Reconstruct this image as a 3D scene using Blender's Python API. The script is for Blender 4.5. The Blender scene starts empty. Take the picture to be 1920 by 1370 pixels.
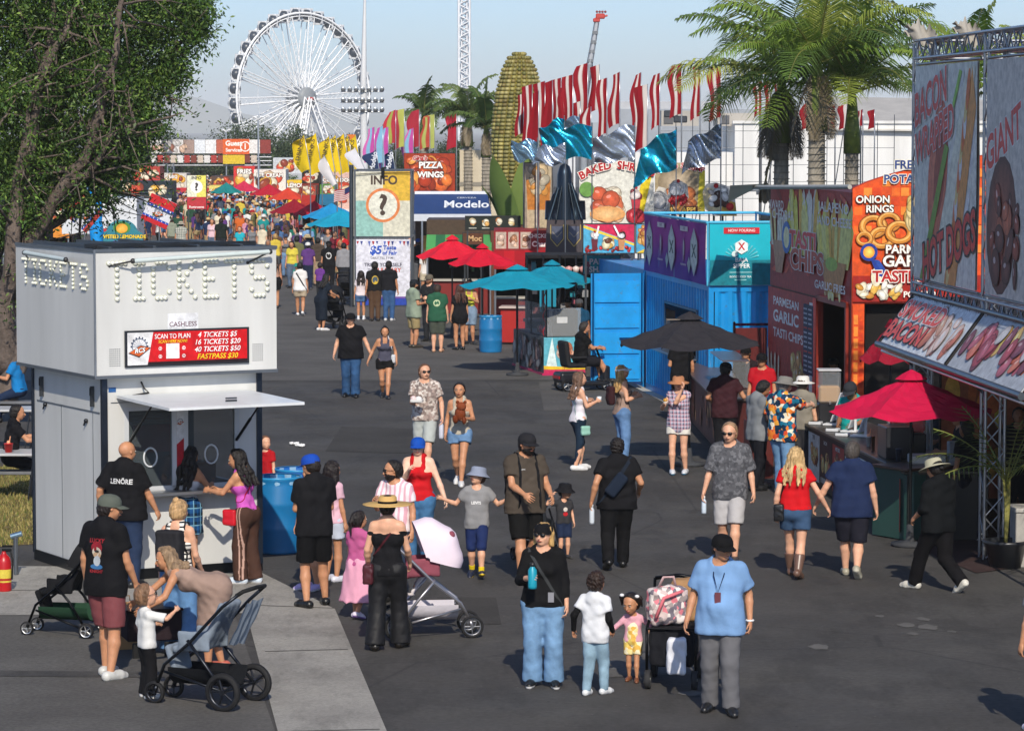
import bpy,math,random,colorsys
import numpy as np
from mathutils import Vector,Matrix
from mathutils.bvhtree import BVHTree
random.seed(7);np.random.seed(7)
SC=bpy.context.scene
COL=SC.collection
FPX,UC,VC,HCAM=6000.0,960.0,685.0,5.75
PITCH=math.atan(450.0/FPX)
cam_d=bpy.data.cameras.new("camera");cam=bpy.data.objects.new("camera",cam_d);COL.objects.link(cam)
cam_d.sensor_width=36.0;cam_d.lens=36.0*FPX/1920.0
cam_d.clip_start=0.5;cam_d.clip_end=30000
cam.location=(0,0,HCAM);cam.rotation_euler=(math.pi/2-PITCH,0,0)
SC.camera=cam
SUN_EL,SUN_AZ=36.0,5.0
w=bpy.data.worlds.new("World");SC.world=w;w.use_nodes=True
nt=w.node_tree;nt.nodes.clear()
sky=nt.nodes.new("ShaderNodeTexSky");sky.sky_type='NISHITA';sky.sun_disc=False
sky.sun_elevation=math.radians(SUN_EL);sky.sun_rotation=math.radians(180-SUN_AZ)
sky.air_density=1.0;sky.dust_density=10.0;sky.ozone_density=5.2;sky.altitude=3000
bg=nt.nodes.new("ShaderNodeBackground");bg.inputs[1].default_value=0.13
wo=nt.nodes.new("ShaderNodeOutputWorld")
nt.links.new(sky.outputs[0],bg.inputs[0]);nt.links.new(bg.outputs[0],wo.inputs[0])
sd=bpy.data.lights.new("sun",'SUN');sun=bpy.data.objects.new("sun",sd);COL.objects.link(sun)
sd.energy=3.9;sd.angle=math.radians(0.53);sd.color=(1.0,0.91,0.77)
el,az=math.radians(SUN_EL),math.radians(SUN_AZ)
sdir=Vector((-math.sin(az)*math.cos(el),math.cos(az)*math.cos(el),-math.sin(el)))
sun.rotation_euler=sdir.to_track_quat('-Z','Y').to_euler();sun.location=(10,-30,40)
SC.view_settings.view_transform='Standard';SC.view_settings.look='None'
SC.view_settings.exposure=0.12;SC.view_settings.gamma=1.0
SC.cycles.max_bounces=6;SC.cycles.diffuse_bounces=3;SC.cycles.glossy_bounces=3
SC.cycles.transparent_max_bounces=8;SC.cycles.transmission_bounces=3;SC.cycles.volume_bounces=0
SC.cycles.use_adaptive_sampling=True;SC.cycles.adaptive_threshold=0.02
SC.cycles.use_denoising=True;SC.cycles.caustics_reflective=False;SC.cycles.caustics_refractive=False
_cp,_sp=math.cos(PITCH),math.sin(PITCH)
def ray(u,v):
 x=(u-UC)/FPX;y=(VC-v)/FPX
 return np.array([x,_cp+y*_sp,-_sp+y*_cp])
def P(u,v,z=0.0):
 r=ray(u,v);t=(z-HCAM)/r[2]
 return np.array([r[0]*t,r[1]*t,z])
def Q(u,v,Y):
 r=ray(u,v);t=Y/r[1]
 return np.array([r[0]*t,Y,HCAM+r[2]*t])
def S(Y):return FPX/Y
def V3(*a):return np.array(a if len(a)>1 else a[0],float)
def nrm(a):
 a=np.asarray(a,float);n=np.linalg.norm(a)
 return a/n if n>1e-9 else a
def lin(h):
 if not isinstance(h,str):return tuple(h)
 h=h.lstrip('#');o=[]
 if len(h)==3:h=''.join(c*2 for c in h)
 for i in(0,2,4):
  x=int(h[i:i+2],16)/255
  o.append(x/12.92 if x<=.04045 else((x+.055)/1.055)**2.4)
 return tuple(o)
MATS={}
def N(t,kind,**kw):
 n=t.nodes.new(kind)
 for k,v in kw.items():
  if k.startswith('i_'):
   n.inputs[k[2:].replace('_',' ')].default_value=v
  else:setattr(n,k,v)
 return n
def newmat(name,rough=.7,metal=0,spec=.35,**kw):
 m=bpy.data.materials.new(name);m.use_nodes=True;t=m.node_tree
 b=t.nodes['Principled BSDF']
 b.inputs['Roughness'].default_value=rough;b.inputs['Metallic'].default_value=metal
 b.inputs['Specular IOR Level'].default_value=spec
 for k,v in kw.items():b.inputs[k.replace('_',' ')].default_value=v
 MATS[name]=m
 return m,t,b
def mix(t,a,b,fac,mode='MIX'):
 m=t.nodes.new('ShaderNodeMix');m.data_type='RGBA';m.blend_type=mode
 for sock,val in((m.inputs[0],fac),(m.inputs[6],a),(m.inputs[7],b)):
  if isinstance(val,(int,float)):sock.default_value=val
  elif isinstance(val,tuple):sock.default_value=(*val[:3],1)
  else:t.links.new(val,sock)
 return m.outputs[2]
def mth(t,op,a,b=None,c=None):
 m=t.nodes.new('ShaderNodeMath');m.operation=op
 for i,v in enumerate((a,b,c)):
  if v is None:continue
  if isinstance(v,(int,float)):m.inputs[i].default_value=v
  else:t.links.new(v,m.inputs[i])
 return m.outputs[0]
def noise(t,scale,detail=3,rough=.6,vec=None,sx=None):
 n=t.nodes.new('ShaderNodeTexNoise');n.inputs['Scale'].default_value=scale
 n.inputs['Detail'].default_value=detail;n.inputs['Roughness'].default_value=rough
 if vec is None:
  tc=t.nodes.new('ShaderNodeTexCoord');vec=tc.outputs['Object']
 if sx:
  mp=t.nodes.new('ShaderNodeMapping');mp.inputs['Scale'].default_value=sx
  t.links.new(vec,mp.inputs[0]);vec=mp.outputs[0]
 t.links.new(vec,n.inputs['Vector'])
 return n.outputs[0]
def ramp(t,fac,*stops):
 r=t.nodes.new('ShaderNodeValToRGB');t.links.new(fac,r.inputs[0])
 e=r.color_ramp.elements
 while len(e)<len(stops):e.new(.5)
 for el_,(p,c)in zip(e,stops):
  el_.position=p;el_.color=(*lin(c),1)if isinstance(c,str)else(c,c,c,1)if isinstance(c,(int,float))else(*c,1)
 return r.outputs[0]
def basecol(t):
 a=N(t,'ShaderNodeAttribute',attribute_name='Col');o=t.nodes.new('ShaderNodeObjectInfo')
 return mix(t,a.outputs['Color'],o.outputs['Color'],1.0,'MULTIPLY')
def bump(t,b,h,strength=.3,dist=.02):
 n=t.nodes.new('ShaderNodeBump');n.inputs['Strength'].default_value=strength;n.inputs['Distance'].default_value=dist
 t.links.new(h,n.inputs['Height']);t.links.new(n.outputs[0],b.inputs['Normal'])
def vary(t,col,scale,lo,hi,detail=4,sx=None):
 f=ramp(t,noise(t,scale,detail,sx=sx),(.3,lo),(.7,hi))
 return mix(t,col,f,1.0,'MULTIPLY')
def simple(name,rough,vs=None,lo=.85,hi=1.08,bmp=None,sx=None,**kw):
 m,t,b=newmat(name,rough,**kw)
 c=basecol(t)
 if vs:c=vary(t,c,vs,lo,hi,sx=sx)
 t.links.new(c,b.inputs['Base Color'])
 if bmp:bump(t,b,noise(t,bmp[0],4),bmp[1],bmp[2])
 return m
simple('paint',.45,1.3,.88,1.06)
simple('panel',.35,1.6,.84,1.05,sx=(1,1,.12),spec=.5)
simple('print',.55,9,.72,1.18,spec=.3)
simple('metal',.35,3,.8,1.05,metal=.85)
simple('chrome',.12,None,metal=1.0)
simple('plastic',.35,3,.9,1.05,spec=.5)
simple('rubber',.75,6,.85,1.1)
simple('cloth',.85,3,.84,1.08,bmp=(12,.35,.02),spec=.12)
simple('satin',.6,5,.8,1.15,bmp=(14,.4,.02),spec=.3)
simple('canvas',.8,2,.9,1.06,spec=.2)
simple('foil',.22,3,.8,1.1,metal=.75,bmp=(2.2,.5,.08))
simple('kernel',.45,1.3,.55,1.25,spec=.4)
simple('wood',.6,3,.7,1.1,sx=(1,1,.15))
simple('bulb',.25,None,spec=.6)
simple('dull',.9,4,.8,1.1)
m,t,b=newmat('skin',.5,spec=.4);c=vary(t,basecol(t),14,.9,1.08);t.links.new(c,b.inputs['Base Color'])
b.inputs['Subsurface Weight'].default_value=.12;b.inputs['Subsurface Radius'].default_value=(.012,.005,.003)
m,t,b=newmat('hair',.5,spec=.4);c=vary(t,basecol(t),30,.45,1.5,sx=(1,1,.15));t.links.new(c,b.inputs['Base Color'])
bump(t,b,noise(t,60,3,sx=(1,1,.12)),.9,.02)
m,t,b=newmat('denim',.85,spec=.15)
c=mix(t,basecol(t),ramp(t,noise(t,4,5),(.35,.72),(.7,1.35)),1.0,'MULTIPLY');t.links.new(c,b.inputs['Base Color'])
bump(t,b,noise(t,9,4,sx=(1,1,.6)),.4,.02)
m,t,b=newmat('glass_pane',.04,spec=.5);b.inputs['Base Color'].default_value=(.03,.035,.04,1)
m,t,b=newmat('clear',.03,spec=.5);b.inputs['Base Color'].default_value=(.8,.85,.88,1);b.inputs['Alpha'].default_value=.14
m,t,b=newmat('tint',.05,spec=.5);b.inputs['Base Color'].default_value=(.09,.11,.12,1);b.inputs['Alpha'].default_value=.45
m,t,b=newmat('liquid',.15,spec=.5);t.links.new(basecol(t),b.inputs['Base Color']);b.inputs['Alpha'].default_value=.9
m,t,b=newmat('leaf',.45,spec=.35);c=vary(t,basecol(t),.8,.75,1.25);t.links.new(c,b.inputs['Base Color'])
b.inputs['Transmission Weight'].default_value=0;
tr=t.nodes.new('ShaderNodeBsdfTranslucent');t.links.new(c,tr.inputs[0]);ms=t.nodes.new('ShaderNodeMixShader');ms.inputs[0].default_value=.3
t.links.new(b.outputs[0],ms.inputs[1]);t.links.new(tr.outputs[0],ms.inputs[2]);t.links.new(ms.outputs[0],t.nodes['Material Output'].inputs[0])
m,t,b=newmat('bark',.9);c=vary(t,basecol(t),5,.55,1.3,sx=(1,1,.3));t.links.new(c,b.inputs['Base Color']);bump(t,b,noise(t,9,5),.8,.05)
def objvec(t):
 return t.nodes.new('ShaderNodeTexCoord').outputs['Object']
def plaid(name,c0,c1,c2,sc):
 m,t,b=newmat(name,.85,spec=.15);s=t.nodes.new('ShaderNodeSeparateXYZ');t.links.new(objvec(t),s.inputs[0])
 def st(x,k,w):return mth(t,'LESS_THAN',mth(t,'FRACT',mth(t,'MULTIPLY',x,k)),w)
 xy=mth(t,'ADD',s.outputs[0],mth(t,'MULTIPLY',s.outputs[1],.7))
 a=mth(t,'MULTIPLY',mth(t,'ADD',st(xy,sc,.5),st(s.outputs[2],sc,.5)),.5)
 col=mix(t,lin(c0),lin(c1),a)
 l=mth(t,'MAXIMUM',st(xy,sc,.12),st(s.outputs[2],sc,.12))
 t.links.new(mix(t,col,lin(c2),mth(t,'MULTIPLY',l,.8)),b.inputs['Base Color']);return m
plaid('plaid_blue','#1d4f86','#10202f','#79a9c0',9)
plaid('plaid_grey','#b9b4c4','#3e4560','#e0a0a8',16)
plaid('plaid_pale','#c9c4b8','#6e7d78','#38423f',14)
def stripes(name,c0,c1,sc,w=.35,axis=2):
 m,t,b=newmat(name,.85,spec=.15);s=t.nodes.new('ShaderNodeSeparateXYZ');t.links.new(objvec(t),s.inputs[0])
 a=mth(t,'LESS_THAN',mth(t,'FRACT',mth(t,'MULTIPLY',s.outputs[axis],sc)),w)
 t.links.new(mix(t,lin(c0),lin(c1),a),b.inputs['Base Color']);return m
stripes('stripe_bw','#e4e0d8','#22242c',20)
stripes('stripe_pink','#e9dcdf','#d9a7b4',16,.4,0)
def blotch(name,sc,*cols,rough=.8):
 m,t,b=newmat(name,rough,spec=.15);v=t.nodes.new('ShaderNodeTexVoronoi');v.inputs['Scale'].default_value=sc
 t.links.new(objvec(t),v.inputs['Vector']);s=t.nodes.new('ShaderNodeSeparateColor');t.links.new(v.outputs['Color'],s.inputs[0])
 n=len(cols);r=ramp(t,s.outputs[0],*[(i/n,c)for i,c in enumerate(cols)])
 r.node.color_ramp.interpolation='CONSTANT';t.links.new(r,b.inputs['Base Color']);return m
blotch('aloha',16,'#123048','#e07a30','#1d6f8e','#e8dfc8','#d2502c','#183a5c','#e2a040')
blotch('floral_grey',26,'#b7aca4','#8f7f78','#cfc7bf','#a5938b','#7e716c')
blotch('floral_dark',30,'#5a5b60','#4a4b50','#6c6d72','#535459')
blotch('check_yellow',24,'#e6c96a','#f0e6c4','#e2b457','#eddc9c')
blotch('bag_print',22,'#c9b7b4','#9a8f8e','#d87f8a','#e6dcd6','#77707a')
blotch('pack_print',18,'#aab8d8','#e5e8f2','#c9a9c8','#7f93c4')
blotch('camo_wrap',5,'#3a3a3e','#26262a','#4b3d3a','#303236')
def link(o,parent=None):
 COL.objects.link(o)
 if parent is not None:o.parent=parent
 return o
def tag(o,label=None,cat=None,group=None,kind=None):
 if label:o['label']=label
 if cat:o['category']=cat
 if group:o['group']=group
 if kind:o['kind']=kind
 return o
def empty(name,loc,rz=0,label=None,cat=None,group=None):
 o=bpy.data.objects.new(name,None);link(o);o.empty_display_size=.2
 o.location=tuple(loc);o.rotation_euler=(0,0,rz)
 return tag(o,label,cat,group)
def mkmesh(name,V,F,mats,cols=None,midx=None,smooth=True):
 me=bpy.data.meshes.new(name)
 V=np.asarray(V,np.float32)
 me.vertices.add(len(V));me.vertices.foreach_set('co',V.ravel())
 if isinstance(F,np.ndarray):
  n,k=F.shape;tot=np.full(n,k,np.int32);flat=F.ravel().astype(np.int32)
 else:
  tot=np.array([len(f)for f in F],np.int32);flat=np.array([i for f in F for i in f],np.int32);n=len(F)
 me.loops.add(len(flat));me.loops.foreach_set('vertex_index',flat)
 me.polygons.add(n);st=np.zeros(n,np.int32)
 if n:st[1:]=np.cumsum(tot)[:-1]
 me.polygons.foreach_set('loop_start',st);me.polygons.foreach_set('loop_total',tot)
 if midx is not None:me.polygons.foreach_set('material_index',np.asarray(midx,np.int32))
 me.polygons.foreach_set('use_smooth',np.full(n,smooth,bool)if isinstance(smooth,bool)else np.asarray(smooth,bool))
 for m in(mats if isinstance(mats,(list,tuple))else[mats]):me.materials.append(MATS[m])
 a=me.color_attributes.new('Col','FLOAT_COLOR','POINT')
 c=np.ones((len(V),4),np.float32)
 if cols is not None:c[:,:3]=cols
 a.data.foreach_set('color',c.ravel())
 me.update(calc_edges=True);
 return me
def basis(d,up=(0,0,1)):
 d=nrm(d);u=np.asarray(up,float)
 if abs(np.dot(d,u))>.98:u=np.array([0,1.,0])
 x=nrm(np.cross(d,u));y=np.cross(x,d)
 return x,y,d
class MB:
 """collects shapes with a colour each; build() links them as one mesh"""
 def __init__(s):s.V=[];s.F=[];s.C=[];s.S=[];s.M=[];s.T=None;s.mi=0;s.c=(1,1,1)
 def col(s,c):s.c=lin(c);return s
 def frame(s,o=None,x=None,z=(0,0,1)):
  if o is None:s.T=None;return s
  x=nrm(x);z=nrm(z);y=np.cross(z,x);s.T=(np.asarray(o,float),np.array([x,y,z]));return s
 def add(s,V,F,smooth=False,c=None,local=True):
  V=np.asarray(V,float).reshape(-1,3)
  if s.T is not None and local:V=s.T[0]+V@s.T[1]
  n=len(s.V);s.V.extend(V.tolist());s.C.extend([lin(c)if c is not None else s.c]*len(V))
  s.F.extend([[i+n for i in f]for f in F]);s.S.extend([smooth]*len(F));s.M.extend([s.mi]*len(F));return s
 def box(s,lo,hi,c=None):
  x0,y0,z0=lo;x1,y1,z1=hi
  V=[(x,y,z)for z in(z0,z1)for y in(y0,y1)for x in(x0,x1)]
  return s.add(V,[(0,2,3,1),(4,5,7,6),(0,1,5,4),(2,6,7,3),(0,4,6,2),(1,3,7,5)],False,c)
 def bbox(s,lo,hi,b=.01,c=None):
  lo,hi=np.minimum(lo,hi)*1.0,np.maximum(lo,hi)*1.0;b=min(b,*(hi-lo)/2.01);V=[];idx={}
  for sx in(0,1):
   for sy in(0,1):
    for sz in(0,1):
     q=np.array([(lo,hi)[k][i]for i,k in enumerate((sx,sy,sz))]);sg=np.array([1-2*sx,1-2*sy,1-2*sz])*b
     for ax in range(3):
      p=q+sg;p[ax]=q[ax];idx[sx,sy,sz,ax]=len(V);V.append(p)
  F=[]
  for ax in range(3):
   o=[i for i in range(3)if i!=ax]
   for sd in(0,1):
    f=[]
    for a,b_ in((0,0),(1,0),(1,1),(0,1)):
     k=[0,0,0];k[ax]=sd;k[o[0]]=a;k[o[1]]=b_;f.append(idx[(*k,ax)])
    F.append(f if(sd==1)^(ax==1)else f[::-1])
   for a in(0,1):
    for b_ in(0,1):
     k0=[0,0,0];k0[o[0]]=a;k0[o[1]]=b_;k1=list(k0);k1[ax]=1
     F.append([idx[(*k0,o[0])],idx[(*k1,o[0])],idx[(*k1,o[1])],idx[(*k0,o[1])]])
  for sx in(0,1):
   for sy in(0,1):
    for sz in(0,1):F.append([idx[sx,sy,sz,a]for a in range(3)])
  return s.add(V,F,False,c)
 def tube(s,a,b,r,r2=None,n=8,cap=True,c=None,smooth=True):
  a=np.asarray(a,float);b=np.asarray(b,float);r2=r if r2 is None else r2
  x,y,d=basis(b-a);th=np.arange(n)*2*math.pi/n
  ring=np.outer(np.cos(th),x)+np.outer(np.sin(th),y)
  V=np.vstack([a+ring*r,b+ring*r2])
  F=[(i,(i+1)%n,n+(i+1)%n,n+i)for i in range(n)]
  s.add(V,F,smooth,c)
  if cap:s.add(V[:n],[tuple(range(n))[::-1]],False,c);s.add(V[n:],[tuple(range(n))],False,c)
  return s
 def path(s,pts,r,n=8,c=None,closed=False):
  pts=[np.asarray(p,float)for p in pts];m=len(pts);rs=r if hasattr(r,'__len__')else[r]*m
  V=[];x=None
  for i in range(m):
   if closed:d=nrm(pts[(i+1)%m]-pts[i-1])
   else:d=nrm(pts[min(i+1,m-1)]-pts[max(i-1,0)])
   if x is None:x,y,_=basis(d)
   else:x=nrm(x-d*np.dot(x,d));y=np.cross(x,d)
   if x is not None:y=np.cross(d,x)
   th=np.arange(n)*2*math.pi/n
   V.append(pts[i]+(np.outer(np.cos(th),x)+np.outer(np.sin(th),y))*rs[i])
  F=[]
  for i in range(m if closed else m-1):
   j=(i+1)%m
   for k in range(n):F.append((i*n+k,i*n+(k+1)%n,j*n+(k+1)%n,j*n+k))
  if not closed:F.append(tuple(range(n))[::-1]);F.append(tuple((m-1)*n+k for k in range(n)))
  return s.add(np.vstack(V),F,True,c)
 def lathe(s,prof,o=(0,0,0),n=24,c=None,ax=None,smooth=True,sx=1,sy=1):
  o=np.asarray(o,float);th=np.arange(n)*2*math.pi/n;V=[]
  if ax is None:X,Y,Z=np.eye(3)
  else:X,Y,Z=basis(ax)
  for r,z in prof:V.append(o+np.outer(np.cos(th)*r*sx,X)+np.outer(np.sin(th)*r*sy,Y)+Z*z)
  F=[]
  for i in range(len(prof)-1):
   for k in range(n):F.append((i*n+k,i*n+(k+1)%n,(i+1)*n+(k+1)%n,(i+1)*n+k))
  return s.add(np.vstack(V),F,smooth,c)
 def quad(s,a,b,c_,d,c=None):return s.add([a,b,c_,d],[(0,1,2,3)],False,c)
 def sheet(s,fn,nu,nv,c=None,cf=None,smooth=True):
  V=[];C=[]
  for j in range(nv+1):
   for i in range(nu+1):
    V.append(fn(i/nu,j/nv));C.append(cf(i/nu,j/nv)if cf else None)
  F=[(j*(nu+1)+i,j*(nu+1)+i+1,(j+1)*(nu+1)+i+1,(j+1)*(nu+1)+i)for j in range(nv)for i in range(nu)]
  n=len(s.C);s.add(V,F,smooth,c)
  if cf:s.C[n:]=[lin(k)for k in C]
  return s
 def ell(s,o,r,n=12,c=None,m=8):
  o=np.asarray(o,float);r=np.asarray(r,float)*np.ones(3);V=[]
  for j in range(m+1):
   ph=math.pi*j/m
   for i in range(n):V.append(o+r*(math.sin(ph)*math.cos(2*math.pi*i/n),math.sin(ph)*math.sin(2*math.pi*i/n),-math.cos(ph)))
  F=[(j*n+i,j*n+(i+1)%n,(j+1)*n+(i+1)%n,(j+1)*n+i)for j in range(m)for i in range(n)]
  return s.add(V,F,True,c)
 def prism(s,poly,y0,y1,c=None):
  n=len(poly);V=[(x,y0,z)for x,z in poly]+[(x,y1,z)for x,z in poly]
  F=[tuple(range(n)),tuple(range(n,2*n))[::-1]]+[(i,n+i,n+(i+1)%n,(i+1)%n)for i in range(n)]
  return s.add(V,F,False,c)
 def mesh(s,name,mat,shift=None):
  V=np.asarray(s.V,float).reshape(-1,3)
  if shift is not None:V=V-np.asarray(shift)
  return mkmesh(name,V,s.F,mat,np.asarray(s.C).reshape(-1,3),s.M,s.S if s.S else True)
 def build(s,name,mat,parent=None,shift=None,**tags):
  """vertices are in the parent's local space (or world if no parent); shift sets the origin"""
  o=bpy.data.objects.new(name,s.mesh(name,mat,shift));link(o,parent)
  if shift is not None:o.location=tuple(shift)
  return tag(o,**tags)
_TX={}
def textgeo(txt,size=1.0,bold=0.0,shear=0.0,sx=1.0,align='CENTER',space=1.0):
 key=(txt,bold,shear,align,space)
 if key not in _TX:
  cu=bpy.data.curves.new('t','FONT');cu.body=txt;cu.size=1;cu.offset=bold;cu.shear=shear;cu.align_x=align;cu.align_y='CENTER'
  cu.resolution_u=3;cu.space_character=space
  o=bpy.data.objects.new('t',cu);COL.objects.link(o);dg=bpy.context.evaluated_depsgraph_get()
  me=bpy.data.meshes.new_from_object(o.evaluated_get(dg));me.calc_loop_triangles()
  V=np.array([v.co[:]for v in me.vertices]).reshape(-1,3);F=[tuple(t_.vertices)for t_ in me.loop_triangles]
  bpy.data.objects.remove(o);bpy.data.curves.remove(cu);bpy.data.meshes.remove(me)
  _TX[key]=(V,F)
 V,F=_TX[key];V=V*size;V[:,0]*=sx
 return V,F
class Art:
 """a printed picture: flat shapes layered 1.2 mm apart on a panel. local x right, z up, -y towards the viewer"""
 def __init__(s,o,x,z=(0,0,1),w=1,h=1,step=.0003):
  s.m=MB();s.o=np.asarray(o,float);s.x=nrm(x);s.z=nrm(z);s.y=np.cross(s.z,s.x);s.w=w;s.h=h;s.k=1;s.step=step
 def _p(s,pts):return[s.o+s.x*p[0]+s.z*p[1]-s.y*s.k*s.step for p in pts]
 def poly(s,pts,c,c2=None):
  s.k+=1;s.m.add(s._p(pts),[tuple(range(len(pts)))],False,c);return s
 def rect(s,x0,z0,x1,z1,c):return s.poly([(x0,z0),(x1,z0),(x1,z1),(x0,z1)],c)
 def ell(s,cx,cz,rx,rz,c,rot=0,c2=None,n=18,a0=0,a1=360):
  s.k+=1;th=np.radians(np.linspace(a0,a1,n+1));ca,sa=math.cos(math.radians(rot)),math.sin(math.radians(rot))
  pts=[(cx,cz)]+[(cx+ca*rx*math.cos(t)-sa*rz*math.sin(t),cz+sa*rx*math.cos(t)+ca*rz*math.sin(t))for t in th]
  b=len(s.m.V);s.m.add(s._p(pts),[(0,i,i+1)for i in range(1,n+1)],False,c)
  if c2 is not None:s.m.C[b]=lin(c2)
  return s
 def ring(s,cx,cz,r0,r1,c,n=24,sx=1):
  s.k+=1;P_=[]
  for i in range(n+1):
   t=2*math.pi*i/n;P_+=[(cx+r0*sx*math.cos(t),cz+r0*math.sin(t)),(cx+r1*sx*math.cos(t),cz+r1*math.sin(t))]
  s.m.add(s._p(P_),[(2*i,2*i+1,2*i+3,2*i+2)for i in range(n)],False,c);return s
 def line(s,pts,wd,c):
  s.k+=1
  for a,b in zip(pts[:-1],pts[1:]):
   a=np.array(a,float);b=np.array(b,float);d=nrm(b-a);n_=np.array([-d[1],d[0]])*wd/2
   s.m.add(s._p([a-n_,b-n_,b+n_,a+n_]),[(0,1,2,3)],False,c)
  return s
 def text(s,txt,cx,cz,size,c,bold=.02,shear=0,sx=1,out=None,align='CENTER',rot=0,arc=0,space=1.0,ow=.06):
  for b_,cc in(((bold+ow,out),)if out else())+((bold,c),):
   s.k+=1;V,F=textgeo(txt,size,b_,shear,sx,align,space);pts=V[:,:2].copy()
   if arc:pts[:,1]-=arc*pts[:,0]**2
   r=math.radians(rot);pts=pts@np.array([[math.cos(r),math.sin(r)],[-math.sin(r),math.cos(r)]])+(cx,cz)
   s.m.add(s._p(pts),F,False,cc)
  return s
 def build(s,name='printed_picture',parent=None,mat='print',gain=1):
  if gain!=1:s.m.C=[tuple(min(.8,k*gain+.004)for k in c)for c in s.m.C]
  if s.m.V:return s.m.build(name,mat,parent)
class Field:
 def __init__(s,lo,hi,h):
  s.h=h;s.lo=np.asarray(lo,float);n=np.ceil((np.asarray(hi,float)-s.lo)/h).astype(int)+1
  s.ax=[s.lo[i]+h*np.arange(n[i])for i in range(3)];s.F=np.full(n,9.0,np.float32)
 def _sub(s,lo,hi):
  sl=[]
  for i in range(3):
   a=max(0,int((lo[i]-s.lo[i])/s.h));b=min(len(s.ax[i]),int((hi[i]-s.lo[i])/s.h)+2)
   if b<=a:return None,None
   sl.append(slice(a,b))
  P_=np.stack(np.meshgrid(*[s.ax[i][sl[i]]for i in range(3)],indexing='ij'),-1)
  return tuple(sl),P_
 def _mrg(s,sl,d,k):
  f=s.F[sl]
  if k>0:
   h=np.clip(.5+.5*(f-d)/k,0,1);s.F[sl]=f*(1-h)+d*h-k*h*(1-h)
  else:s.F[sl]=np.minimum(f,d)
 def cone(s,a,b,ra,rb=None,k=.025,clips=(),sq=None):
  rb=ra if rb is None else rb;a=np.asarray(a,float);b=np.asarray(b,float);m=max(ra,rb)+k+2*s.h
  sl,p=s._sub(np.minimum(a,b)-m,np.maximum(a,b)+m)
  if sl is None:return s
  ab=b-a;t=np.clip(((p-a)@ab)/max(ab@ab,1e-9),0,1);v=p-a-t[...,None]*ab
  l2=(v*v).sum(-1)
  if sq is not None:
   n_,f=nrm(sq[0]),sq[1];vn=v@n_;l2=l2-vn**2+(vn*f)**2
  d=np.sqrt(l2)-(ra+(rb-ra)*t)
  for q,n_ in clips:d=np.maximum(d,(p-np.asarray(q))@nrm(n_))
  s._mrg(sl,d,k);return s
 def ell(s,c,r,R=None,k=.02,clips=()):
  c=np.asarray(c,float);r=np.asarray(r,float)*np.ones(3);m=max(r)+k+2*s.h
  sl,p=s._sub(c-m,c+m)
  if sl is None:return s
  q=p-c
  if R is not None:q=q@np.asarray(R).T
  q0=q/r;k0=np.sqrt((q0**2).sum(-1));k1=np.sqrt(((q0/r)**2).sum(-1))+1e-9
  d=k0*(k0-1)/k1
  for q_,n_ in clips:d=np.maximum(d,(p-np.asarray(q_))@nrm(n_))
  s._mrg(sl,d,k);return s
 def box(s,c,hs,R=None,rnd=.01,k=.01):
  c=np.asarray(c,float);hs=np.asarray(hs,float);m=np.linalg.norm(hs)+k+2*s.h
  sl,p=s._sub(c-m,c+m)
  if sl is None:return s
  q=p-c
  if R is not None:q=q@np.asarray(R).T
  q=np.abs(q)-hs+rnd;d=np.sqrt((np.maximum(q,0)**2).sum(-1))+np.minimum(q.max(-1),0)-rnd
  s._mrg(sl,d,k);return s
 def cut(s,q,n_):
  n_=nrm(n_);q=np.asarray(q,float)
  g=(s.ax[0][:,None,None]-q[0])*n_[0]+(s.ax[1][None,:,None]-q[1])*n_[1]+(s.ax[2][None,None,:]-q[2])*n_[2]
  s.F=np.maximum(s.F,g.astype(np.float32));return s
 def hole(s,c,r):
  X,Y,Z=s.ax
  g=np.sqrt((X[:,None,None]-c[0])**2+(Y[None,:,None]-c[1])**2+(Z[None,None,:]-c[2])**2)-r
  s.F=np.maximum(s.F,-g.astype(np.float32));return s
 def fold(s,amp,wl,seed=0,vert=1.0):
  rg=np.random.RandomState(seed);X,Y,Z=s.ax;g=0
  for i in range(5):
   k=rg.normal(size=3)*(1,1,vert);k=k/np.linalg.norm(k)*2*math.pi/(wl*rg.uniform(.6,1.5));ph=rg.uniform(0,6.28)
   g=g+np.sin(X[:,None,None]*k[0]+Y[None,:,None]*k[1]+Z[None,None,:]*k[2]+ph)
  s.F=s.F+(g*amp/2.2).astype(np.float32);return s
 def mesh(s):
  F=np.pad(s.F,1,constant_values=9.0);h=s.h;lo=s.lo-h;ins=F<0
  c=[ins[i:ins.shape[0]-1+i,j:ins.shape[1]-1+j,k:ins.shape[2]-1+k]for i in(0,1)for j in(0,1)for k in(0,1)]
  anyc=np.logical_or.reduce(c);allc=np.logical_and.reduce(c);act=anyc&~allc
  I=np.argwhere(act);
  if len(I)==0:return np.zeros((0,3)),np.zeros((0,4),int)
  vid=np.full(act.shape,-1,np.int64);vid[act]=np.arange(len(I))
  acc=np.zeros((len(I),3));cnt=np.zeros(len(I))
  cor=[(i,j,k)for i in(0,1)for j in(0,1)for k in(0,1)]
  val={q:F[I[:,0]+q[0],I[:,1]+q[1],I[:,2]+q[2]]for q in cor}
  for q in cor:
   for ax in range(3):
    if q[ax]==0:
     q2=list(q);q2[ax]=1;q2=tuple(q2);a,b=val[q],val[q2];m_=(a<0)!=(b<0)
     t=np.where(m_,a/np.where(m_,a-b,1),0);pt=np.tile(np.array(q,float),(len(I),1));pt[:,ax]+=t
     acc+=pt*m_[:,None];cnt+=m_
  V=lo+(I+acc/cnt[:,None])*h
  Fs=[]
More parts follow.
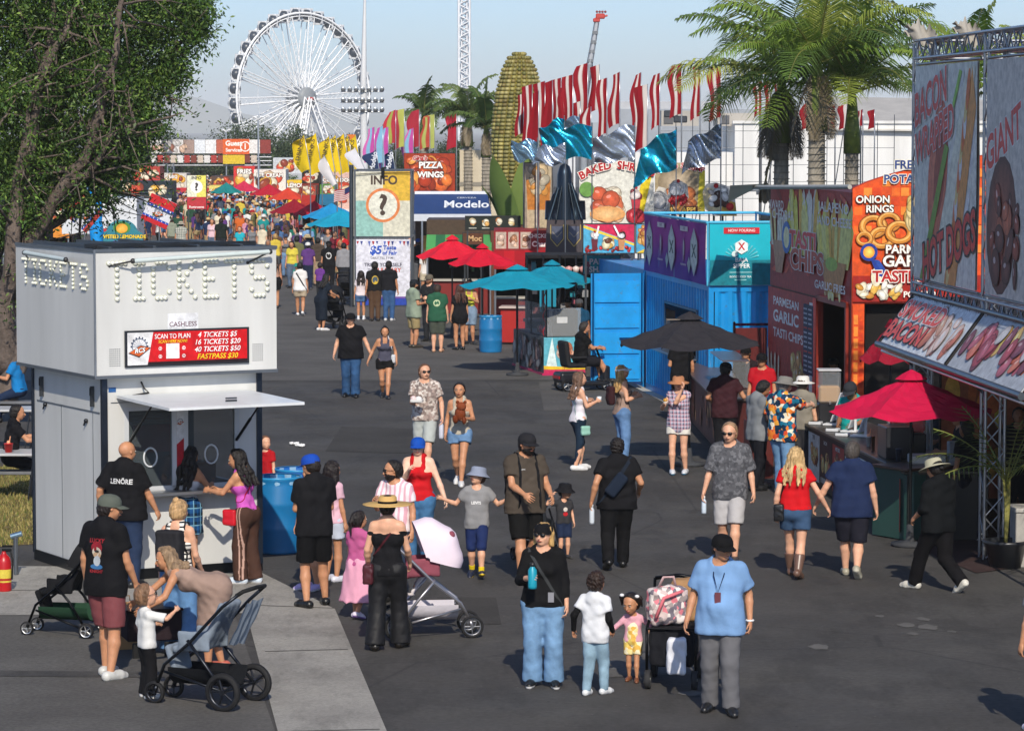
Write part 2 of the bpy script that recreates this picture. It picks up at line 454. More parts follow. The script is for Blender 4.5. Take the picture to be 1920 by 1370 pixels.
  for ax in range(3):
   o=[(1,2),(2,0),(0,1)][ax]
   sa=[slice(1,-1)]*3;sb=[slice(1,-1)]*3;sa[ax]=slice(0,-1);sb[ax]=slice(1,None)
   A,B=ins[tuple(sa)],ins[tuple(sb)]
   off=np.array([1,1,1]);off[ax]=0
   for flag,fl in((A&~B,False),(~A&B,True)):
    E=np.argwhere(flag)+off
    if not len(E):continue
    def cell(d1,d2):
     e=E.copy();e[:,o[0]]-=d1;e[:,o[1]]-=d2;return vid[e[:,0],e[:,1],e[:,2]]
    q=np.stack([cell(1,1),cell(0,1),cell(0,0),cell(1,0)],1)
    Fs.append(q[:,::-1]if fl else q)
  return V,np.concatenate(Fs)
def join(parts):
 V=[];F=[];n=0
 for v,f in parts:
  V.append(v);F.append(f+n);n+=len(v)
 return np.vstack(V),np.vstack(F)
def smooth(V,F,it=1,w_=.5):
 for _ in range(it):
  A=np.zeros_like(V);c=np.zeros(len(V))
  for i in range(4):
   a,b=F[:,i],F[:,(i+1)%4]
   for k in range(3):
    A[:,k]+=np.bincount(a,V[b,k],len(V))+np.bincount(b,V[a,k],len(V))
   c+=np.bincount(a,minlength=len(V))+np.bincount(b,minlength=len(V))
  V=V*(1-w_)+w_*A/np.maximum(c,1)[:,None]
 return V
def ik(A,C,l1,l2,pole):
 A=np.asarray(A,float);C=np.asarray(C,float);v=C-A;d=np.linalg.norm(v);L=(l1+l2)*.998
 if d>L:C=A+v/d*L;v=C-A;d=L
 d=max(d,abs(l1-l2)+1e-3);x=(l1*l1-l2*l2+d*d)/(2*d);h=math.sqrt(max(l1*l1-x*x,0));n=v/d
 p=np.asarray(pole,float);p=nrm(p-n*np.dot(p,n));return A+n*x+p*h,C
def rotm(ax,deg):
 return np.array(Matrix.Rotation(math.radians(deg),3,Vector(ax)))
SKIN=dict(light='#d9a689',tan='#c08a68',brown='#9a6a4c',pale='#e6bda4',dark='#6e4a36')
ARM_HANG=(.05,.03,-.31)
def person(u=None,v=None,H=1.72,face=0,label='',group=None,skin='tan',fem=False,g=1.0,belly=0.0,hf=.133,arms=(ARM_HANG,ARM_HANG),poles=(None,None),feet=((.055,.0),(.055,.0)),lean=0,side=0,head=(0,0),crouch=0,top='tee',tc='#222',tm='cloth',sleeve=.62,hem=0.0,loose=1.0,neck=1.0,bot='pants',bc='#333',bm='cloth',leg=1.0,flare=0,shoes='#222222',sole=None,socks=None,hair='short',hc='#2a1c14',hat=None,hatc='#222',shades=False,beard=False,curl=(45,45),lod=0,pos=None,seat=None,torso_col=None,bot_col=None,name='person',face_on=True,grip=(0,0),handdir=(None,None)):
 """face: degrees, 0 = towards +Y (away from the camera), 180 = towards the camera, 90 = towards -X (picture left)"""
 h_body=(.0125,.021,.034)[lod];h_fine=(.0068,.0125,.026)[lod]
 if g is None:g=1
 q=(1-1.17*hf)/(1-1.17*.133)
 B=H*q
 z=dict(hip=.518*B,waist=.615*B,chest=.725*B,sh=.808*B,nb=.838*B)
 L1,L2=.246*B,.236*B
 shw=(.098 if not fem else .086)*B*(1+.3*(g-1));hw=(.048 if not fem else .053)*B*(1+.35*(g-1))
 ft=[]
 for i,s_ in((0,-1),(1,1)):
  f=tuple(feet[i])+(0,0)[:max(0,4-len(feet[i]))];ft.append(np.array([s_*f[0]*H,f[1]*H,f[2]*H]))
 heel=[(tuple(feet[i])+(0,0,0,0))[3]for i in(0,1)]
 yaw_f=[(tuple(feet[i])+(0,0,0,0,0))[4]if len(feet[i])>4 else 8 for i in(0,1)]
 ank=[f+(0,0,.042*B)for f in ft]
 if seat is None:
  hz=min(a[2]+math.sqrt(max((L1+L2)**2*.992-(a[0]-s_*hw)**2-a[1]**2,.01))for a,s_ in zip(ank,(-1,1)))-crouch*H
 else:hz=seat
 p0=np.array([0,0,hz]);T=rotm((1,0,0),-lean)@rotm((0,1,0),side)
 def tp(x,y,zz):return p0+T@np.array([x,y,zz])
 hips=[p0+(s_*hw,0,0)for s_ in(-1,1)]
 W_=(z['waist']-z['hip']);Cz=z['chest']-z['hip'];Sz=z['sh']-z['hip'];Nz=z['nb']-z['hip']
 shd=[tp(s_*shw,-.005*B,Sz)for s_ in(-1,1)];nb=tp(0,.0,Nz)
 knees=[]
 for i in(0,1):
  kk,a_=ik(hips[i],ank[i],L1,L2,(ft[i][0]*.3,1,.05));knees.append(kk);ank[i]=a_
 UA,FA=.165*B,.148*B;el_,wr=[],[]
 for i,s_ in((0,-1),(1,1)):
  a=arms[i];tgt=shd[i]+np.array([s_*a[0],a[1],a[2]])*H
  pl=poles[i]or(s_*.45,-1,-.45);pl=(pl[0],pl[1],pl[2])
  e_,w_=ik(shd[i],tgt,UA,FA,pl);el_.append(e_);wr.append(w_)
 HM=T@rotm((0,0,1),head[0])@rotm((1,0,0),head[1]*1.0+lean*.55)
 hx,hy,hzv=HM[:,0],HM[:,1],HM[:,2];hh=hf*H*1.05
 hc0=nb+T@np.array([0,.012*B,0])+hzv*(hh*.66)+hy*hh*.06
 gg=.5+.5*g
 ra=dict(th=.052*g,kn=.031*gg,ca=.034*gg,an=.019*gg,ua=.027*g,elb=.0205*gg,wri=.0145*gg)
 if hf>.15:ra={k_:v_*1.05 for k_,v_ in ra.items()}
 R={k_:v_*B for k_,v_ in ra.items()}
 if fem:R['ua']*=.9;R['th']*=1.06;R['kn']*=1.02
 allp=np.vstack([hips,knees,ank,ft,shd,el_,wr,[nb,hc0]]);lo,hi=allp.min(0)-.2*H*.8,allp.max(0)+.2*H*.8
 lo[2]=max(lo[2],-.03)
 def torso(F,off,k=.05,upto=2.0):
  k=k*B*.8;w=1.0
  F.cone(tp(-.04*B*g,0,.0*B),tp(.04*B*g,0,.0),(.062 if not fem else .066)*B*g+off,k=k,sq=((0,1,0),1.08))
  if fem:F.ell(tp(0,-.022*B,-.02*B),((.082*g)*B+off,.055*B*g+off,.05*B+off),T.T,k=k)
  F.cone(tp(-.03*B*g,.004*B,W_),tp(.03*B*g,.004*B,W_),(.056 if not fem else .047)*B*g+off,k=k,sq=((0,1,0),1.1))
  if belly:F.ell(tp(0,.03*B,W_*.75),(.075*B*g+off,(.05+belly)*B+off,.09*B+off),T.T,k=k)
  F.cone(tp(-.045*B*g,0,Cz),tp(.045*B*g,0,Cz),(.063 if not fem else .054)*B*(.4+.6*g)+off,k=k,sq=((0,1,0),1.15))
  if fem and hf<.15:
   for s_ in(-1,1):F.ell(tp(s_*.038*B,.045*B,Cz-.005*B),(.036*B*gg+off*.8,.034*B*gg+off,.036*B*gg+off*.8),T.T,k=k*.5)
  for s_ in(-1,1):
   F.cone(tp(s_*.03*B,-.005*B,Sz-.002*B),shd[(s_+1)//2]+T@np.array([-s_*.006*B,0,-.016*B]),.038*B*gg+off,.029*B*gg+off,k=k*.7)
   F.cone(tp(s_*.012*B,-.012*B,Nz+.016*B),shd[(s_+1)//2]+T@np.array([-s_*.02*B,-.004*B,.004*B]),.018*B*gg+off*.8,.02*B*gg+off*.8,k=k*.5)
  F.cone(tp(0,-.005*B,Nz-.035*B),tp(0,-.005*B,Nz-.01*B),.045*B*gg+off,k=k)
  return F
 X0=[pos[0],pos[1],pos[2]if len(pos)>2 else 0]if pos is not None else P(u,v)
 root=empty(name,X0,math.radians(face),label,'person',group)
 J={'root':root,'H':H}
 def addmesh(nm,VF,mat,colr,parent=None,cf=None,sm=1):
  V_,F_=VF
  if sm:V_=smooth(V_,F_,sm,.45)
  cs=None
  if cf is not None:cs=cf(V_)
  me=mkmesh(nm,V_,F_,mat,cs);o=bpy.data.objects.new(nm,me);link(o,parent or root);o.color=(*lin(colr),1);return o,V_,F_
 cover_legs=bot in('pants','longskirt');parts=[]
 F=Field(lo,hi,h_body);torso(F,0)
 for i,s_ in((0,-1),(1,1)):
  F.cone(hips[i]+(s_*.004*B,0,0),knees[i],R['th'],R['kn'],k=.03*B)
  cf_=knees[i]+(ank[i]-knees[i])*.32+nrm(np.cross((1,0,0),ank[i]-knees[i]))*(.008*B)
  F.cone(knees[i],cf_,R['kn'],R['ca'],k=.012*B);F.cone(cf_,ank[i],R['ca'],R['an'],k=.012*B)
  F.cone(shd[i],shd[i]+(el_[i]-shd[i])*.35,R['ua']*1.12,R['ua'],k=.025*B);F.cone(shd[i]+(el_[i]-shd[i])*.35,el_[i],R['ua'],R['elb'],k=.01*B)
  m1=el_[i]+(wr[i]-el_[i])*.3
  F.cone(el_[i],m1,R['elb'],R['elb']*1.1,k=.008*B);F.cone(m1,wr[i],R['elb']*1.1,R['wri'],k=.008*B)
 F.cone(nb-T@np.array([0,0,.02*B]),hc0-hzv*hh*.3,.031*B*gg,.030*B*gg,k=.02)
 parts.append(F.mesh())
 for i,s_ in((0,-1),(1,1)):
  d=nrm(wr[i]-el_[i])if handdir[i]is None else nrm(handdir[i]);out=np.array([s_*1.,0,0])
  tdir=np.array([0,1.,.15])if abs(d[2])>.6 else np.array([0,0,1.])+.5*np.array([-s_,0,0])
  t=nrm(tdir-d*np.dot(tdir,d));pn=np.cross(d,t);pn=pn if np.dot(pn,-out)>0 or abs(np.dot(pn,out))<.2 else-pn
  hs=.105*H*(.9 if hf>.15 else 1);J['hand'+'LR'[i]]=wr[i]+d*hs*.5+pn*hs*.12;J['hd'+'LR'[i]]=d
  if lod<2:
   hl=wr[i]-.14*H*.9;hh_=wr[i]+.14*H*.9;G=Field(hl,hh_,h_fine if lod==0 else h_fine*.9)
   pc=wr[i]+d*hs*.27;G.cone(wr[i]-d*.02,wr[i]+d*hs*.1,R['wri']*.98,hs*.13,k=.01)
   Rm=np.array([d,t,pn]);G.ell(pc,(hs*.30,hs*.23,hs*.115),Rm,k=.012)
   fr=max(.0075*H/1.72,h_fine*.82)
   for j in range(4):
    o_=(j-1.5);base=wr[i]+d*hs*(.5-.02*abs(o_))+t*(-o_)*hs*.125;ln=hs*(.40,.46,.43,.34)[j]
    c1=math.radians(curl[i]*.6);d1=d*math.cos(c1)+pn*math.sin(c1)-t*o_*.05;k1=base+d1*ln*.5
    c2=math.radians(curl[i]*1.7);d2=d*math.cos(c2)+pn*math.sin(c2);G.cone(base,k1,fr*1.1,fr,k=.004);G.cone(k1,k1+d2*ln*.5,fr,fr*.85,k=.003)
   b0=wr[i]+d*hs*.16+t*hs*.14;t1=nrm(d*.75+t*.8+pn*.35);b1=b0+t1*hs*.24;G.cone(b0,b1,fr*1.5,fr*1.1,k=.006)
   G.cone(b1,b1+nrm(d+pn*.4+t*.2)*hs*.2,fr*1.1,fr*.9,k=.004)
   parts.append(G.mesh())
  else:
   G=Field(wr[i]-.15,wr[i]+.15,h_fine);G.ell(wr[i]+d*hs*.35,(hs*.45,hs*.2,hs*.14),np.array([d,t,pn]));parts.append(G.mesh())
 hr=hh*.5;G=Field(hc0-hh*.85,hc0+hh*.85,h_fine);HR=HM.T
 def hp(x,y,zz):return hc0+hx*x*hh+hy*y*hh+hzv*zz*hh
 G.ell(hp(0,-.05,.1),(hr*.70,hr*.86,hr*.78),HR,k=.01)
 G.ell(hp(0,.07,-.14),(hr*.60,hr*.66,hr*.68),HR,k=.02)
 G.ell(hp(0,.22,-.36),(hr*.26,hr*.24,hr*.2),HR,k=.02)
 if lod<2:
  for s_ in(-1,1):
   G.ell(hp(s_*.355,-.02,-.03),(hr*.06,hr*.13,hr*.17),HR,k=.004)
   G.ell(hp(s_*.17,.27,-.12),(hr*.17,hr*.14,hr*.17),HR,k=.015)
  G.cone(hp(0,.37,.03),hp(0,.47,-.13),hr*.055,hr*.1,k=.012);G.ell(hp(0,.4,-.24),(hr*.2,hr*.09,hr*.07),HR,k=.012)
  G.ell(hp(0,.34,.1),(hr*.42,hr*.12,hr*.09),HR,k=.012)
 G.cone(nb,hp(0,-.02,-.25),.030*B*gg,.030*B*gg,k=.02)
 parts.append(G.mesh());VF=join(parts)
 J['body'],_,_=addmesh('body',VF,'skin',SKIN.get(skin,skin))
 J['hp']=hp;J['hh']=hh;J['HM']=HM;J['tp']=tp;J['B']=B;J['nb']=nb;J['hz']=hz;J['wr']=wr;J['sh']=shd;J['el']=el_
 if lod==0 and face_on:
  for s_ in(-1,1):
   fm=MB();fm.ell(hp(s_*.145,.372,.03),(hh*.045,hh*.03,hh*.026),8,'#e8e4de',5)
   fm.ell(hp(s_*.145,.395,.03),(hh*.022,hh*.018,hh*.024),8,'#2a1d16',5);fm.build('eye','plastic',J['body'])
   fm=MB();fm.path([hp(s_*.07,.405,.095),hp(s_*.15,.41,.115),hp(s_*.225,.36,.095)],hh*.012,5,hc if hc[1:3]<'a0' else '#6a5038');fm.build('eyebrow','dull',J['body'])
  fm=MB();fm.path([hp(-.1,.405,-.24),hp(-.04,.445,-.228),hp(.04,.445,-.228),hp(.1,.405,-.24)],[hh*.014,hh*.024,hh*.024,hh*.014],6,'#a8524a' if fem else '#94594a')
  fm.build('mouth','plastic',J['body'])
 if hair!='bald' and hair:
  hcv=hc;G=Field(hc0-(hh*1.1,hh*1.1,hh*(2.6 if hair in('long','curly','wavy')else 1.2)),hc0+hh*1.15,h_fine*(1.25 if hair in('long','curly','wavy')else 1.1))
  th_={'short':.035,'buzz':.012}.get(hair,.05)*hh+.004
  capclip=[(hp(0,.30,.20),nrm(hy*1.0-hzv*.9)),(hp(0,.03,.12),nrm(hy*.95-hzv*.45))]
  if hat in('cap','bucket','straw','beanie','visor'):th_*=.55
  G.ell(hp(0,-.06,.1),(hr*.72+th_,hr*.88+th_,hr*.80+th_),HR,k=.01,clips=capclip)
  G.ell(hp(0,-.2,-.12),(hr*.62+th_,hr*.6+th_,hr*.6+th_),HR,k=.03,clips=[(hp(0,-.1,-.1),hy),(hp(0,0,-.38),-hzv)])
  if hair in('long','wavy','curly'):
   wv=1.0 if hair!='curly' else 1.6;bk=nrm(T@np.array([0,-1.,0]))
   for s_ in(-1,-.4,.4,1):
    a_=hp(s_*.3,-.22,.0);b_=nb+T@np.array([s_*.075*B,-.055*B if abs(s_)<.9 else-.03*B,-.02*B]);c_=nb+T@np.array([s_*.07*B,-.085*B,-.11*B*wv])
    G.cone(a_,b_,hr*.3*wv,hr*.3*wv,k=.03);G.cone(b_,c_,hr*.3*wv,hr*.16,k=.03)
   for s_ in(-1,1):G.cone(hp(s_*.37,-.08,.1),hp(s_*.43,-.08,-.45),hr*.13,hr*.17,k=.03)
   if hair=='curly':G.ell(hp(0,-.15,.08),(hr*.95,hr*1.0,hr*.95),HR,k=.03,clips=capclip)
   G.fold(.006 if hair!='curly' else .010,.05 if hair!='curly' else .07,3,.4)
  elif hair=='bob':
   for s_ in(-1,-.3,.3,1):G.cone(hp(s_*.34,-.12,.05),hp(s_*.38,-.1,-.42),hr*.26,hr*.22,k=.03)
   G.fold(.004,.05,3,.4)
  elif hair=='bun':
   G.ell(hp(0,-.3,.5),hr*.34,k=.01);G.fold(.003,.04,4)
  elif hair=='lowbun':
   G.ell(hp(0,-.58,-.1),hr*.3,k=.01)
  elif hair=='pony':
   G.cone(hp(0,-.5,.2),hp(0,-.68,-.1),hr*.16,hr*.2,k=.02);G.cone(hp(0,-.68,-.1),hp(.02,-.62,-.9),hr*.2,hr*.07,k=.02);G.fold(.003,.05,4,.3)
  elif hair=='pigtails':
   for s_ in(-1,1):G.ell(hp(s_*.5,-.1,.28),(hr*.26,hr*.24,hr*.3),HR,k=.01);G.cone(hp(s_*.52,-.1,.2),hp(s_*.56,-.1,-.15),hr*.2,hr*.1,k=.02)
  else:G.fold(.0025 if hair=='short' else .006,.035,5)
  J['hair'],_,_=addmesh('hair',G.mesh(),'hair',hcv)
 if beard:
  G=Field(hc0-hh*.75,hc0+hh*.6,h_fine);G.ell(hp(0,.1,-.2),(hr*.64,hr*.66,hr*.66),HR,k=.01,clips=[(hp(0,.2,-.17),hzv*.9-hy*.25)])
  G.ell(hp(0,.24,-.38),(hr*.34,hr*.3,hr*.26),HR,k=.02,clips=[(hp(0,.2,-.2),hzv)]);G.hole(hp(0,.47,-.235),hr*.13);G.fold(.002,.03,2)
  addmesh('beard',G.mesh(),'hair',hc)
 for i,s_ in((0,-1),(1,1)):
  yw=math.radians(-s_*yaw_f[i]);fd=np.array([math.sin(-yw),math.cos(yw),0]);hp_=math.radians(heel[i]);up=np.array([0,0,1.])
  fd3=fd*math.cos(hp_)-up*math.sin(hp_);upf=fd*math.sin(hp_)+up*math.cos(hp_);base=ft[i]+up*.0
  if heel[i]>0:base=base+up*0
  a0=ank[i]-upf*.042*B
  G=Field(a0-.19*H*.9,a0+.19*H*.9,h_fine*1.1);r_=.029*B
  cl=[(a0+upf*.001,-upf)]
  G.cone(a0-fd3*.028*B+upf*r_*.95,a0+fd3*.075*B+upf*r_*.75,r_,r_*1.02,k=.01,clips=cl);G.cone(a0+fd3*.07*B+upf*r_*.7,a0+fd3*.112*B+upf*r_*.5,r_*1.03,r_*.75,k=.012,clips=cl)
  if socks=='boot':G.cone(a0+upf*r_,knees[i]+(ank[i]-knees[i])*.42,r_*.95,R['ca']*1.3,k=.01,clips=[(knees[i]+(ank[i]-knees[i])*.42,knees[i]-ank[i])])
  else:G.cone(a0+upf*r_*.9,ank[i]+upf*.008,r_*.95,R['an']*1.35,k=.012,clips=[(ank[i]+upf*.012,upf)])
  sc_=lin(sole)if sole else None
  def cf(V_,a0=a0,upf=upf,sc_=sc_):
   c_=np.ones((len(V_),3))*lin(shoes)
   if sc_:c_[((V_-a0)@upf)<.016*B]=sc_
   return c_
  Vf=G.mesh()
  if len(Vf[0]):addmesh('shoe',Vf,'plastic' if lod<2 else 'cloth',(1,1,1),cf=cf,sm=1)
  if socks and socks!='boot' and lod<2:
   G=Field(ank[i]-.1,ank[i]+.16,h_fine*1.1);d_=nrm(knees[i]-ank[i]);G.cone(ank[i]-d_*.01,ank[i]+d_*.055*B,R['an']*1.3,R['an']*1.5,k=0,clips=[(ank[i]+d_*.055*B,d_)])
   addmesh('sock',G.mesh(),'cloth',socks)
 off=.010*B*loose
 if bot in('pants','shorts','leggings'):
  F=Field(lo,hi,h_body);o_=.005*B if bot=='leggings' else .011*B
  w0=tp(0,0,min(W_*.95,hem*B+.012*B+(0 if top not in('tank','off')else W_*.45)));wn=T@np.array([0,0,1.])
  torso(F,o_*.5);F.cut(w0,wn)
  G2=Field(lo,hi,h_body);ks=[]
  for i,s_ in((0,-1),(1,1)):
   sp=hips[i]+(s_*.004*B,-.003*B,0)
   if leg<=1.0 and bot=='shorts':
    e_=sp+(knees[i]-sp)*leg;cl=[(e_,knees[i]-sp)];rr=R['th']+(R['kn']-R['th'])*leg+o_*2.2
    F.cone(sp,sp+(knees[i]-sp)*(leg+.15),R['th']+o_,rr,k=.02*B,clips=cl)
   else:
    l_=1.0 if bot!='shorts' else leg-1;e_=knees[i]+(ank[i]-knees[i])*(1.03 if bot=='pants' else .9)*l_;f_=1+flare
    F.cone(sp,knees[i]+(0,.002*B,0),R['th']+o_,R['kn']+o_*1.45*(1+flare*.5),k=.03*B)
    F.cone(knees[i]+(0,.002*B,0),e_,R['kn']+o_*1.45*(1+flare*.5),(R['an']+o_*(1.5 if bot=='pants' else .1))*f_,k=.014*B,clips=[(e_,ank[i]-knees[i])])
  F.fold(.003 if bot!='leggings' else .001,.14,11,2.2)
  J['bottom'],J['bV'],J['bF']=addmesh('shorts' if bot=='shorts' else 'trousers',F.mesh(),bm,bc,cf=bot_col)
 elif bot in('skirt','longskirt'):
  F=Field(lo,hi,h_body);w0=tp(0,0,W_*.95);wn=T@np.array([0,0,1.]);torso(F,.009*B);F.cut(w0,wn)
  kn=(knees[0]+knees[1])/2;an=(ank[0]+ank[1])/2
  e_=p0+(kn-p0)*leg if leg<=1 else kn+(an-kn)*(leg-1);r1=(.075+.03*leg+flare*.05)*B
  [F.cone(hips[i],e_+((-1,1)[i]*.02*B,0,0)+nrm(e_-p0)*.1*B,R['th']+.016*B,r1*.9,k=.04*B,clips=[(e_,e_-p0)])for i in(0,1)]
  F.cone(p0,e_+nrm(e_-p0)*.1*B,.085*B*g,r1*1.05,k=.03*B,clips=[(e_,e_-p0)],sq=((0,1,0),1.15));F.fold(.006,.11,5,.12)
  J['bottom'],J['bV'],J['bF']=addmesh('skirt',F.mesh(),bm,bc,cf=bot_col)
 if top:
  F=Field(lo,hi,h_body);o_=(.0105 if top!='tank' else .0075)*B*(.55+.45*loose);torso(F,o_,.05)
  if top in('tee','long','loose','dress','coat'):
   hr_=(.064 if not fem else .064)*B*g+o_*1.3+belly*B*.35
   F.cone(tp(-.04*B*g,belly*B*.35,Cz-.02*B),tp(-.042*B*g,belly*B*.3,-.05*B if top!='dress' else .03*B),.055*B*g+o_ if not fem else .045*B*g+o_,hr_,k=.03*B,sq=((0,1,0),1.12))
   F.cone(tp(.04*B*g,belly*B*.35,Cz-.02*B),tp(.042*B*g,belly*B*.3,-.05*B if top!='dress' else .03*B),.055*B*g+o_ if not fem else .045*B*g+o_,hr_,k=.03*B,sq=((0,1,0),1.12))
  hz_=-.015*B+hem*B if top!='tank' else W_*.45+hem*B
  if top!='dress':F.cut(tp(0,0,hz_),-(T@np.array([0,0,1.])))
  if top=='dress':
   kn=(knees[0]+knees[1])/2;e_=p0+(kn-p0)*leg if leg<=1 else kn+((ank[0]+ank[1])/2-kn)*(leg-1)
   [F.cone(hips[i]+(0,0,.02*B),e_+((-1,1)[i]*.03*B,0,0)+nrm(e_-p0)*.12*B,R['th']+.022*B,.08*B,k=.05*B,clips=[(e_,e_-p0)])for i in(0,1)];F.cone(tp(0,0,W_*.6),e_+nrm(e_-p0)*.12*B,.07*B*g,(.075+.02*leg+flare*.06)*B,k=.03*B,clips=[(e_,e_-p0)],sq=((0,1,0),1.15))
  if top in('tank','off'):
   for s_ in(-1,1):
    sw=.034*B if top=='tank' else-.2*B
   G=F
   X,Y,Z=F.ax
   Lx=(X[:,None,None]-nb[0])*T[0,0]+(Y[None,:,None]-nb[1])*T[1,0]+(Z[None,None,:]-nb[2])*T[2,0]
   Lz=(X[:,None,None]-p0[0])*T[0,2]+(Y[None,:,None]-p0[1])*T[1,2]+(Z[None,None,:]-p0[2])*T[2,2]
   if top=='tank':msk=np.maximum(np.minimum(np.abs(Lx)-.062*B,Lz-(Sz-.075*B)),np.minimum(.030*B-np.abs(Lx),Lz-(Cz+(.045 if fem else .06)*B)))
   else:msk=Lz-(Sz-.05*B)
   F.F=np.maximum(F.F,msk.astype(np.float32))
  else:
   for i,s_ in((0,-1),(1,1)):
    sl_=sleeve;o2=o_*(1.0 if top!='long' else .9)
    if sl_<=1:
     if sl_>.05:
      e_=shd[i]+(el_[i]-shd[i])*sl_;F.cone(shd[i],shd[i]+(el_[i]-shd[i])*(sl_+.15),R['ua']*1.12+o2,R['ua']+o2*1.5,k=.02*B,clips=[(e_,el_[i]-shd[i])])
    else:
     F.cone(shd[i],el_[i],R['ua']*1.1+o2,R['elb']+o2*1.2,k=.02*B);e_=el_[i]+(wr[i]-el_[i])*(sl_-1)
     F.cone(el_[i],e_+nrm(wr[i]-el_[i])*.02,R['elb']+o2*1.2,R['wri']+o2,k=.01*B,clips=[(e_,wr[i]-el_[i])])
   F.hole(nb+T@np.array([0,.022*B,.022*B]),.046*B*neck)
  F.fold(.0038,.11,21+int(H*1000)%7,1.0)
  J['top'],J['tV'],J['tF']=addmesh({'tee':'shirt','long':'shirt','dress':'dress','tank':'tank_top','off':'top','loose':'shirt','coat':'coat'}[top],F.mesh(),tm,tc,cf=torso_col)
 if hat:
  mb=MB();O_=hc0;mb.frame(hp(0,-.05,.12),hx,hzv);r=hr*.84;n_=26 if lod==0 else 12
  if hat in('cap','capback','visor'):
   if hat!='visor':mb.lathe([(r*1.0,-.06*hh),(r*1.02,.05*hh),(r*.97,.18*hh),(r*.8,.31*hh),(r*.5,.39*hh),(r*.1,.42*hh),(0,.425*hh)],n=n_,sy=1.14,c=hatc)
   else:mb.lathe([(r*1.0,-.02*hh),(r*1.03,.0*hh),(r*1.02,.12*hh),(r,.12*hh)],n=n_,sy=1.14,c=hatc)
   s_=-1 if hat=='capback' else 1
   def bill(a_,b_,dz):
    t_=(a_-.5)*math.pi*.78;rr=r*(1.0+.02)+b_*r*.85*math.cos(t_)**.5*.95
    return(math.sin(t_)*(r*.98+b_*r*.08),s_*(math.cos(t_)*r*1.1+b_*hh*.34*max(math.cos(t_),0)**.55),(-.03-.07*b_+.06*math.cos(t_)*(1-b_*.2))*hh-abs(a_-.5)*.04*hh+dz)
   mb.sheet(lambda a_,b_:bill(a_,b_,0),12,3,hatc);mb.sheet(lambda a_,b_:bill(1-a_,b_,-.012*hh),12,3,hatc)
  elif hat=='bucket':
   mb.lathe([(r*1.55,-.16*hh),(r*1.6,-.17*hh),(r*1.56,-.14*hh),(r*1.06,.04*hh),(r*1.02,.12*hh),(r*.92,.34*hh),(r*.7,.38*hh),(0,.39*hh)],n=n_,sy=1.1,c=hatc)
   mb.lathe([(r*1.03,.03*hh),(r*1.5,-.17*hh),(r*1.55,-.165*hh)],n=n_,sy=1.1,c=hatc)
  elif hat=='straw':
   w_=2.75
   mb.lathe([(r*w_,-.03*hh),(r*(w_+.02),-.01*hh),(r*w_*.8,.01*hh),(r*1.1,.03*hh),(r*1.04,.08*hh),(r*1.0,.3*hh),(r*.85,.38*hh),(r*.5,.36*hh),(0,.34*hh)],n=34,sy=1.1,c=hatc)
   mb.lathe([(r*1.0,.01*hh),(r*w_,-.035*hh)],n=34,sy=1.1,c=hatc)
   mb.lathe([(r*1.1,.035*hh),(r*1.075,.1*hh),(r*1.04,.14*hh),(r*1.0,.14*hh)],n=34,sy=1.1,c='#1c1814')
  elif hat=='sun':
   w_=1.9
   mb.lathe([(r*w_,-.10*hh),(r*(w_+.02),-.08*hh),(r*1.3,.0*hh),(r*1.05,.04*hh),(r*1.0,.3*hh),(r*.8,.39*hh),(0,.42*hh)],n=n_,sy=1.1,c=hatc)
   mb.lathe([(r*1.0,.0*hh),(r*w_,-.11*hh)],n=n_,sy=1.1,c=hatc)
  mb.frame()
  J['hat']=mb.build('hat' if hat not in('cap','capback')else 'cap','cloth',root)
 if shades and lod<2:
  mb=MB()
  for s_ in(-1,1):
   mb.frame(hp(s_*.155,.42,.03),hx,hzv);mb.lathe([(0,-.006),(hh*.1,-.004),(hh*.105,0),(hh*.1,.006),(0,.008)],n=12,ax=(s_*.25,1,0),c='#0c0c0e',sx=1.1,sy=.8)
   mb.frame();mb.path([hp(s_*.26,.39,.06),hp(s_*.37,.2,.05),hp(s_*.385,-.02,.03)],hh*.012,5,'#111111')
  mb.path([hp(-.06,.45,.05),hp(.06,.45,.05)],hh*.014,5,'#111111');mb.build('sunglasses','plastic',root)
 root['_']=0;del root['_']
 return J
def loc2w(J,p):
 o=J['root'];return np.array(Matrix.Translation(o.location)@Matrix.Rotation(o.rotation_euler[2],4,'Z')@Vector(p))
def w2loc(J,p):
 o=J['root'];return np.array((Matrix.Translation(o.location)@Matrix.Rotation(o.rotation_euler[2],4,'Z')).inverted()@Vector(p))
def bvh(J,w='t'):
 if 'bvh'+w not in J:J['bvh'+w]=BVHTree.FromPolygons(J[w+'V'].tolist(),J[w+'F'].tolist())
 return J['bvh'+w]
def body_strap(J,pa,pb,width=.03,c='#222',name='strap',cf=.006,parent=None,half=None):
 """band round the torso through local points pa (shoulder) and pb (hip)"""
 t=bvh(J);pa=np.asarray(pa,float);pb=np.asarray(pb,float);cen=(pa+pb)/2;ax=nrm(pa-pb);fr=np.array([0,1.,0]);pts=[]
 n=40
 for i in range(n):
  th=2*math.pi*i/n;d=ax*math.cos(th)*1.0+fr*math.sin(th)
  if half=='front' and math.sin(th)<-.05 or half=='back' and math.sin(th)>.05:continue
  L_=np.linalg.norm(pa-pb)*.5+.35;o=cen+nrm(d)*L_
  h_=t.ray_cast(Vector(o),Vector(-nrm(d)),L_)
  if h_[0]is not None:pts.append(np.array(h_[0])+nrm(d)*cf)
 if len(pts)<4:return
 m=MB();side=nrm(np.cross(ax,fr));cl=half is None;k=len(pts);V=[]
 for p in pts:V+=[p-side*width/2,p+side*width/2]
 F=[(2*i,2*i+1,(2*i+3)%(2*k),(2*i+2)%(2*k))for i in range(k if cl else k-1)]
 m.add(V,F,True,c);V2=[np.asarray(v_)*1.0 for v_ in V];return m.build(name,'cloth',parent or J['root'])
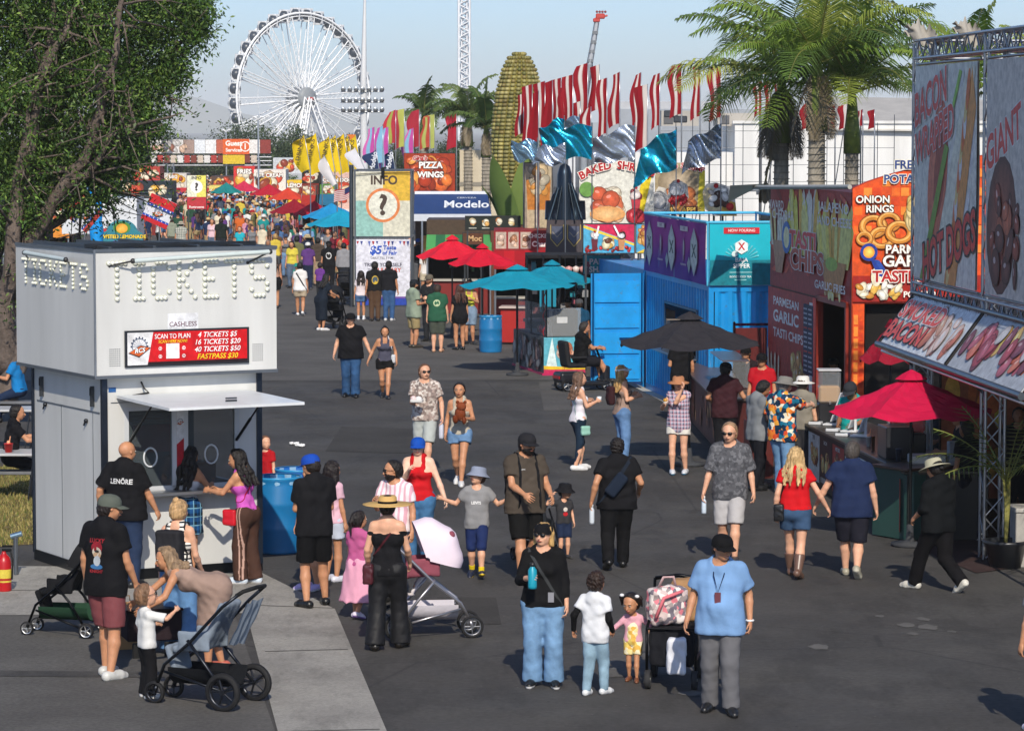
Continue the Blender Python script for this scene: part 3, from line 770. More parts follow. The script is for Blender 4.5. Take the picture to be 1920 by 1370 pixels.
def print_on(J,fn,size,at=(0,.7),back=False,c='#ffffff',name='print',extra=0):
 """fn(Art-like) geometry: list of (V2,F,color) in metres, projected on the shirt; at=(x,z) fractions of H"""
 t=bvh(J);m=MB();s_=-1 if back else 1
 for k,(V2,F,cc)in enumerate(fn):
  V=[]
  for x,z in V2:
   X=(at[0]*J['H']+x)*(-s_);Z=at[1]*J['H']+z
   h_=t.ray_cast(Vector((X,s_*.8,Z)),Vector((0,-s_,0)),1.2)
   y=h_[0].y if h_[0]is not None else 0
   V.append((X,y+s_*(.004+.0012*k+extra),Z))
  m.add(V,F,False,cc)
 return m.build(name,'cloth',J['root'])
def tx(s,size,c,ox=0,oz=0,**k):
 V,F=textgeo(s,size,k.pop('bold',.02),**k);return(V[:,:2]+(ox,oz),F,c)
def disc(r,c,ox=0,oz=0,sz=1,n=14):
 th=np.arange(n)*2*math.pi/n;return(np.vstack([[(ox,oz)],np.c_[ox+r*np.cos(th),oz+r*sz*np.sin(th)]]),[(0,i+1,(i+1)%n+1)for i in range(n)],c)
def gz(y):return 0.0 if y<300 else-14.0*min(1,((y-300)/250))**1.3
m,t,b=newmat('asphalt',.88,spec=.25)
ov=objvec(t)
n1=ramp(t,noise(t,.35,6,.65),(.3,'#413f3d'),(.5,'#4a4846'),(.72,'#565451'))
n2=ramp(t,noise(t,14,4,.7),(.35,.8),(.65,1.15));n3=ramp(t,noise(t,1.1,5,.7,sx=(1.0,.35,1)),(.5,1.0),(.6,.78),(.72,1.05))
c=mix(t,mix(t,n1,n2,1.0,'MULTIPLY'),n3,1.0,'MULTIPLY')
vo=N(t,'ShaderNodeTexVoronoi',i_Scale=2.3);t.links.new(ov,vo.inputs['Vector'])
sp=mth(t,'LESS_THAN',vo.outputs['Distance'],.035);c=mix(t,c,lin('#17171a'),mth(t,'MULTIPLY',sp,.7))
v2=N(t,'ShaderNodeTexVoronoi',i_Scale=3.7);t.links.new(ov,v2 .inputs['Vector'])
c=mix(t,c,lin('#7d7a74'),mth(t,'MULTIPLY',mth(t,'LESS_THAN',v2 .outputs['Distance'],.045),.5))
cr=N(t,'ShaderNodeTexVoronoi',i_Scale=.16,feature='DISTANCE_TO_EDGE');
wp=mix(t,ov,N(t,'ShaderNodeTexNoise',i_Scale=.8).outputs[1],.12);t.links.new(wp,cr.inputs['Vector'])
c=mix(t,c,lin('#232326'),mth(t,'MULTIPLY',mth(t,'LESS_THAN',cr.outputs['Distance'],.0022),.35))
t.links.new(c,b.inputs['Base Color']);bump(t,b,noise(t,90,3),.35,.01)
t.links.new(ramp(t,noise(t,.8,4),(.4,.78),(.7,.95)),b.inputs['Roughness'])
m,t,b=newmat('asphalt_old',.9,spec=.2)
c=mix(t,ramp(t,noise(t,.6,7,.7),(.3,'#4e4c4a'),(.7,'#64625f')),ramp(t,noise(t,20,3),(.35,.82),(.65,1.15)),1.0,'MULTIPLY');t.links.new(c,b.inputs['Base Color']);bump(t,b,noise(t,70,3),.3,.01)
m,t,b=newmat('concrete',.85,spec=.25)
c=mix(t,ramp(t,noise(t,.7,7,.7),(.3,'#7f7c77'),(.5,'#95928c'),(.7,'#a19e97')),ramp(t,noise(t,25,3),(.35,.88),(.65,1.1)),1.0,'MULTIPLY')
vo=N(t,'ShaderNodeTexVoronoi',i_Scale=4.5);t.links.new(objvec(t),vo.inputs['Vector']);c=mix(t,c,lin('#3c3a38'),mth(t,'MULTIPLY',mth(t,'LESS_THAN',vo.outputs['Distance'],.05),.7))
st_=ramp(t,noise(t,1.6,6,.75,sx=(1.6,.5,1)),(.5,1.0),(.62,.78));c=mix(t,c,st_,1.0,'MULTIPLY')
t.links.new(c,b.inputs['Base Color']);bump(t,b,noise(t,60,3),.25,.01)
ys=[-40,0,20,30,40,60,90,130,200,300]+list(range(325,560,25))+[800,1500,4000,14000];xs=[-6000,-900,-200,-60,-20,0,20,60,200,900,6000]
g=MB();V=[(x,y,gz(y))for y in ys for x in xs];nx=len(xs)
g.add(V,[(j*nx+i,j*nx+i+1,(j+1)*nx+i+1,(j+1)*nx+i)for j in range(len(ys)-1)for i in range(nx-1)],True)
g.build('ground','asphalt',kind='structure')
def gpoly(name,uv,mat,z,c='#ffffff',**k):
 g=MB();pts=[P(u,v)+(0,0,z)for u,v in uv];g.add(pts,[tuple(range(len(pts)))],False,c);return g.build(name,mat,kind='structure',**k)
gpoly('street',[(-900,716),(1180,712),(1130,560),(980,420),(-900,420)],'asphalt_old',.004)
gpoly('asphalt_patch',[(-300,1156),(440,1150),(560,1500),(-300,1500)],'asphalt_old',.004)
gpoly('pavement',[(-300,1060),(470,1064),(628,1142),(780,1500),(555,1500),(462,1150),(440,1150),(-300,1156)],'concrete',.008)
def joints():
 g=MB()
 for a,b_ in(((497,1222),(652,1218)),((545,1372),(712,1368)),((470,1135),(628,1141)),((150,1060),(165,1153)),((330,1062),(350,1151)),((-20,1108),(130,1106))):
  p,q=P(*a),P(*b_);d=nrm(q-p);n_=np.array([-d[1],d[0],0])*.02;g.quad(p-n_+(0,0,.0105),q-n_+(0,0,.0105),q+n_+(0,0,.0105),p+n_+(0,0,.0105),c='#4a4845')
 g.build('pavement_joints','dull',kind='structure')
joints()
gpoly('asphalt_band',[(-300,1255),(500,1262),(505,1272),(-300,1266)],'asphalt',.009)
gpoly('floor_mat',[(1722,1000),(1925,985),(1925,1062),(1830,1075),(1722,1030)],'dull',.012,'#3a2826')
gpoly('white_line',[(1170,716),(1186,714),(1262,752),(1250,757)],'dull',.008,'#b9b5aa')
def litter():
 rg=random.Random(3)
 for i,(u,v,l)in enumerate(((552,834,'crumpled white napkin lying on the asphalt right of the blue barrels'),(563,838,'second crumpled white napkin just right of the first one on the asphalt'))):
  F=Field((-.12,-.12,-.01),(.12,.12,.1),.008)
  for k in range(7):F.ell((rg.uniform(-.06,.06),rg.uniform(-.06,.06),.025),(rg.uniform(.02,.04),rg.uniform(.02,.04),.02),rotm((0,0,1),rg.uniform(0,180)),k=.005)
  F.fold(.008,.03,i);V_,F_=F.mesh();o=bpy.data.objects.new('napkin',mkmesh('napkin',V_,F_,'cloth'));link(o);o.location=P(u,v)+(0,0,.008);o.color=(.8,.8,.8,1);tag(o,l,'napkin','litter on the street')
litter()
def marks():
 rg=random.Random(9)
 for i in range(9):
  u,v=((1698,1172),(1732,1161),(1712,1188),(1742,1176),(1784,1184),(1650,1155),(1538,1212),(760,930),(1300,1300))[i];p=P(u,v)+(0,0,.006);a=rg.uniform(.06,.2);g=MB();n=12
  g.add([p+(a*rg.uniform(.6,1.1)*math.cos(k*6.283/n),a*1.6*rg.uniform(.5,1.2)*math.sin(k*6.283/n),0)for k in range(n)],[tuple(range(n))],False,'#605e5b');g.build('painted_light_spot','dull',kind='structure')  # spots of sunlight on the asphalt, painted as paler grey blobs
 for i,q in enumerate((((1010,716),(1160,716),(1180,768),(1020,770)),((640,800),(790,804),(770,850),(610,846)),((1120,1180),(1290,1176),(1330,1262),(1130,1270)),((820,1120),(930,1120),(940,1170),(815,1172)))):gpoly('asphalt_patch',q,('asphalt_old','asphalt_dark')[i%2],.005)
m,t,b=newmat('asphalt_dark',.92,spec=.2);c=mix(t,ramp(t,noise(t,.9,7,.7),(.3,'#3a3836'),(.7,'#474543')),ramp(t,noise(t,18,3),(.35,.85),(.65,1.12)),1.0,'MULTIPLY');t.links.new(c,b.inputs['Base Color']);bump(t,b,noise(t,70,3),.3,.01)
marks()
def grass():
 g=MB();pts=[P(u,v)for u,v in((-60,880),(62,870),(64,1020),(-60,1030))]
 g.add([p+(0,0,.006)for p in pts],[(0,1,2,3)],False,'#6e6038');g.build('dirt','dull',kind='structure')
 g=MB();rg=random.Random(5)
 for i in range(5200):
  a,b_=rg.random(),rg.random();p=(pts[0]*(1-a)+pts[1]*a)*(1-b_)+(pts[3]*(1-a)+pts[2]*a)*b_;th=rg.uniform(0,6.28);h=rg.uniform(.03,.09)
  d=np.array([math.cos(th),math.sin(th),0])*.012;g.add([p-d,p+d,p+(rg.uniform(-.03,.03),rg.uniform(-.03,.03),h)],[(0,1,2)],False,rg.choice(('#7d7440','#8f8450','#5f6a30','#a0935c')))
 g.build('grass','dull',kind='stuff',label='dry yellowish grass left of the ticket booth',category='grass')if False else tag(g.build('grass','dull'),'dry yellowish grass patch left of the white ticket booth','grass',kind='stuff')
grass()
def hills():
 m,t,b=newmat('hill',1.0,spec=0);t.links.new(ramp(t,noise(t,.002,6),(.3,'#5d6a5a'),(.7,'#857f6c')),b.inputs['Base Color'])
 g=MB();rg=random.Random(2);Y=9000.0;s_=S(Y);n=120;prof=[]
 key=[(-900,190),(0,176),(330,178),(380,186),(430,210),(520,222),(600,205),(690,208),(760,226),(860,232),(1100,230),(1300,226),(2900,215)]
 us=np.linspace(-900,2900,n);tv=np.interp(us,[k[0]for k in key],[k[1]for k in key])
 V=[]
 for j,(dy,f)in enumerate(((-700,0),(-350,.55),(0,1.0),(500,.8),(1200,0))):
  for i in range(n):
   x=(us[i]-UC)*Y/FPX;top=HCAM+(235-tv[i])*Y/FPX;V.append((x+rg.uniform(-20,20),Y+dy+rg.uniform(-80,80)*(f<1),-14+(top+14)*f*(1+rg.uniform(-.04,.04))))
 g.add(V,[(j*n+i,j*n+i+1,(j+1)*n+i+1,(j+1)*n+i)for j in range(4)for i in range(n-1)],True);g.build('hills','hill',kind='structure')
hills()
def leafcloud(pts,nrmls,size,cols,rg,asp=.38,name='crown',droop=.7):
 """a leaf (folded quad) at each point"""
 n=len(pts);d=rg.normal(size=(n,3));d[:,2]=d[:,2]*.7-droop;d/=np.linalg.norm(d,axis=1)[:,None]
 s_=rg.normal(size=(n,3));s_=np.cross(d,s_);s_/=np.linalg.norm(s_,axis=1)[:,None]+1e-9
 L=size*rg.uniform(.6,1.35,n)[:,None];W=L*asp
 V=np.stack([pts,pts+d*L*.5+s_*W*.5,pts+d*L,pts+d*L*.5-s_*W*.5],1).reshape(-1,3)
 F=np.arange(4*n).reshape(n,4);c=np.array([lin(k)for k in cols]);ci=rg.randint(0,len(cols),n);C=np.repeat(c[ci]*rg.uniform(.75,1.25,n)[:,None],4,0)
 return V,F,C
def branch_tree(root,base,rg,levels,l0,r0,dir0,spread=.55,up=.12,nb=(2,4),shrink=.74):
 g=MB();tips=[]
 def rec(p,d,l,r,lev):
  n=3;pts=[p];rr=[r];q=np.array(p,float);dd=np.array(d,float)
  for i in range(n):
   dd=nrm(dd+rg.normal(size=3)*.16+(0,0,up));q=q+dd*l/n;pts.append(q.copy());rr.append(r*(1-.3*(i+1)/n))
  g.path(pts,rr,8 if lev<2 else 5)
  if lev>=levels:tips.append(q);return
  if lev>=levels-2:tips.append((pts[1]+pts[2])/2)
  k=rg.randint(nb[0],nb[1]+1)
  for j in range(k):
   nd=nrm(dd+rg.normal(size=3)*spread);rec(q if j<2 else pts[2],nd,l*shrink*rg.uniform(.8,1.15),r*.66,lev+1)
 rec(base,dir0,l0,r0,0);return g,tips
def tree(name,label,cat,base,crown,nleaf,lsize,cols,seed,trunk=(.25,2.2),bark='#6b5f52',group=None,lobes=None,asp=.4):
 """crown: list of (centre, radii) ellipsoids (relative to base)"""
 rg=np.random.RandomState(seed);root=empty(name,base,0,label,cat,group)
 g=MB().col(bark);tips=[];c0=np.mean([np.array(c_[0])for c_ in crown],0)
 g.path([(0,0,-.2),(.1*trunk[0],0,trunk[1]*.5),(0,.1,trunk[1])],[trunk[0]*1.2,trunk[0],trunk[0]*.85],10)
 for c_,r_ in crown:
  c_=np.array(c_,float);q=np.array([0,.1,trunk[1]]);mid=(q+c_)/2+rg.normal(size=3)*.2
  g.path([q,mid,c_,c_+(0,0,r_[2]*.6)],[trunk[0]*.6,trunk[0]*.4,trunk[0]*.2,.02],6)
  for k in range(5):
   e=c_+rg.normal(size=3)*np.array(r_)*.45;g.path([mid,(mid+e)/2+rg.normal(size=3)*.15,e],[trunk[0]*.25,trunk[0]*.15,.015],5)
 g.build('trunk','bark',root)
 vol=np.array([np.prod(c_[1])for c_ in crown])**.7;vol/=vol.sum();pts=[]
 for(c_,r_),f in zip(crown,vol):
  k=max(10,int(nleaf*f/26));d=rg.normal(size=(k,3));d/=np.linalg.norm(d,axis=1)[:,None];rad=rg.uniform(.45,1.08,k)**.7
  cc=np.array(c_)+d*rad[:,None]*np.array(r_);cl=np.array(r_).mean()*.17
  pts.append((cc[:,None,:]+rg.normal(size=(k,26,3))*cl*rg.uniform(.5,1.4,(k,1,1))).reshape(-1,3))
 V,F,C=leafcloud(np.vstack(pts),None,lsize,cols,rg,asp)
 o=bpy.data.objects.new('crown',mkmesh('crown',V,F,'leaf',C,smooth=False));link(o,root);return root
def big_tree():
 rg=np.random.RandomState(12);Y=62.0;base=np.array([(10-UC)*Y/FPX,Y,0])
 root=empty('ficus_tree',base,0,'large leaning shade tree with grey limbs behind the white ticket booth','tree');g=MB().col('#6c6058')
 def w(u,v,dy=0):p=Q(u,v,Y+dy);return p-base
 limbs=[[(12,770,0),(18,690,0),(10,600,0),(30,500,.3),(70,400,.5),(130,330,.3),(200,260,0),(270,170,-.3),(330,90,-.2)],[(14,700,0),(4,590,-.3),(20,470,-.6),(36,340,-.9),(60,220,-1.2),(90,100,-1.4),(110,-60,-1.2)],[(20,560,0),(60,440,-.4),(120,350,-.8),(175,265,-1.2),(190,180,-1.5),(215,90,-1.8),(235,-30,-2)],[(10,640,0),(-30,500,.3),(-60,330,.6),(-80,150,.8),(-60,-40,.8)],[(50,470,.2),(95,425,.6),(150,392,1.0),(195,360,1.2),(225,325,1.3)],[(36,340,-.9),(66,250,-1.1),(70,170,-1.4),(120,60,-1.6),(150,-30,-1.5)],[(120,350,-.8),(165,322,-1.1),(205,255,-1.4),(255,235,-1.4)],[(0,620,.2),(-6,480,.9),(30,360,1.2),(60,280,1.4),(140,150,1.2),(190,20,1.0)]]
 rads=[.26,.2,.16,.2,.1,.13,.09,.15];ends=[]
 for L,r in zip(limbs,rads):
  pts=[w(*q)for q in L];pp=[]
  for a,b_ in zip(pts[:-1],pts[1:]):
   for k in range(3):pp.append(a+(b_-a)*k/3+rg.normal(size=3)*.035)
  pp.append(pts[-1]);n=len(pp);g.path(pp,[r*(1-.85*i/n)+.012 for i in range(n)],9)
  for i in range(n//3,n):
   for k in range(3):
    e=pp[i]+rg.normal(size=3)*(.5,.5,.45)+(.15,0,.1);mid=(pp[i]+e)/2+rg.normal(size=3)*.12;g.path([pp[i],mid,e],[.035,.022,.008],5);ends+=[mid,e]
    e2=e+rg.normal(size=3)*.3;g.path([mid,e2],[.016,.006],4);ends.append(e2)
 g.build('trunk','bark',root)
 blobs=[(60,40,120),(180,60,120),(290,40,90),(350,20,55),(375,60,28),(330,120,50),(250,150,90),(120,160,120),(20,190,100),(268,200,46),(200,250,80),(100,280,80),(30,300,80),(250,285,44),(205,328,42),(150,350,50),(60,380,50),(-80,100,160),(-60,300,120),(120,-80,160),(290,-60,100),(-60,-100,160),(290,245,20),(318,160,28),(383,20,25),(10,420,35)]
 pts=[];tone=[]
 for u,v,r in blobs:
  rr=r*Y/FPX;k=int(46*rr*rr/.25)+10
  for i in range(k):
   d=nrm(rg.normal(size=3));c_=w(u,v)+d*rr*rg.uniform(.2,1.0)*(1,1.5 if rr>.4 else 1,1)-(0,.35,0);pts.append(c_+rg.normal(size=(34,3))*rg.uniform(.07,.2)*(1,1,1.1));tone.append(np.full(34,rg.choice((.55,.75,.95,1.1,1.4))))
 for e in ends:pts.append(e+rg.normal(size=(14,3))*.14);tone.append(np.full(14,.9))
 pts=np.vstack(pts);tone=np.concatenate(tone);V,F,C=leafcloud(pts,None,.095,('#50702f','#44622c','#6c8a3e','#3a5228','#7c9648','#48682f'),rg,.36);C=C*np.repeat(tone,4)[:,None]
 o=bpy.data.objects.new('crown',mkmesh('crown',V,F,'leaf',C,smooth=False));link(o,root)
big_tree()
G1=('#3d4f30','#4a5c38','#33432a','#56663f')
tree('ficus_tree','broad dark round-headed tree below the white observation wheel','tree',(P(465,300)[0]*0+(465-UC)*330/FPX,330,-2),[((0,0,5.0),(4.6,3,2.6)),((-3,0,3.6),(3,3,2.2)),((3.2,0,3.4),(3,3,2.2)),((.5,-1,2.8),(5,3,2.4))],26000,.3,G1,3,(.4,1.5))
tree('ficus_tree','brownish far tree left of the broad round tree','tree',((345-UC)*360/FPX,360,-2),[((0,0,4.2),(2.4,2,2.0)),((1.8,0,3),(2,2,1.6))],7000,.3,('#5c5446','#4b4a3a','#6a6150'),4,(.3,1.5))
for i,(u,Y,hh,ww,l)in enumerate(((300,300,5.5,5,'low dark tree far behind the leaning shade tree'),(240,290,5,5,'wide dark tree far behind the second ticket booth'),(555,280,5.6,2.4,'dark tree behind the yellow feather flags'),(640,290,4.6,3,'dense dark tree behind the light mast'),(130,260,4.5,5,'leafy tree far behind the blue inflatable tube'),(850,230,4.8,3.0,'dense green tree beside the palms left of the giant corn'),(760,300,4.2,4,'low green tree behind the pink flags'),(20,240,5,6,'wide leafy tree at the far left edge'))):
 tree('shade_tree',l,'tree',((u-UC)*Y/FPX,Y,0),[((0,0,hh*.62),(ww*.6,2,hh*.36)),((-ww*.4,0,hh*.5),(ww*.4,2,hh*.28)),((ww*.4,0,hh*.5),(ww*.4,2,hh*.3))],7000,.26,G1,20+i,(.25,1.6))
tree('shade_tree','small bright green tree between the far food stalls','tree',((540-UC)*215/FPX,215,0),[((0,0,1.6),(.8,.8,.9))],1800,.16,('#5b7a3a','#4c6a30'),60,(.08,.8))
def palm(label,u,v,Y,zc,r_tr,fronds,L,seed,cols,group='palms',shaft=True,skirt=0,droop=1.1,wl=.5,name='palm_tree',base=0.0,nleaf=50,lw=.027,lean=0):
 rg=np.random.RandomState(seed);x=(u-UC)*Y/FPX;root=empty(name,(x,Y,base),0,label,'palm tree',group)
 g=MB().col('#8b8478');H=zc-base;g.path([(lean*.0,0,0),(lean*.4,0,H*.4),(lean*.8,0,H*.8)],[r_tr*1.2,r_tr,r_tr*.95],14)
 for k in range(int(H*.8/.16)):
  z_=k*.16+.1;g.lathe([(r_tr*1.06*(1.15-.2*z_/H),-.012),(r_tr*1.11*(1.15-.2*z_/H),0),(r_tr*1.06*(1.15-.2*z_/H),.012)],(lean*z_/H,0,z_),14,'#7a7468')
 g.build('trunk','bark',root)
 if shaft:g=MB().col('#6f7f3c');g.path([(lean*.8,0,H*.78),(lean*.87,0,H*.87),(lean,0,H)],[r_tr*1.25,r_tr*1.1,r_tr*.55],12);g.build('crownshaft','leaf',root)
 def frond(az,el,L_,cols,dr,dead=False):
  g=MB();o=np.array([lean,0,H]);h=np.array([math.cos(az),math.sin(az),0]);d=h*math.cos(el)+np.array([0,0,math.sin(el)]);pts=[o];n=12
  for i in range(n):
   d=nrm(d+np.array([0,0,-1])*dr/n*(1+1.6*i/n));pts.append(pts[-1]+d*L_/n)
  cc=cols[rg.randint(len(cols))];g.path(pts,[.03*(1-.8*i/n)for i in range(n+1)],5,'#8a8a48' if not dead else '#8a7a60')
  V,F=[],[]
  for k in range(nleaf):
   t_=.1+.9*k/nleaf;i=min(int(t_*n),n-1);f=t_*n-i;p=pts[i]+(pts[i+1]-pts[i])*f;dd=nrm(pts[i+1]-pts[i]);sd=nrm(np.cross(dd,(0,0,1)));upv=np.cross(sd,dd)
   ll=wl*L_*.6*math.sin(math.pi*min(1,.18+t_*.82))**.6*rg.uniform(.8,1.1)
   for s_ in(-1,1):
    dir_=nrm(sd*s_*.85+dd*.6+upv*rg.uniform(.05,.35));q1=p+dir_*ll*.5+np.array([0,0,-.06*ll]);q2=p+nrm(dir_+(0,0,-.75-rg.uniform(0,.5)))*ll*.5+(q1-p)*.95
    w_=dd*lw*(1.0 if not dead else .6);b=len(V);V+=[p-w_*.6,p+w_*.6,q1+w_,q1-w_,q2];F+=[(b,b+1,b+2,b+3),(b+3,b+2,b+4)]
  g.add(V,F,False,cc);g.build('frond','leaf',root)
 for k in range(fronds):
  az=2*math.pi*k*.382+rg.uniform(-.2,.2);f=k/fronds;el=math.radians(82-74*f+rg.uniform(-8,8));frond(az,el,L*(.85+.25*rg.rand())*(.9+.15*min(1,f*2)),cols,droop*(1.1-.5*f))
 for k in range(skirt):frond(rg.uniform(0,6.28),math.radians(-60-rg.uniform(0,20)),L*.5,('#84775f','#6f6350'),.6,True)
 return root
PC=('#76903c','#637f38','#94a448','#556e34','#a0a856')
palm('tall palm with feathery crown rising behind the fries stand, rightmost of the three',1596,0,78,6.5,.17,18,3.5,1,PC,droop=.95)
palm('left palm of the three behind the fries stand with dead grey fringe',1464,0,80,6.8,.19,16,3.9,2,PC,skirt=16,droop=.95)
palm('dark-shafted palm between the other two behind the fries stand',1530,0,77,7.2,.21,16,3.7,3,PC,skirt=5,droop=.9)
palm('palm rising behind the truss tower with upright bright fronds',1815,0,70,6.4,.16,9,2.2,4,('#7a9038','#8a9c44','#5e7a30'),droop=.7)
palm('tall palm peeking over the hot dog banners at the right edge',1935,0,74,6.7,.16,9,2.0,5,PC)
palm('feathery palm standing left of the giant corn cob',878,0,150,6.1,.2,14,2.8,6,('#5a7038','#48602f','#6a7c44'),lw=.05,nleaf=30,skirt=3)
palm('palm with arching top frond behind the red and green flags',795,0,165,6.3,.2,11,2.4,7,('#5f7540','#4b6030'),lw=.05,nleaf=30)
palm('second palm close beside the giant corn cob',912,0,140,5.6,.2,12,2.4,8,('#5a7038','#48602f','#6a7c44'),lw=.05,nleaf=30,skirt=3)
palm('dry palm stump hung with dead fronds between shrimp sign and scaffold',1435,0,84,4.3,.14,1,1.2,9,('#6f6350',),skirt=9,shaft=False)
DOTS={'T':["11111","00100","00100","00100","00100","00100","00100"],'I':["111","010","010","010","010","010","111"],'C':["01110","10001","10000","10000","10000","10001","01110"],'K':["10001","10010","10100","11000","10100","10010","10001"],'E':["1111","1000","1000","1110","1000","1000","1111"],'S':["01110","10001","10000","01110","00001","10001","01110"]}
def bulbs(root,o,x,y_out,wd,ht,r):
 word="TICKETS";n=sum(len(DOTS[c_][0])for c_ in word)+1.5*6;dx=wd/(n-1);dz=ht/6;cx=0
 for c_ in word:
  m_=MB();back=MB()
  for j,row in enumerate(DOTS[c_]):
   for i,k in enumerate(row):
    if k=='1':
     p=o+x*(cx+i*dx)+(0,0,-j*dz);m_.lathe([(r*.2,r*.9),(r*.72,r*.72),(r,r*.15),(r*.98,0)],p+y_out*.012,10,'#e9ebe0',ax=y_out)
     m_.lathe([(r*1.16,0),(r*1.12,.012),(r*.8,.014)],p+y_out*.001,10,'#b9bca6',ax=y_out)
  m_.build('bulb_letter','bulb',root);cx+=(len(DOTS[c_][0])+1.5)*dx
def logo(A,cx,cz,s,word='RCS'):
 A.ring(cx,cz+.12*s,.30*s,.34*s,'#5d6b80');
 for k in range(9):
  a=math.pi*k/8;A.line([(cx,cz+.1*s),(cx+.33*s*math.cos(a),cz+.12*s+.33*s*math.sin(a))],.012*s,'#8793a5');A.ell(cx+.37*s*math.cos(a),cz+.12*s+.37*s*math.sin(a),.035*s,.04*s,'#303c55')
 d=[(-.46,-.12),(.05,.16),(.46,.06),(-.02,-.28)]
 A.poly([(cx+a*s*1.12,cz-.02*s+b_*s*1.15)for a,b_ in d],'#1a1a1c');A.poly([(cx+a*s,cz-.02*s+b_*s)for a,b_ in d],'#d2622c');A.text(word,cx,cz-.06*s,.26*s,'#f4f4f4',.03,.3,out='#1a1a1c',rot=6)
def booth():
 A0=P(197,1091);fx=nrm(P(482,1070)-A0);W=2.15;D=2.46;nb_=np.array([-fx[1],fx[0],0])
 root=empty('ticket_booth',A0,math.atan2(fx[1],fx[0]),'white two-storey ticket booth with TICKETS spelled in bulbs on top','ticket booth')
 W1='#cfd0ce';g=MB().col(W1)
 x0,x1,z0,z1=.28,1.86,1.13,2.2
 g.box((.0,.0,.12),(W,.05,z0));g.box((0,0,z0),(x0,.05,z1));g.box((x1,0,z0),(W,.05,z1));g.box((0,0,z1),(W,.05,2.62))
 g.box((0,.05,.12),(.05,D,2.62));g.box((W-.05,.05,.12),(W,D,1.1));g.box((W-.05,.05,2.25),(W,D,2.62));g.box((W-.05,.05,1.1),(W,.3,2.25));g.box((W-.05,D-.3,1.1),(W,D,2.25));g.box((.05,D-.05,.12),(W-.05,D,2.62));g.box((.05,.05,.12),(W-.05,D-.05,.2),c='#777777');g.box((.05,.05,2.5),(W-.05,D-.05,2.6),c='#aaaaaa')  # right wall opening is made up, added to let skylight into the interior
 g.build('wall','panel',root)
 g=MB().col('#3d4654')
 for x in(-.025,W-.045):g.box((x,-.03,.1),(x+.07,.04,2.6))
 g.box((-.03,D-.02,.1),(.04,D+.03,2.6));g.box((-.02,-.022,.0),(W+.02,.0,.14),c='#2b2d30');g.box((-.022,0,.0),(0,D,.14),c='#2b2d30');g.build('corner_trim','metal',root)
 g=MB().col('#1c1d20');g.tube((.3,.5,.12),(.3,.6,.12),.12,n=12)
 g=MB().col('#9da2a8');g.box((-.006,.12,2.12),(0,D-.12,2.14));g.box((-.006,.35,.14),(0,.362,2.12));g.box((-.006,1.45,.14),(0,1.462,2.12));g.box((0.1,-.006,2.26),(W-.1,0,2.272));g.build('seam','metal',root)
 for y_,z_ in((.3,2.36),(2.1,2.36)):
  l=MB().col('#55585c');l.box((-.05,y_,z_-.16),(0,y_+.035,z_+.1));l.box((-.06,y_+.01,z_-.02),(-.045,y_+.025,z_+.08),c='#222222');l.build('latch','metal',root)
 for y_,z_ in((.55,2.0),(2.0,2.1)):
  l=MB().col('#3a3c40');l.ell((-.02,y_,z_),(.03,.03,.03));l.tube((-.03,y_,z_),(-.03,y_+.05,z_-.06),.012);l.build('handle','metal',root)
 OH=.17;zb,zt=2.62,4.2;g=MB().col('#d2d3d1');g.box((-OH,-OH,zb),(W+OH,D+OH,zt-.03));up=g.build('upper_box','panel',root)
 g=MB().col('#8d9196')
 for a,b_ in(((-OH-.012,-OH-.012),(W+OH+.012,-OH)),((-OH-.012,-OH),(-OH,D+OH)),((W+OH,-OH),(W+OH+.012,D+OH))):
  g.box((a[0],a[1],zb-.035),(b_[0],b_[1],zb+.006));g.box((a[0],a[1],zt-.035),(b_[0],b_[1],zt+.01))
 g.box((-OH-.014,-OH-.014,zb),(-OH+.012,-OH-.001,zt),c='#a9adb2');g.build('edge_trim','metal',root)
 g=MB().col('#5a5d60');g.box((-OH,-OH,zt-.03),(W+OH,D+OH,zt-.005));
 for k in range(4):g.box((.05+.6*k,-.1,zt-.005),(.09+.6*k,D+.1,zt+.035),c='#6d7074')
 g.box((-.1,.3,zt),(W+.1,.34,zt+.06),c='#45484c');g.build('roof','metal',root)
 for a,b_,tilt in(((.28,-OH-.16,zt-.14),(W+.02,-OH-.14,zt-.06),0),((-OH-.15,.42,zt-.14),(-OH-.15,1.9,zt-.1),1)):
  g=MB().col('#aeb4b6');g.tube(a,b_,.03,c='#c6d2d0');a,b_=np.array(a),np.array(b_)
  for q in(a,b_):
   h_=np.array([(-OH if tilt else q[0]-.25),(-OH if not tilt else q[1]+.25),zt-.2]);g.tube(q,h_,.012,c='#333333');g.ell(h_,.022,8,'#222222');g.ell(q,.035,8,'#333333')
  g.build('tube_lamp','plastic',root)
 bulbs(up,np.array([.02,-OH,zt-.17]),np.array([1.,0,0]),np.array([0,-1.,0]),2.17,.45,.03)
 bulbs(up,np.array([-OH,2.35,zt-.2]),np.array([0,-1.,0]),np.array([-1.,0,0]),2.3,.30,.02)
 A=Art((.56+.25,-OH,3.12),(1,0,0));A.rect(0,0,.42,.26,'#e4e6ea');A.text("CASHLESS",.21,.12,.085,'#5c1c3c',.012);A.build('notice',up)
 g=MB().col('#4a4d52');sx0,sx1,sz0,sz1=.22,1.92,2.72,3.18
 g.box((sx0,-OH-.03,sz0),(sx1,-OH-.002,sz1));sg=g.build('price_sign','metal',root)
 A=Art((sx0+.03,-OH-.031,sz0+.025),(1,0,0));w_,h_=sx1-sx0-.06,sz1-sz0-.05
 A.rect(0,0,w_,h_,'#c8141c');A.poly([(0,0),(.27,0),(.35,h_),(0,h_)],'#dcdcde');A.poly([(.27,0),(w_,0),(w_,.035),(.28,.035)],'#241418');logo(A,.16,.2,.3)
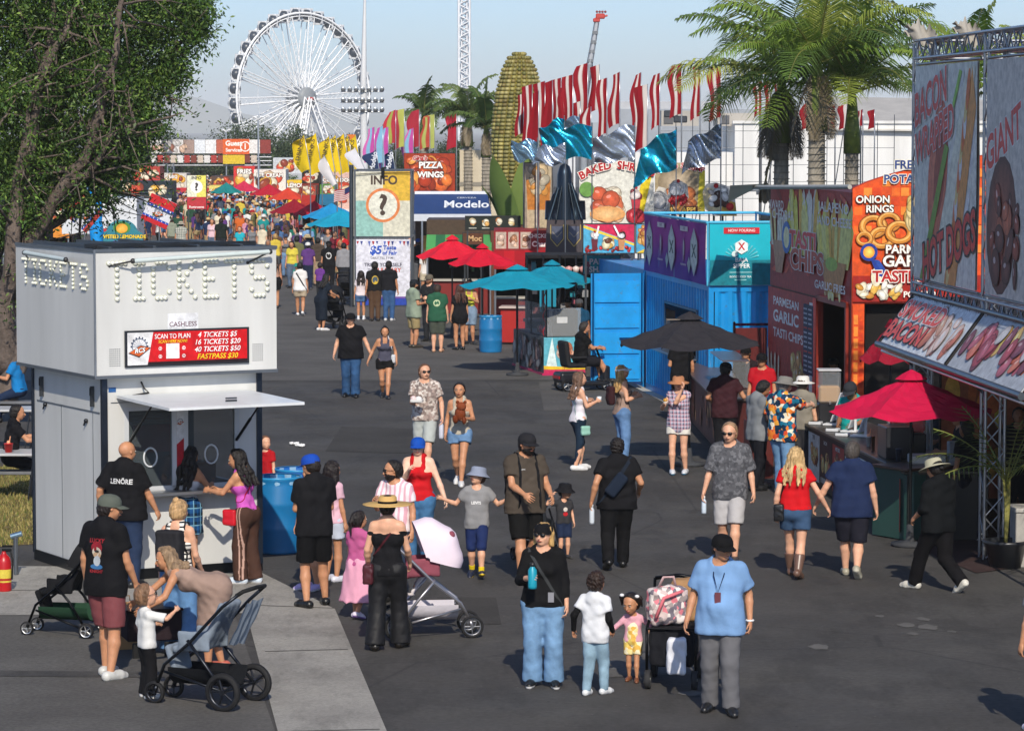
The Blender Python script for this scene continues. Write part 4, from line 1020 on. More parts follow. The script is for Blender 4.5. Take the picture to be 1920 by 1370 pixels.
 A.text("SCAN TO PLAN",.61,h_-.06,.085,'#f0f0f0',.012,sx=.82);A.text("SCAN HERE NOW!",.61,h_-.125,.055,'#f4d22a',.01,.2,sx=.85)
 A.rect(.52,.07,.70,.26,'#ece6e6')
 for(x_,z_)in((.44,.2),(.44,.1),(.76,.2),(.76,.1)):A.ring(x_,z_,.016,.024,'#f0e0e0');A.line([(x_,z_-.014),(x_,z_+.014)],.01,'#f0e0e0')
 for k,(s_,c_)in enumerate((("4 TICKETS $5",'#f2f2f2'),("16 TICKETS $20",'#f2f2f2'),("40 TICKETS $50",'#f2f2f2'),("FASTPASS $30",'#f4d22a'))):A.text(s_,1.22,h_-.055-.092*k,.092,c_,.012,.25)
 A.build('sign_face',sg)
 for xx in(.02,1.98):
  g=MB().col('#6f747a')
  for i in range(6):
   for j in range(9):g.box((xx+i*.026,-OH-.003,2.74+j*.026),(xx+i*.026+.014,-OH-.0005,2.75+j*.026))
  g.build('vent','metal',root)
 nrm_z=np.array([0,0,1.]);g=MB().col('#d8dcdf');V=[(.17,-.02,2.36),(1.98,-.02,2.36),(1.98,-1.72,2.33),(.17,-1.72,2.33)]
 g.add(V+[(a,b_,c_-.035)for a,b_,c_ in V],[(0,3,2,1),(4,5,6,7),(0,1,5,4),(1,2,6,5),(2,3,7,6),(3,0,4,7)]);aw=g.build('awning','panel',root)
 g=MB().col('#5a5e63');g.tube((1.1,-1.3,2.35),(1.25,-1.3,2.35),.012);g.tube((1.1,-1.3,2.38),(1.25,-1.3,2.38),.01);g.build('handle','metal',aw)
 for xx in(.32,1.82):g=MB().col('#2a2c2f');g.tube((xx,-.01,1.72),(xx,-.85,2.31),.012);g.tube((xx,-.01,1.72),(xx,-.45,2.03),.02);g.build('gas_strut','metal',root)
 g=MB().col('#c9cdd1')
 for x_ in(x0,.93,1.09,x1-.06):g.box((x_,.0-.004,z0),(x_+.06,.055,z1))
 g.box((x0,-.004,z0),(x1,.055,z0+.05));g.box((x0+.06,-.004,z1-.05),(x1-.06,.055,z1));fr=g.build('window_frame','panel',root)
 for a,b_ in((x0+.06,.93),(1.15,x1-.06)):
  g=MB();g.box((a,.02,z0+.05),(b_,.03,z1-.05),c='#26303a');g.build('window_pane','tint',fr)
  gg_=MB().col('#dfe3e6');cx_=(a+b_)/2;gg_.path([(cx_+.09*math.cos(q),.012,1.55+.12*math.sin(q))for q in np.linspace(0,6.2,18)],.012,6,closed=True);gg_.build('speak_ring','plastic',fr)
 A=Art((.99,-.006,z0+.05),(1,0,0));A.rect(0,0,.1,.97,'#d9dbde');A.poly([(0,.1),(.1,.1),(.1,.6),(0,.52)],'#b4182a');logo(A,.05,.8,.1);A.build('notice',fr)
 g=MB().col('#8f959b');
 for k in range(5):g.tube((x0+.06,.06,z1-.06-k*.04),(.93,.06,z1-.06-k*.04),.02,n=6)
 g.build('roller_shutter','metal',root)
 g=MB();g.box((.06,2.0,.2),(W-.06,2.05,2.5),c='#5a6268');g.box((.1,.3,1.0),(W-.1,.9,1.04),c='#8a8f95');g.box((1.5,.5,1.04),(1.75,.8,1.4),c='#c89878');g.box((.5,.6,1.04),(.8,.9,1.45),c='#3f8fba');g.box((.4,1.96,1.3),(.8,1.99,1.8),c='#c8c8c0');g.box((1.2,1.96,1.4),(1.9,1.99,1.9),c='#9a4a48');g.build('interior','dull',root)
 g=MB().col('#a9adb1');g.bbox((x0-.05,-.3,z0-.05),(x1+.08,0,z0-.01),.008);g.build('counter_shelf','metal',root)
 g=MB().col('#2c5f9c');g.box((.07,-.004,2.40),(.17,0,2.46));g.build('sticker','print',root)
 g=MB().col('#2a2a2c');g.path([(.5,-.03,2.52),(.52,-.08,2.44),(.6,-.05,2.38),(.3,-.04,2.34)],.012,6);g.build('cable','rubber',root)
 return root,A0,fx
booth_root,BO,BX=booth()
BY=np.array([-BX[1],BX[0],0])
def bw(x,y,z=0):return BO+BX*x+BY*y+(0,0,z)
def barrel(pos,label,r=.29,h=.92,c='#1a72ac',lid=True):
 root=empty('barrel',pos,0,label,'barrel','blue plastic barrels');g=MB().col(c)
 g.lathe([(0,0),(r*.93,0),(r*.96,.03),(r*.95,.05),(r,.12),(r,h*.3),(r*1.03,h*.33),(r,h*.36),(r,h*.62),(r*1.03,h*.65),(r,h*.68),(r*.99,h*.9),(r*.95,h*.94),(r*.99,h*.97),(r*.99,h),(r*.93,h),(r*.92,h*.9),(0,h*.2)],n=32);g.build('drum','plastic',root)
 g=MB().col('#2f90c8');g.lathe([(r*1.0,h*.985),(r*1.015,h),(r*1.0,h*1.015),(r*.95,h*1.01)],n=32);g.build('rim','plastic',root)
 if lid:g=MB().col('#8fb8d8');g.sheet(lambda a,b_:(r*(.93+.06*math.sin(a*60))*math.cos(a*6.283),r*(.93+.06*math.sin(a*60))*math.sin(a*6.283),h*(1.0-.25*b_)),40,2);g.build('bin_liner','plastic',root)
barrel(P(521,1034),'near blue barrel at the right side of the ticket booth',h=1.02,r=.33)
barrel(P(556,1010),'blue barrel half hidden behind the near barrel by the booth',h=.98,r=.3,c='#1c5fb0')
barrel(P(920,660),'blue barrel standing at the end of the teal umbrella stand')
def fire_ext():
 root=empty('fire_extinguisher',P(8,1108),0,'red fire extinguisher with printed label at the left edge','fire extinguisher');g=MB().col('#b3161c')
 g.lathe([(0,0),(.085,0),(.09,.02),(.09,.36),(.075,.42),(.04,.46),(.025,.48),(.025,.5),(0,.5)],n=20);g.build('cylinder','plastic',root)
 g=MB().col('#1a1a1a');g.path([(0,0,.5),(.08,0,.5),(.11,0,.4),(.1,-.02,.15)],.012,6);g.build('hose','rubber',root)
 g=MB().col('#2b2b2b');g.box((-.02,-.015,.5),(.1,.015,.53));g.box((-.02,-.015,.55),(.11,.015,.575));g.build('lever','metal',root)
 g=MB().col('#d8c24a');g.lathe([(.0915,.12),(.0915,.28)],n=20);g.lathe([(.0918,.14),(.0918,.17)],n=20,c='#b03020');g.build('label_sticker','print',root)
fire_ext()
g=MB().col('#6f7276');
def hydr():
 root=empty('post',P(30,1078),0,'grey pipe post behind the red fire extinguisher','post');g=MB().col('#7d8288');g.tube((0,0,0),(0,0,.5),.03);g.tube((-.06,0,.5),(.08,0,.54),.035,c='#96b4c8');g.build('pipe','metal',root)
hydr()
def table(label,u,v,w_=1.4,d_=.8,rz=0,c='#b9babb',h=.74):
 root=empty('folding_table',P(u,v),rz,label,'table');g=MB().col(c);g.bbox((-w_/2,-d_/2,h-.04),(w_/2,d_/2,h),.01);g.build('tabletop','plastic',root)
 for sx in(-1,1):
  for sy in(-1,1):g=MB().col('#4a4c50');g.tube((sx*(w_/2-.12),sy*(d_/2-.08),h-.04),(sx*(w_/2-.22),sy*(d_/2-.06),0),.014);g.build('leg','metal',root)
table('grey picnic table with red cup at the left edge',-30,935,1.9);table('pale picnic table behind the first one at the left edge',-20,842,1.8)
def cup(pos,label,c='#c8201c',r=.07,h=.13,straw=True,name='cup',cat='cup',group=None):
 root=empty(name,pos,0,label,cat,group);g=MB().col(c);g.lathe([(0,0),(r*.75,0),(r,h),(r*1.05,h),(r*1.05,h+.008),(0,h+.012)],n=16);g.build('vessel','plastic',root)
 if straw:g=MB().col('#e7a27a');g.tube((0,0,h*.5),(.03,0,h*1.9),.008);g.ell((0,0,h*1.1),(.03,.03,.04));g.build('straw','plastic',root)
p_=P(20,935);cup((p_[0],p_[1]-.15,.74),'red drink cup with straw on the grey picnic table')
def tube_man():
 Y=78;x=(178-UC)*Y/FPX;root=empty('inflatable_tube',(x,Y,0),0,'tall bright blue inflatable tube standing behind the ticket booth','inflatable');g=MB().col('#1590dc')
 pts=[(-.05,0,.3),(0,0,1),(.06,0,2.2),(.04,0,3.3),(0,0,4.3)];pp=[]
 for i in range(33):
  z_=.3+4*i/32;pp.append((np.interp(z_,[q[2]for q in pts],[q[0]for q in pts]),0,z_))
 rg=random.Random(4);g.path(pp,[.16+.012*math.sin(i*1.7)+rg.uniform(-.006,.006)for i in range(33)],18);g.build('tube','satin',root)
 g=MB().col('#1a1c20');g.bbox((-.3,-.3,0),(.3,.3,.34),.03);g.build('blower','plastic',root)
tube_man()
def booth2():
 Y=100;s_=S(Y);x=(190-UC)/s_;root=empty('ticket_booth',(x,Y,0),0,'second white ticket booth far behind the blue inflatable tube','ticket booth');g=MB().col('#d3d7db');zt,zb=Q(0,371,Y)[2],Q(0,420,Y)[2]
 g.bbox((0,0,zb-.4),(1.12,2,zt),.01);g.box((-1.2,-.2,zb-.3),(-.1,1.6,zt-.35));g.build('upper_box','panel',root);g=MB().col('#c3c7cb');g.box((.05,.1,0),(1.05,1.9,zb-.4));g.build('wall','panel',root)
 A=Art((0,0,zb-.3),(1,0,0))
 for k,s2 in enumerate("TICKETS"):A.text(s2,.1+.15*k,.95,.2,'#f4f4f0',.03)
 A.text("CASHLESS",.22,.28,.1,'#3a2440',.02);A.rect(.02,-.12,.62,.16,'#b8201c');A.build('notice',root)
booth2()
def diamond_flag(label,u,v,Y,wpx,rot,c1,c2):
 p=Q(u,v,Y);root=empty('flag',(p[0],Y,0),0,label,'flag','diamond logo flags');g=MB().col('#9a9da0');s_=wpx/S(Y);h=p[2]
 g.tube((0,.03,0),(0,.03,h+s_*.6),.018);g.build('pole','metal',root)
 r=math.radians(rot);X=np.array([math.cos(r),0,math.sin(r)]);Z=np.array([-math.sin(r),0,math.cos(r)])
 fl=MB().col('#d4d6de');o=np.array([0,0,h])-X*s_/2-Z*s_/2;fl.frame(o,X,Z);fl.sheet(lambda a,b_:(a*s_,.012*math.sin(a*7+b_*3)+.03,b_*s_),10,8);f_=fl.build('cloth','cloth',root)
 A=Art(o-np.array([0,.02,0]),X,Z);A.rect(0,s_*.68,s_,s_,c1);A.rect(0,0,s_,s_*.16,c1);A.rect(0,s_*.58,s_,s_*.68,c2);A.rect(0,s_*.16,s_,s_*.24,c2)
 for k in range(6):A.ell(s_*(.1+.16*k),s_*.63,s_*.03,s_*.03,'#f0f0f4',n=5);A.ell(s_*(.1+.16*k),s_*.2,s_*.02,s_*.02,'#f0f0f4',n=5)
 logo(A,s_*.5,s_*.42,s_*.42);A.build('emblem',root)
diamond_flag('diamond logo flag with dull red corner left of the blue inflatable tube',158,400,76,52,50,'#a8342c','#24489a')
diamond_flag('bright red, white and blue diamond logo flag right of the blue inflatable tube',298,396,84,52,-24,'#c01c24','#1c44a8')
def lemonade():
 Y=88;o=Q(190,450,Y);s_=78/S(Y);root=empty('food_cart',(o[0],Y,0),0,'lemonade stand sign with orange fruit arch above the ticket booth roof line','food cart')
 g=MB().col('#c9c3b4');g.bbox((0,0,0),(s_,1.0,o[2]-.15),.02);g.build('counter','paint',root);g=MB().col('#2f7d8c');z0=o[2]-.1
 n=16;g.prism([(0,z0),(s_,z0),(s_,z0+.28)]+[(s_/2+s_*.38*math.cos(t_),z0+.28+.38*math.sin(t_))for t_ in np.linspace(0.2,math.pi-.2,n)]+[(0,z0+.28)],-.04,0);sg=g.build('signboard','paint',root)
 A=Art((0,-.041,z0),(1,0,0));A.ell(s_/2,.44,.24,.17,'#4f8a3c');A.ell(s_/2,.42,.16,.13,'#e79a2c',c2='#f6c85a');A.text("TWISTED LEMONADE",s_/2,.19,.135,'#f2d23c',.03,out='#5a3a1a');A.text("FRESH SQUEEZED",s_/2,.06,.06,'#6a4a9a',.02);A.build('sign_face',sg)
 for x_ in(.15,s_-.15):g=MB().col('#b58a3c');g.lathe([(0,.0),(.09,0),(.1,.1),(.05,.2),(0,.2)],(x_,-.1,o[2]-.35),12);g.build('jar','plastic',root)
lemonade()
def rnd_food(A,x0,z0,x1,z1,cols,n,seed,r=(.06,.12),asp=(.5,1.0)):
 rg=random.Random(seed);w_,h_=x1-x0,z1-z0
 for i in range(n):
  c=rg.choice(cols);s=rg.uniform(*r)*min(w_,h_);a=rg.uniform(*asp);l=lin(c)
  x_,z_=rg.uniform(x0+s,x1-s),rg.uniform(z0+s,z1-s);rt=rg.uniform(0,180)
  A.ell(x_,z_,s*1.08,s*a*1.1,tuple(k*.35 for k in l),rt,n=12);A.ell(x_,z_,s,s*a,tuple(k*.75 for k in l),rt,c2=tuple(min(1,k*1.35)for k in l),n=12)
  A.ell(x_-s*.25,z_+s*a*.35,s*.3,s*a*.2,tuple(min(1,k*1.2+.18)for k in l),rt,n=8)
def fries(A,x0,z0,x1,z1,seed,n=26,c=('#d8b04a','#c99a38','#e6c668')):
 rg=random.Random(seed)
 for i in range(n):
  x=x0+(x1-x0)*rg.random();xt=x+(x-(x0+x1)/2)*.35+rg.uniform(-.03,.03);zt=z0+(z1-z0)*rg.uniform(.55,1);wd=(x1-x0)*.05
  A.poly([(x-wd,z0),(x+wd,z0),(xt+wd,zt),(xt,zt+wd),(xt-wd,zt)],rg.choice(c))
def cupcake(A,cx,cz,s,c1,c2,c3):
 A.poly([(cx-s*.3,cz),(cx-s*.2,cz-s),(cx+s*.2,cz-s),(cx+s*.3,cz)],c1);rnd_food(A,cx-s*.42,cz-s*.15,cx+s*.42,cz+s*.6,(c2,c3),9,int(cx*97)+3,(.2,.34),(.8,1));A.ell(cx,cz+s*.62,s*.1,s*.1,'#b0141c')
def truss(g,a,b_,w_=.3,r=.02,seg=None,up=(0,0,1),c='#a8abb0',plane=None):
 a,b_=np.array(a,float),np.array(b_,float);x,y,d=basis(b_-a,up);L=np.linalg.norm(b_-a);seg=seg or max(2,int(L/w_));cs=[x*w_/2+y*w_/2,-x*w_/2+y*w_/2,-x*w_/2-y*w_/2,x*w_/2-y*w_/2]
 for q in cs:g.tube(a+q,b_+q,r,c=c)
 for i in range(seg):
  p0,p1=a+d*L*i/seg,a+d*L*(i+1)/seg
  for k in range(4):
   q0,q1=cs[k],cs[(k+1)%4]
   g.tube(p0+(q0 if i%2 else q1),p1+(q1 if i%2 else q0),r*.5,n=5,cap=False,c=c)
def frame_at(name,p0,p1,label,cat,group=None):
 """empty at p0 whose x axis runs to p1; returns root, length; local y points to the right-hand back"""
 d=np.array(p1,float)-np.array(p0,float);return empty(name,p0,math.atan2(d[1],d[0]),label,cat,group),float(np.hypot(d[0],d[1]))
def Px(u,Y,z=0):return np.array([(u-UC)/FPX*(Y*_cp+(HCAM-z)*_sp),Y,z])
def hotdog():
 a=np.array([6.03,47.0,0]);b_=np.array([6.6,39.2,0]);root,L=frame_at('hot_dog_stand',b_,a,'hot dog stand with tall truss towers, meat banners and slanted awning at the right edge','food stand')
 g=MB()
 for x_ in(L,L-4.75,L-7.6):truss(g,(x_,0,0),(x_,0,6.95),.26,.022,24)
 for z_ in(6.85,3.32):truss(g,(L-9.2,0,z_),(L,0,z_),.26,.022,34)
 for x_ in(L,L-4.75):truss(g,(x_,-2.6,0),(x_,-2.6,6.9),.26,.022,24);truss(g,(x_,0,6.85),(x_,-2.6,6.85),.26,.022,9)
 g.build('truss','metal',root)
 A_=(-1,0,0)
 def banner(x1,w_,seed,art):
  z0,z1=3.55,6.6;m_=MB().col('#d0c8be')
  m_.sheet(lambda s,t_:(x1-s*w_,.16+.02*math.sin(s*9+t_*4)*math.sin(t_*3.1),z0+t_*(z1-z0)),16,10);bn=m_.build('banner','canvas',root)
  A=Art((x1,.185,z0),A_);art(A,w_,z1-z0);A.build('banner_picture',bn,gain=2.5)
  r_=MB().col('#6f7276')
  for z_ in(z0-.03,z1+.03):r_.tube((x1+.05,.15,z_),(x1-w_-.05,.15,z_),.02)
  r_.build('banner_rail','metal',root)
 def art1(A,w_,h_):
  A.rect(0,0,w_,h_,'#a09a92');rg=random.Random(2)
  for k in range(18):A.ell(rg.uniform(.2,w_-.3),rg.uniform(.2,h_-.2),rg.uniform(.15,.42),rg.uniform(.05,.14),rg.choice(('#adb0b4','#8a8d93','#a8a3a0')),rg.uniform(20,80))
  A.ell(w_*.40,h_*.50,w_*.26,h_*.20,'#8f4a3a',70,c2='#a8604a');A.ell(w_*.45,h_*.55,w_*.2,h_*.12,'#6f3328',66)
  A.poly([(w_*.98,h_*.98),(w_*.86,h_*.99),(w_*.30,0),(w_*.66,0)],'#c7a18c');A.poly([(w_*.99,h_*.8),(w_*.93,h_*.98),(w_*.52,0),(w_*.70,0)],'#cf6a3a')
  for k in range(14):t_=k/14;A.ell(w_*(.62+.30*t_)-.1,h_*(.08+.86*t_),.3,.1,('#e0895a','#b8512c','#dcb9a4')[k%3],60+(k%3)*12)
  A.poly([(w_*.12,0),(w_*.20,0),(w_*.58,h_*.62),(w_*.52,h_*.64)],'#55702c');A.poly([(w_*.62,h_*.80),(w_*.66,h_*.80),(w_*.78,h_*.96),(w_*.74,h_*.97)],'#6a9040')
  A.text("BACON",w_*.27,h_*.84,.66,'#b03a34',.03,.1,sx=.98,out='#d8d2d2',rot=10,ow=.03);A.text("WRAPPED",w_*.34,h_*.67,.62,'#b03a34',.03,.1,sx=.95,out='#d8d2d2',rot=10,ow=.03)
  A.text("HOT DOGS",w_*.58,h_*.16,.74,'#a8322c',.03,.1,sx=.92,out='#2c2422',rot=10,ow=.045)
 def art2(A,w_,h_):
  A.rect(0,0,w_,h_,'#8f8a84');A.text("GIANT",w_*.42,h_*.66,.6,'#b03a34',.03,.1,sx=1.1,out='#d8d2d2',rot=14,ow=.03);A.ell(w_*.4,h_*.3,w_*.4,h_*.27,'#3d2622',60,c2='#7a4434');rnd_food(A,w_*.1,.1,w_*.9,h_*.5,('#6a3226','#8a4a36','#4a2a24'),22,5,(.08,.2))
 banner(L-.28,4.15,1,art1);banner(L-5.0,2.3,2,art2)
 y0,z0_,y1,z1_=.12,3.26,.62,2.58
 def awn(x1,w_,art,nm):
  m_=MB().col('#a5a8ac');V=[(x1,y1,z1_),(x1-w_,y1,z1_),(x1-w_,y0,z0_),(x1,y0,z0_)];n_=np.array([0,.8,.6])*.02
  m_.add(V+[tuple(np.array(q)-n_)for q in V],[(0,3,2,1),(4,5,6,7),(0,1,5,4),(1,2,6,5),(2,3,7,6),(3,0,4,7)]);aw=m_.build('awning','canvas',root)
  A=Art((x1,y1+.003,z1_+.004),A_,nrm((0,y0-y1,z0_-z1_)));art(A,w_,math.hypot(y1-y0,z0_-z1_));A.build('awning_picture',aw,gain=1.7)
 def aw1(A,w_,h_):
  A.rect(.0,0,w_,h_,'#aeb2b6');rnd_food(A,w_*.38,0,w_*.98,h_,('#a8604a','#8a5448','#c08a74','#d0b0a0','#b89488'),26,9,(.16,.3),(.5,.9));A.text("SMOKED",w_*.30,h_*.70,.42,'#b8453c',.03,.1,sx=1.7,out='#ded8d8',ow=.03);A.text("BACON",w_*.25,h_*.28,.42,'#b8453c',.03,.1,sx=1.7,out='#2a2222',ow=.04)
 def aw2(A,w_,h_):A.rect(0,0,w_,h_,'#8f9297');rnd_food(A,0,0,w_,h_,('#8a3c44','#b8604c','#6a3a44','#c09858','#94505c','#a8a0a0'),34,3,(.16,.32),(.5,.9))
 awn(L-.1,4.5,aw1,1);awn(L-4.75,4.2,aw2,2)
 g=MB().col('#5f646a');g.tube((L+.1,y1+.02,z1_-.04),(L-9.1,y1+.02,z1_-.04),.05);g.tube((L+.1,y0,z0_+.04),(L-9.1,y0,z0_+.04),.04);g.tube((L+.1,y1-.05,z1_-.14),(L-9.1,y1-.05,z1_-.14),.022,c='#d8dade')
 for x_ in(L,L-4.65):g.tube((x_,y0,z0_),(x_,y1,z1_),.035,c='#3c3834');g.tube((x_,.1,2.2),(x_,y1-.1,z1_),.02)
 g.build('awning_frame','metal',root)
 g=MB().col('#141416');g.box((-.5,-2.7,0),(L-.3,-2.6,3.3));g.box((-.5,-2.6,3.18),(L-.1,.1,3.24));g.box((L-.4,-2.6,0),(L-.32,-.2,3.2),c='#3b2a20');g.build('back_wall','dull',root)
 A=Art((L-.41,-.22,.3),(0,-1,0))
 A.rect(0,0,2.36,2.7,'#5a2f1c');rg=random.Random(8)
 for k in range(46):A.ell(rg.uniform(.15,2.2),rg.uniform(.3,2.4),rg.uniform(.05,.12),rg.uniform(.15,.3),rg.choice(('#8a4a20','#b8702c','#6a3418','#a05c24','#3c2014')),rg.uniform(-25,25))
 A.build('flame_picture',root,gain=4)
 g=MB().col('#d9d5cc')
 for k in range(2):g.box((L-1.5-2.4*k,-.4,2.3),(L-1.9-2.4*k,-.36,2.9),c='#c9c4bc')
 g.build('menu_board','print',root)
 for(x_,z_,l,s_)in((L+.05,7.15,'grey ragged ornament on the far truss corner of the hot dog stand',.2),(L-3.1,7.1,'second grey ragged ornament above the hot dog banners',.17)):
  rr=random.Random(int(x_*9))
  m_=MB().col('#a39e95');m_.sheet(lambda a_,b__:((a_-.5)*2.6*s_*(1+.15*math.sin(b__*9)),.25*math.sin(a_*9+b__*4)*s_,(b__-.5)*1.3*s_*(1+.5*math.sin(a_*31)*math.sin(a_*13))*(.35+abs(math.sin(a_*3.3)))-a_*.2),30,8)
  o=m_.build('ornament','canvas');R_=root.rotation_euler[2]
  o.location=root.location+Vector((math.cos(R_)*x_,math.sin(R_)*x_,z_));tag(o,l,'ornament')
 return root,L
HD,HL=hotdog()
def hw(x,y,z=0):R_=HD.rotation_euler[2];return np.array(HD.location)+np.array([math.cos(R_)*x-math.sin(R_)*y,math.sin(R_)*x+math.cos(R_)*y,z])
def counter(name,p0,p1,depth,h,label,art=None,top='#26221f',body='#20201f',cat='counter',panels=1):
 """front face runs p0->p1 (world ground points); depth extends to the right-hand side away from the street"""
 root,L=frame_at(name,p0,p1,label,cat);g=MB().col(body);g.box((0.02,-depth,.02),(L-.02,-.02,h-.04));g.build('body','paint',root)
 g=MB().col(top);g.bbox((-.04,-depth-.04,h-.04),(L+.04,.05,h),.008);g.build('countertop','plastic',root)
 if art:A=Art((L-.02,-.012,.06),(-1,0,0));art(A,L-.04,h-.12);A.build('front_panel',root,gain=1.6)
 return root,L
def poster(A,x,z,w_,h_,bg_,ttl,seed,food):
 A.rect(x,z,x+w_,z+h_,bg_);rnd_food(A,x+.03,z+h_*.25,x+w_-.03,z+h_*.85,food,10,seed,(.16,.3));A.text(ttl,x+w_/2,z+h_*.92,h_*.11,'#f2ece0',.02,sx=.9,out='#1a1210')
 for k in range(7):A.rect(x+w_*(.12+.11*k),z+.04,x+w_*(.18+.11*k),z+h_*.17,'#cfc9bc')
def ca1(A,w_,h_):
 A.rect(0,0,w_,h_,'#2a2022');n=7
 for k in range(n):
  x=.08+k*(w_-.1)/n;poster(A,x,.06,(w_-.1)/n-.12,h_-.12,('#b8bcc0','#3a2224','#8a2a22','#c9c4bc')[k%4],('MENU','BACON','HOT DOG','DRINKS')[k%4],k,('#a85a3a','#c98a5a','#6a3a28','#d8b070'))
cA,cB=P(1700,1016),P(1512,906)
cnt1,L1_=counter('serving_counter',cA,cB,1.0,.98,'long dark serving counter with food posters below the red umbrella',ca1)
cnt2,L2_=counter('side_counter',P(1702,1017)+(.05,0,0),P(1790,1010),-.9,1.02,'dark green end cabinet of the counter at the right, facing the camera',None,'#5a4030','#2c4c46')
def cw(x,y,z=0):R_=cnt1 .rotation_euler[2];return np.array(cnt1 .location)+np.array([math.cos(R_)*x-math.sin(R_)*y,math.sin(R_)*x+math.cos(R_)*y,z])
def tablet(x,y,label):
 p=cw(x,y,.98);root=empty('payment_tablet',p,cnt1 .rotation_euler[2]+math.radians(155),label,'payment tablet','white payment tablets');g=MB().col('#d9dadc')
 g.bbox((-.12,-.1,0),(.12,.16,.03),.008);g.bbox((-.03,.1,.02),(.03,.14,.3),.008);g.build('stand','plastic',root)
 m_=MB().col('#e0e1e3');m_.frame((0,.05,.06),(1,0,0),nrm((0,.35,1)));m_.bbox((-.17,-.02,0),(.17,0,.5),.012);m_.box((-.15,-.024,.03),(.15,-.0205,.47),c='#14161a');m_.build('screen','plastic',root)
 g=MB().col('#cfd1d4');g.bbox((-.09,-.34,0),(.09,-.14,.05),.01);g.box((-.07,-.32,.05),(.07,-.2,.056),c='#2a3138');g.build('card_reader','plastic',root)
tablet(5.0,-.35,'first white payment tablet on the dark counter, nearest to the camera');tablet(5.75,-.35,'second white payment tablet on the dark counter, in front of the first');tablet(6.9,-.3,'third white payment tablet on the dark counter, beside the drink jar')
def dispenser(x,y,label,c='#e8301c',zb=.98,who=cw,w_=.3,h_=.42):
 root=empty('drink_dispenser',who(x,y,zb),0,label,'drink dispenser');g=MB().col('#1c1c1f');g.bbox((-w_*.9,-.18,0),(w_*.9,.18,.32),.02);g.build('base','plastic',root)
 g=MB().col(c);g.bbox((-w_*.85,-.15,.33),(w_*.85,.15,.33+h_*.55),.03);g.build('drink','liquid',root);g=MB();g.bbox((-w_*.9,-.17,.32),(w_*.9,.17,.34+h_),.03);g.build('tank','clear',root)
 g=MB().col('#c8c8c8');g.bbox((-w_*.92,-.18,.34+h_),(w_*.92,.18,.37+h_),.01);g.build('lid','plastic',root);g=MB().col('#cfcfcf');g.tube((0,-.18,.36),(0,-.24,.33),.018);g.build('tap','metal',root)
dispenser(2.3,-.5,'clear dispenser of red drink under the red umbrella')
dispenser(7.3,-.35,'tall clear jar of brown tea beside the man in the patterned shirt','#b08a5c',w_=.2,h_=.5)
def boxthing(name,label,cat,p,rz,parts,group=None):
 root=empty(name,p,rz,label,cat,group)
 for nm,lo,hi,c,mt in parts:g=MB().col(c);g.bbox(lo,hi,.012);g.build(nm,mt,root)
 return root
boxthing('coffee_machine','dark drink machine with small lettering on the counter under the red umbrella','drink machine',cw(1.9,-.25,.98),cnt1 .rotation_euler[2]+math.pi,[('body',(-.3,-.2,0),(.3,.2,.46),'#23242a','plastic'),('front_panel',(-.24,.2,.1),(.24,.22,.4),'#4a4e5c','plastic'),('drip_tray',(-.24,.2,0),(.24,.3,.04),'#5a5c60','metal')])
boxthing('napkin_box','white boxes and papers on the end of the dark counter','box',P(1750,1010)+(0,.45,1.02),0,[('box',(-.3,-.2,0),(.2,.15,.12),'#c9c9c9','plastic'),('tray',(-.1,-.35,0),(.5,-.22,.03),'#b9b9b9','plastic'),('paper_stack',(.25,-.15,0),(.5,.1,.3),'#a9adb2','print')])
cup(cw(1.1,-.12,.98),'patterned paper cup on the dark counter near the drink machine','#3a4258',.045,.2,False)
cup(cw(3.5,-.2,.98),'white takeaway cup on the counter below the red umbrella','#d8d8d8',.04,.14,True)
cup(cw(2.95,-.15,.98),'brown sauce bottle on the counter below the red umbrella','#4a2a20',.03,.2,False,'bottle','bottle')
boxthing('trash_bin','dark waste bin with lid in the shaded corner behind the counter','bin',P(1815,1000),0,[('bin',(-.25,-.25,0),(.25,.25,.8),'#151517','plastic'),('lid',(-.28,-.28,.8),(.28,.28,.88),'#222226','plastic')])
boxthing('concrete_block','pale concrete block at the right edge beside the potted palm','block',P(1925,1060),0,[('block',(-.18,-.2,0),(.3,.3,.72),'#a8a59e','dull'),('cap',(-.2,-.22,.72),(.32,.32,.78),'#b5b2aa','dull')])
def potted():
 base=P(1885,1063);root=empty('potted_palm',base,0,'young palm in a dark grey pot at the right edge','potted plant');g=MB().col('#26282c');g.lathe([(0,0),(.2,0),(.27,.3),(.3,.32),(.3,.36),(.26,.36),(.25,.3),(0,.3)],n=24);g.build('pot','plastic',root)
 g=MB().col('#8f8a4a');rg=np.random.RandomState(4)
 for k in range(3):g.path([(0,0,.3),(.02*k,.02,.8),(.05*(k-1),.02*k,1.3)],[.025,.02,.014],6)
 g.build('stem','bark',root);g=MB()
 for k in range(13):
  az=2.4*k;el_=math.radians(75-4*k);d=np.array([math.cos(az)*math.cos(el_),math.sin(az)*math.cos(el_),math.sin(el_)]);pts=[np.array([0,0,1.0+.02*k])]
  for i in range(8):d=nrm(d+(0,0,-.12));pts.append(pts[-1]+d*.16)
  g.path(pts,[.008]*9,4,'#8a9048')
  for i in range(2,8):
   for s_ in(-1,1):
    for q in(0,.5):
     p=pts[i]*(1-q)+pts[i+1 if i<8 else i]*q;sd=nrm(np.cross(d,(0,0,1)))*s_;e=p+nrm(sd+d*.8+(0,0,-.3))*.28;w2=nrm(d)*.012;g.add([p-w2,p+w2,e],[(0,1,2)],False,('#6f8040','#5a6e34','#8a9050')[k%3])
 g.build('fronds','leaf',root)
potted()
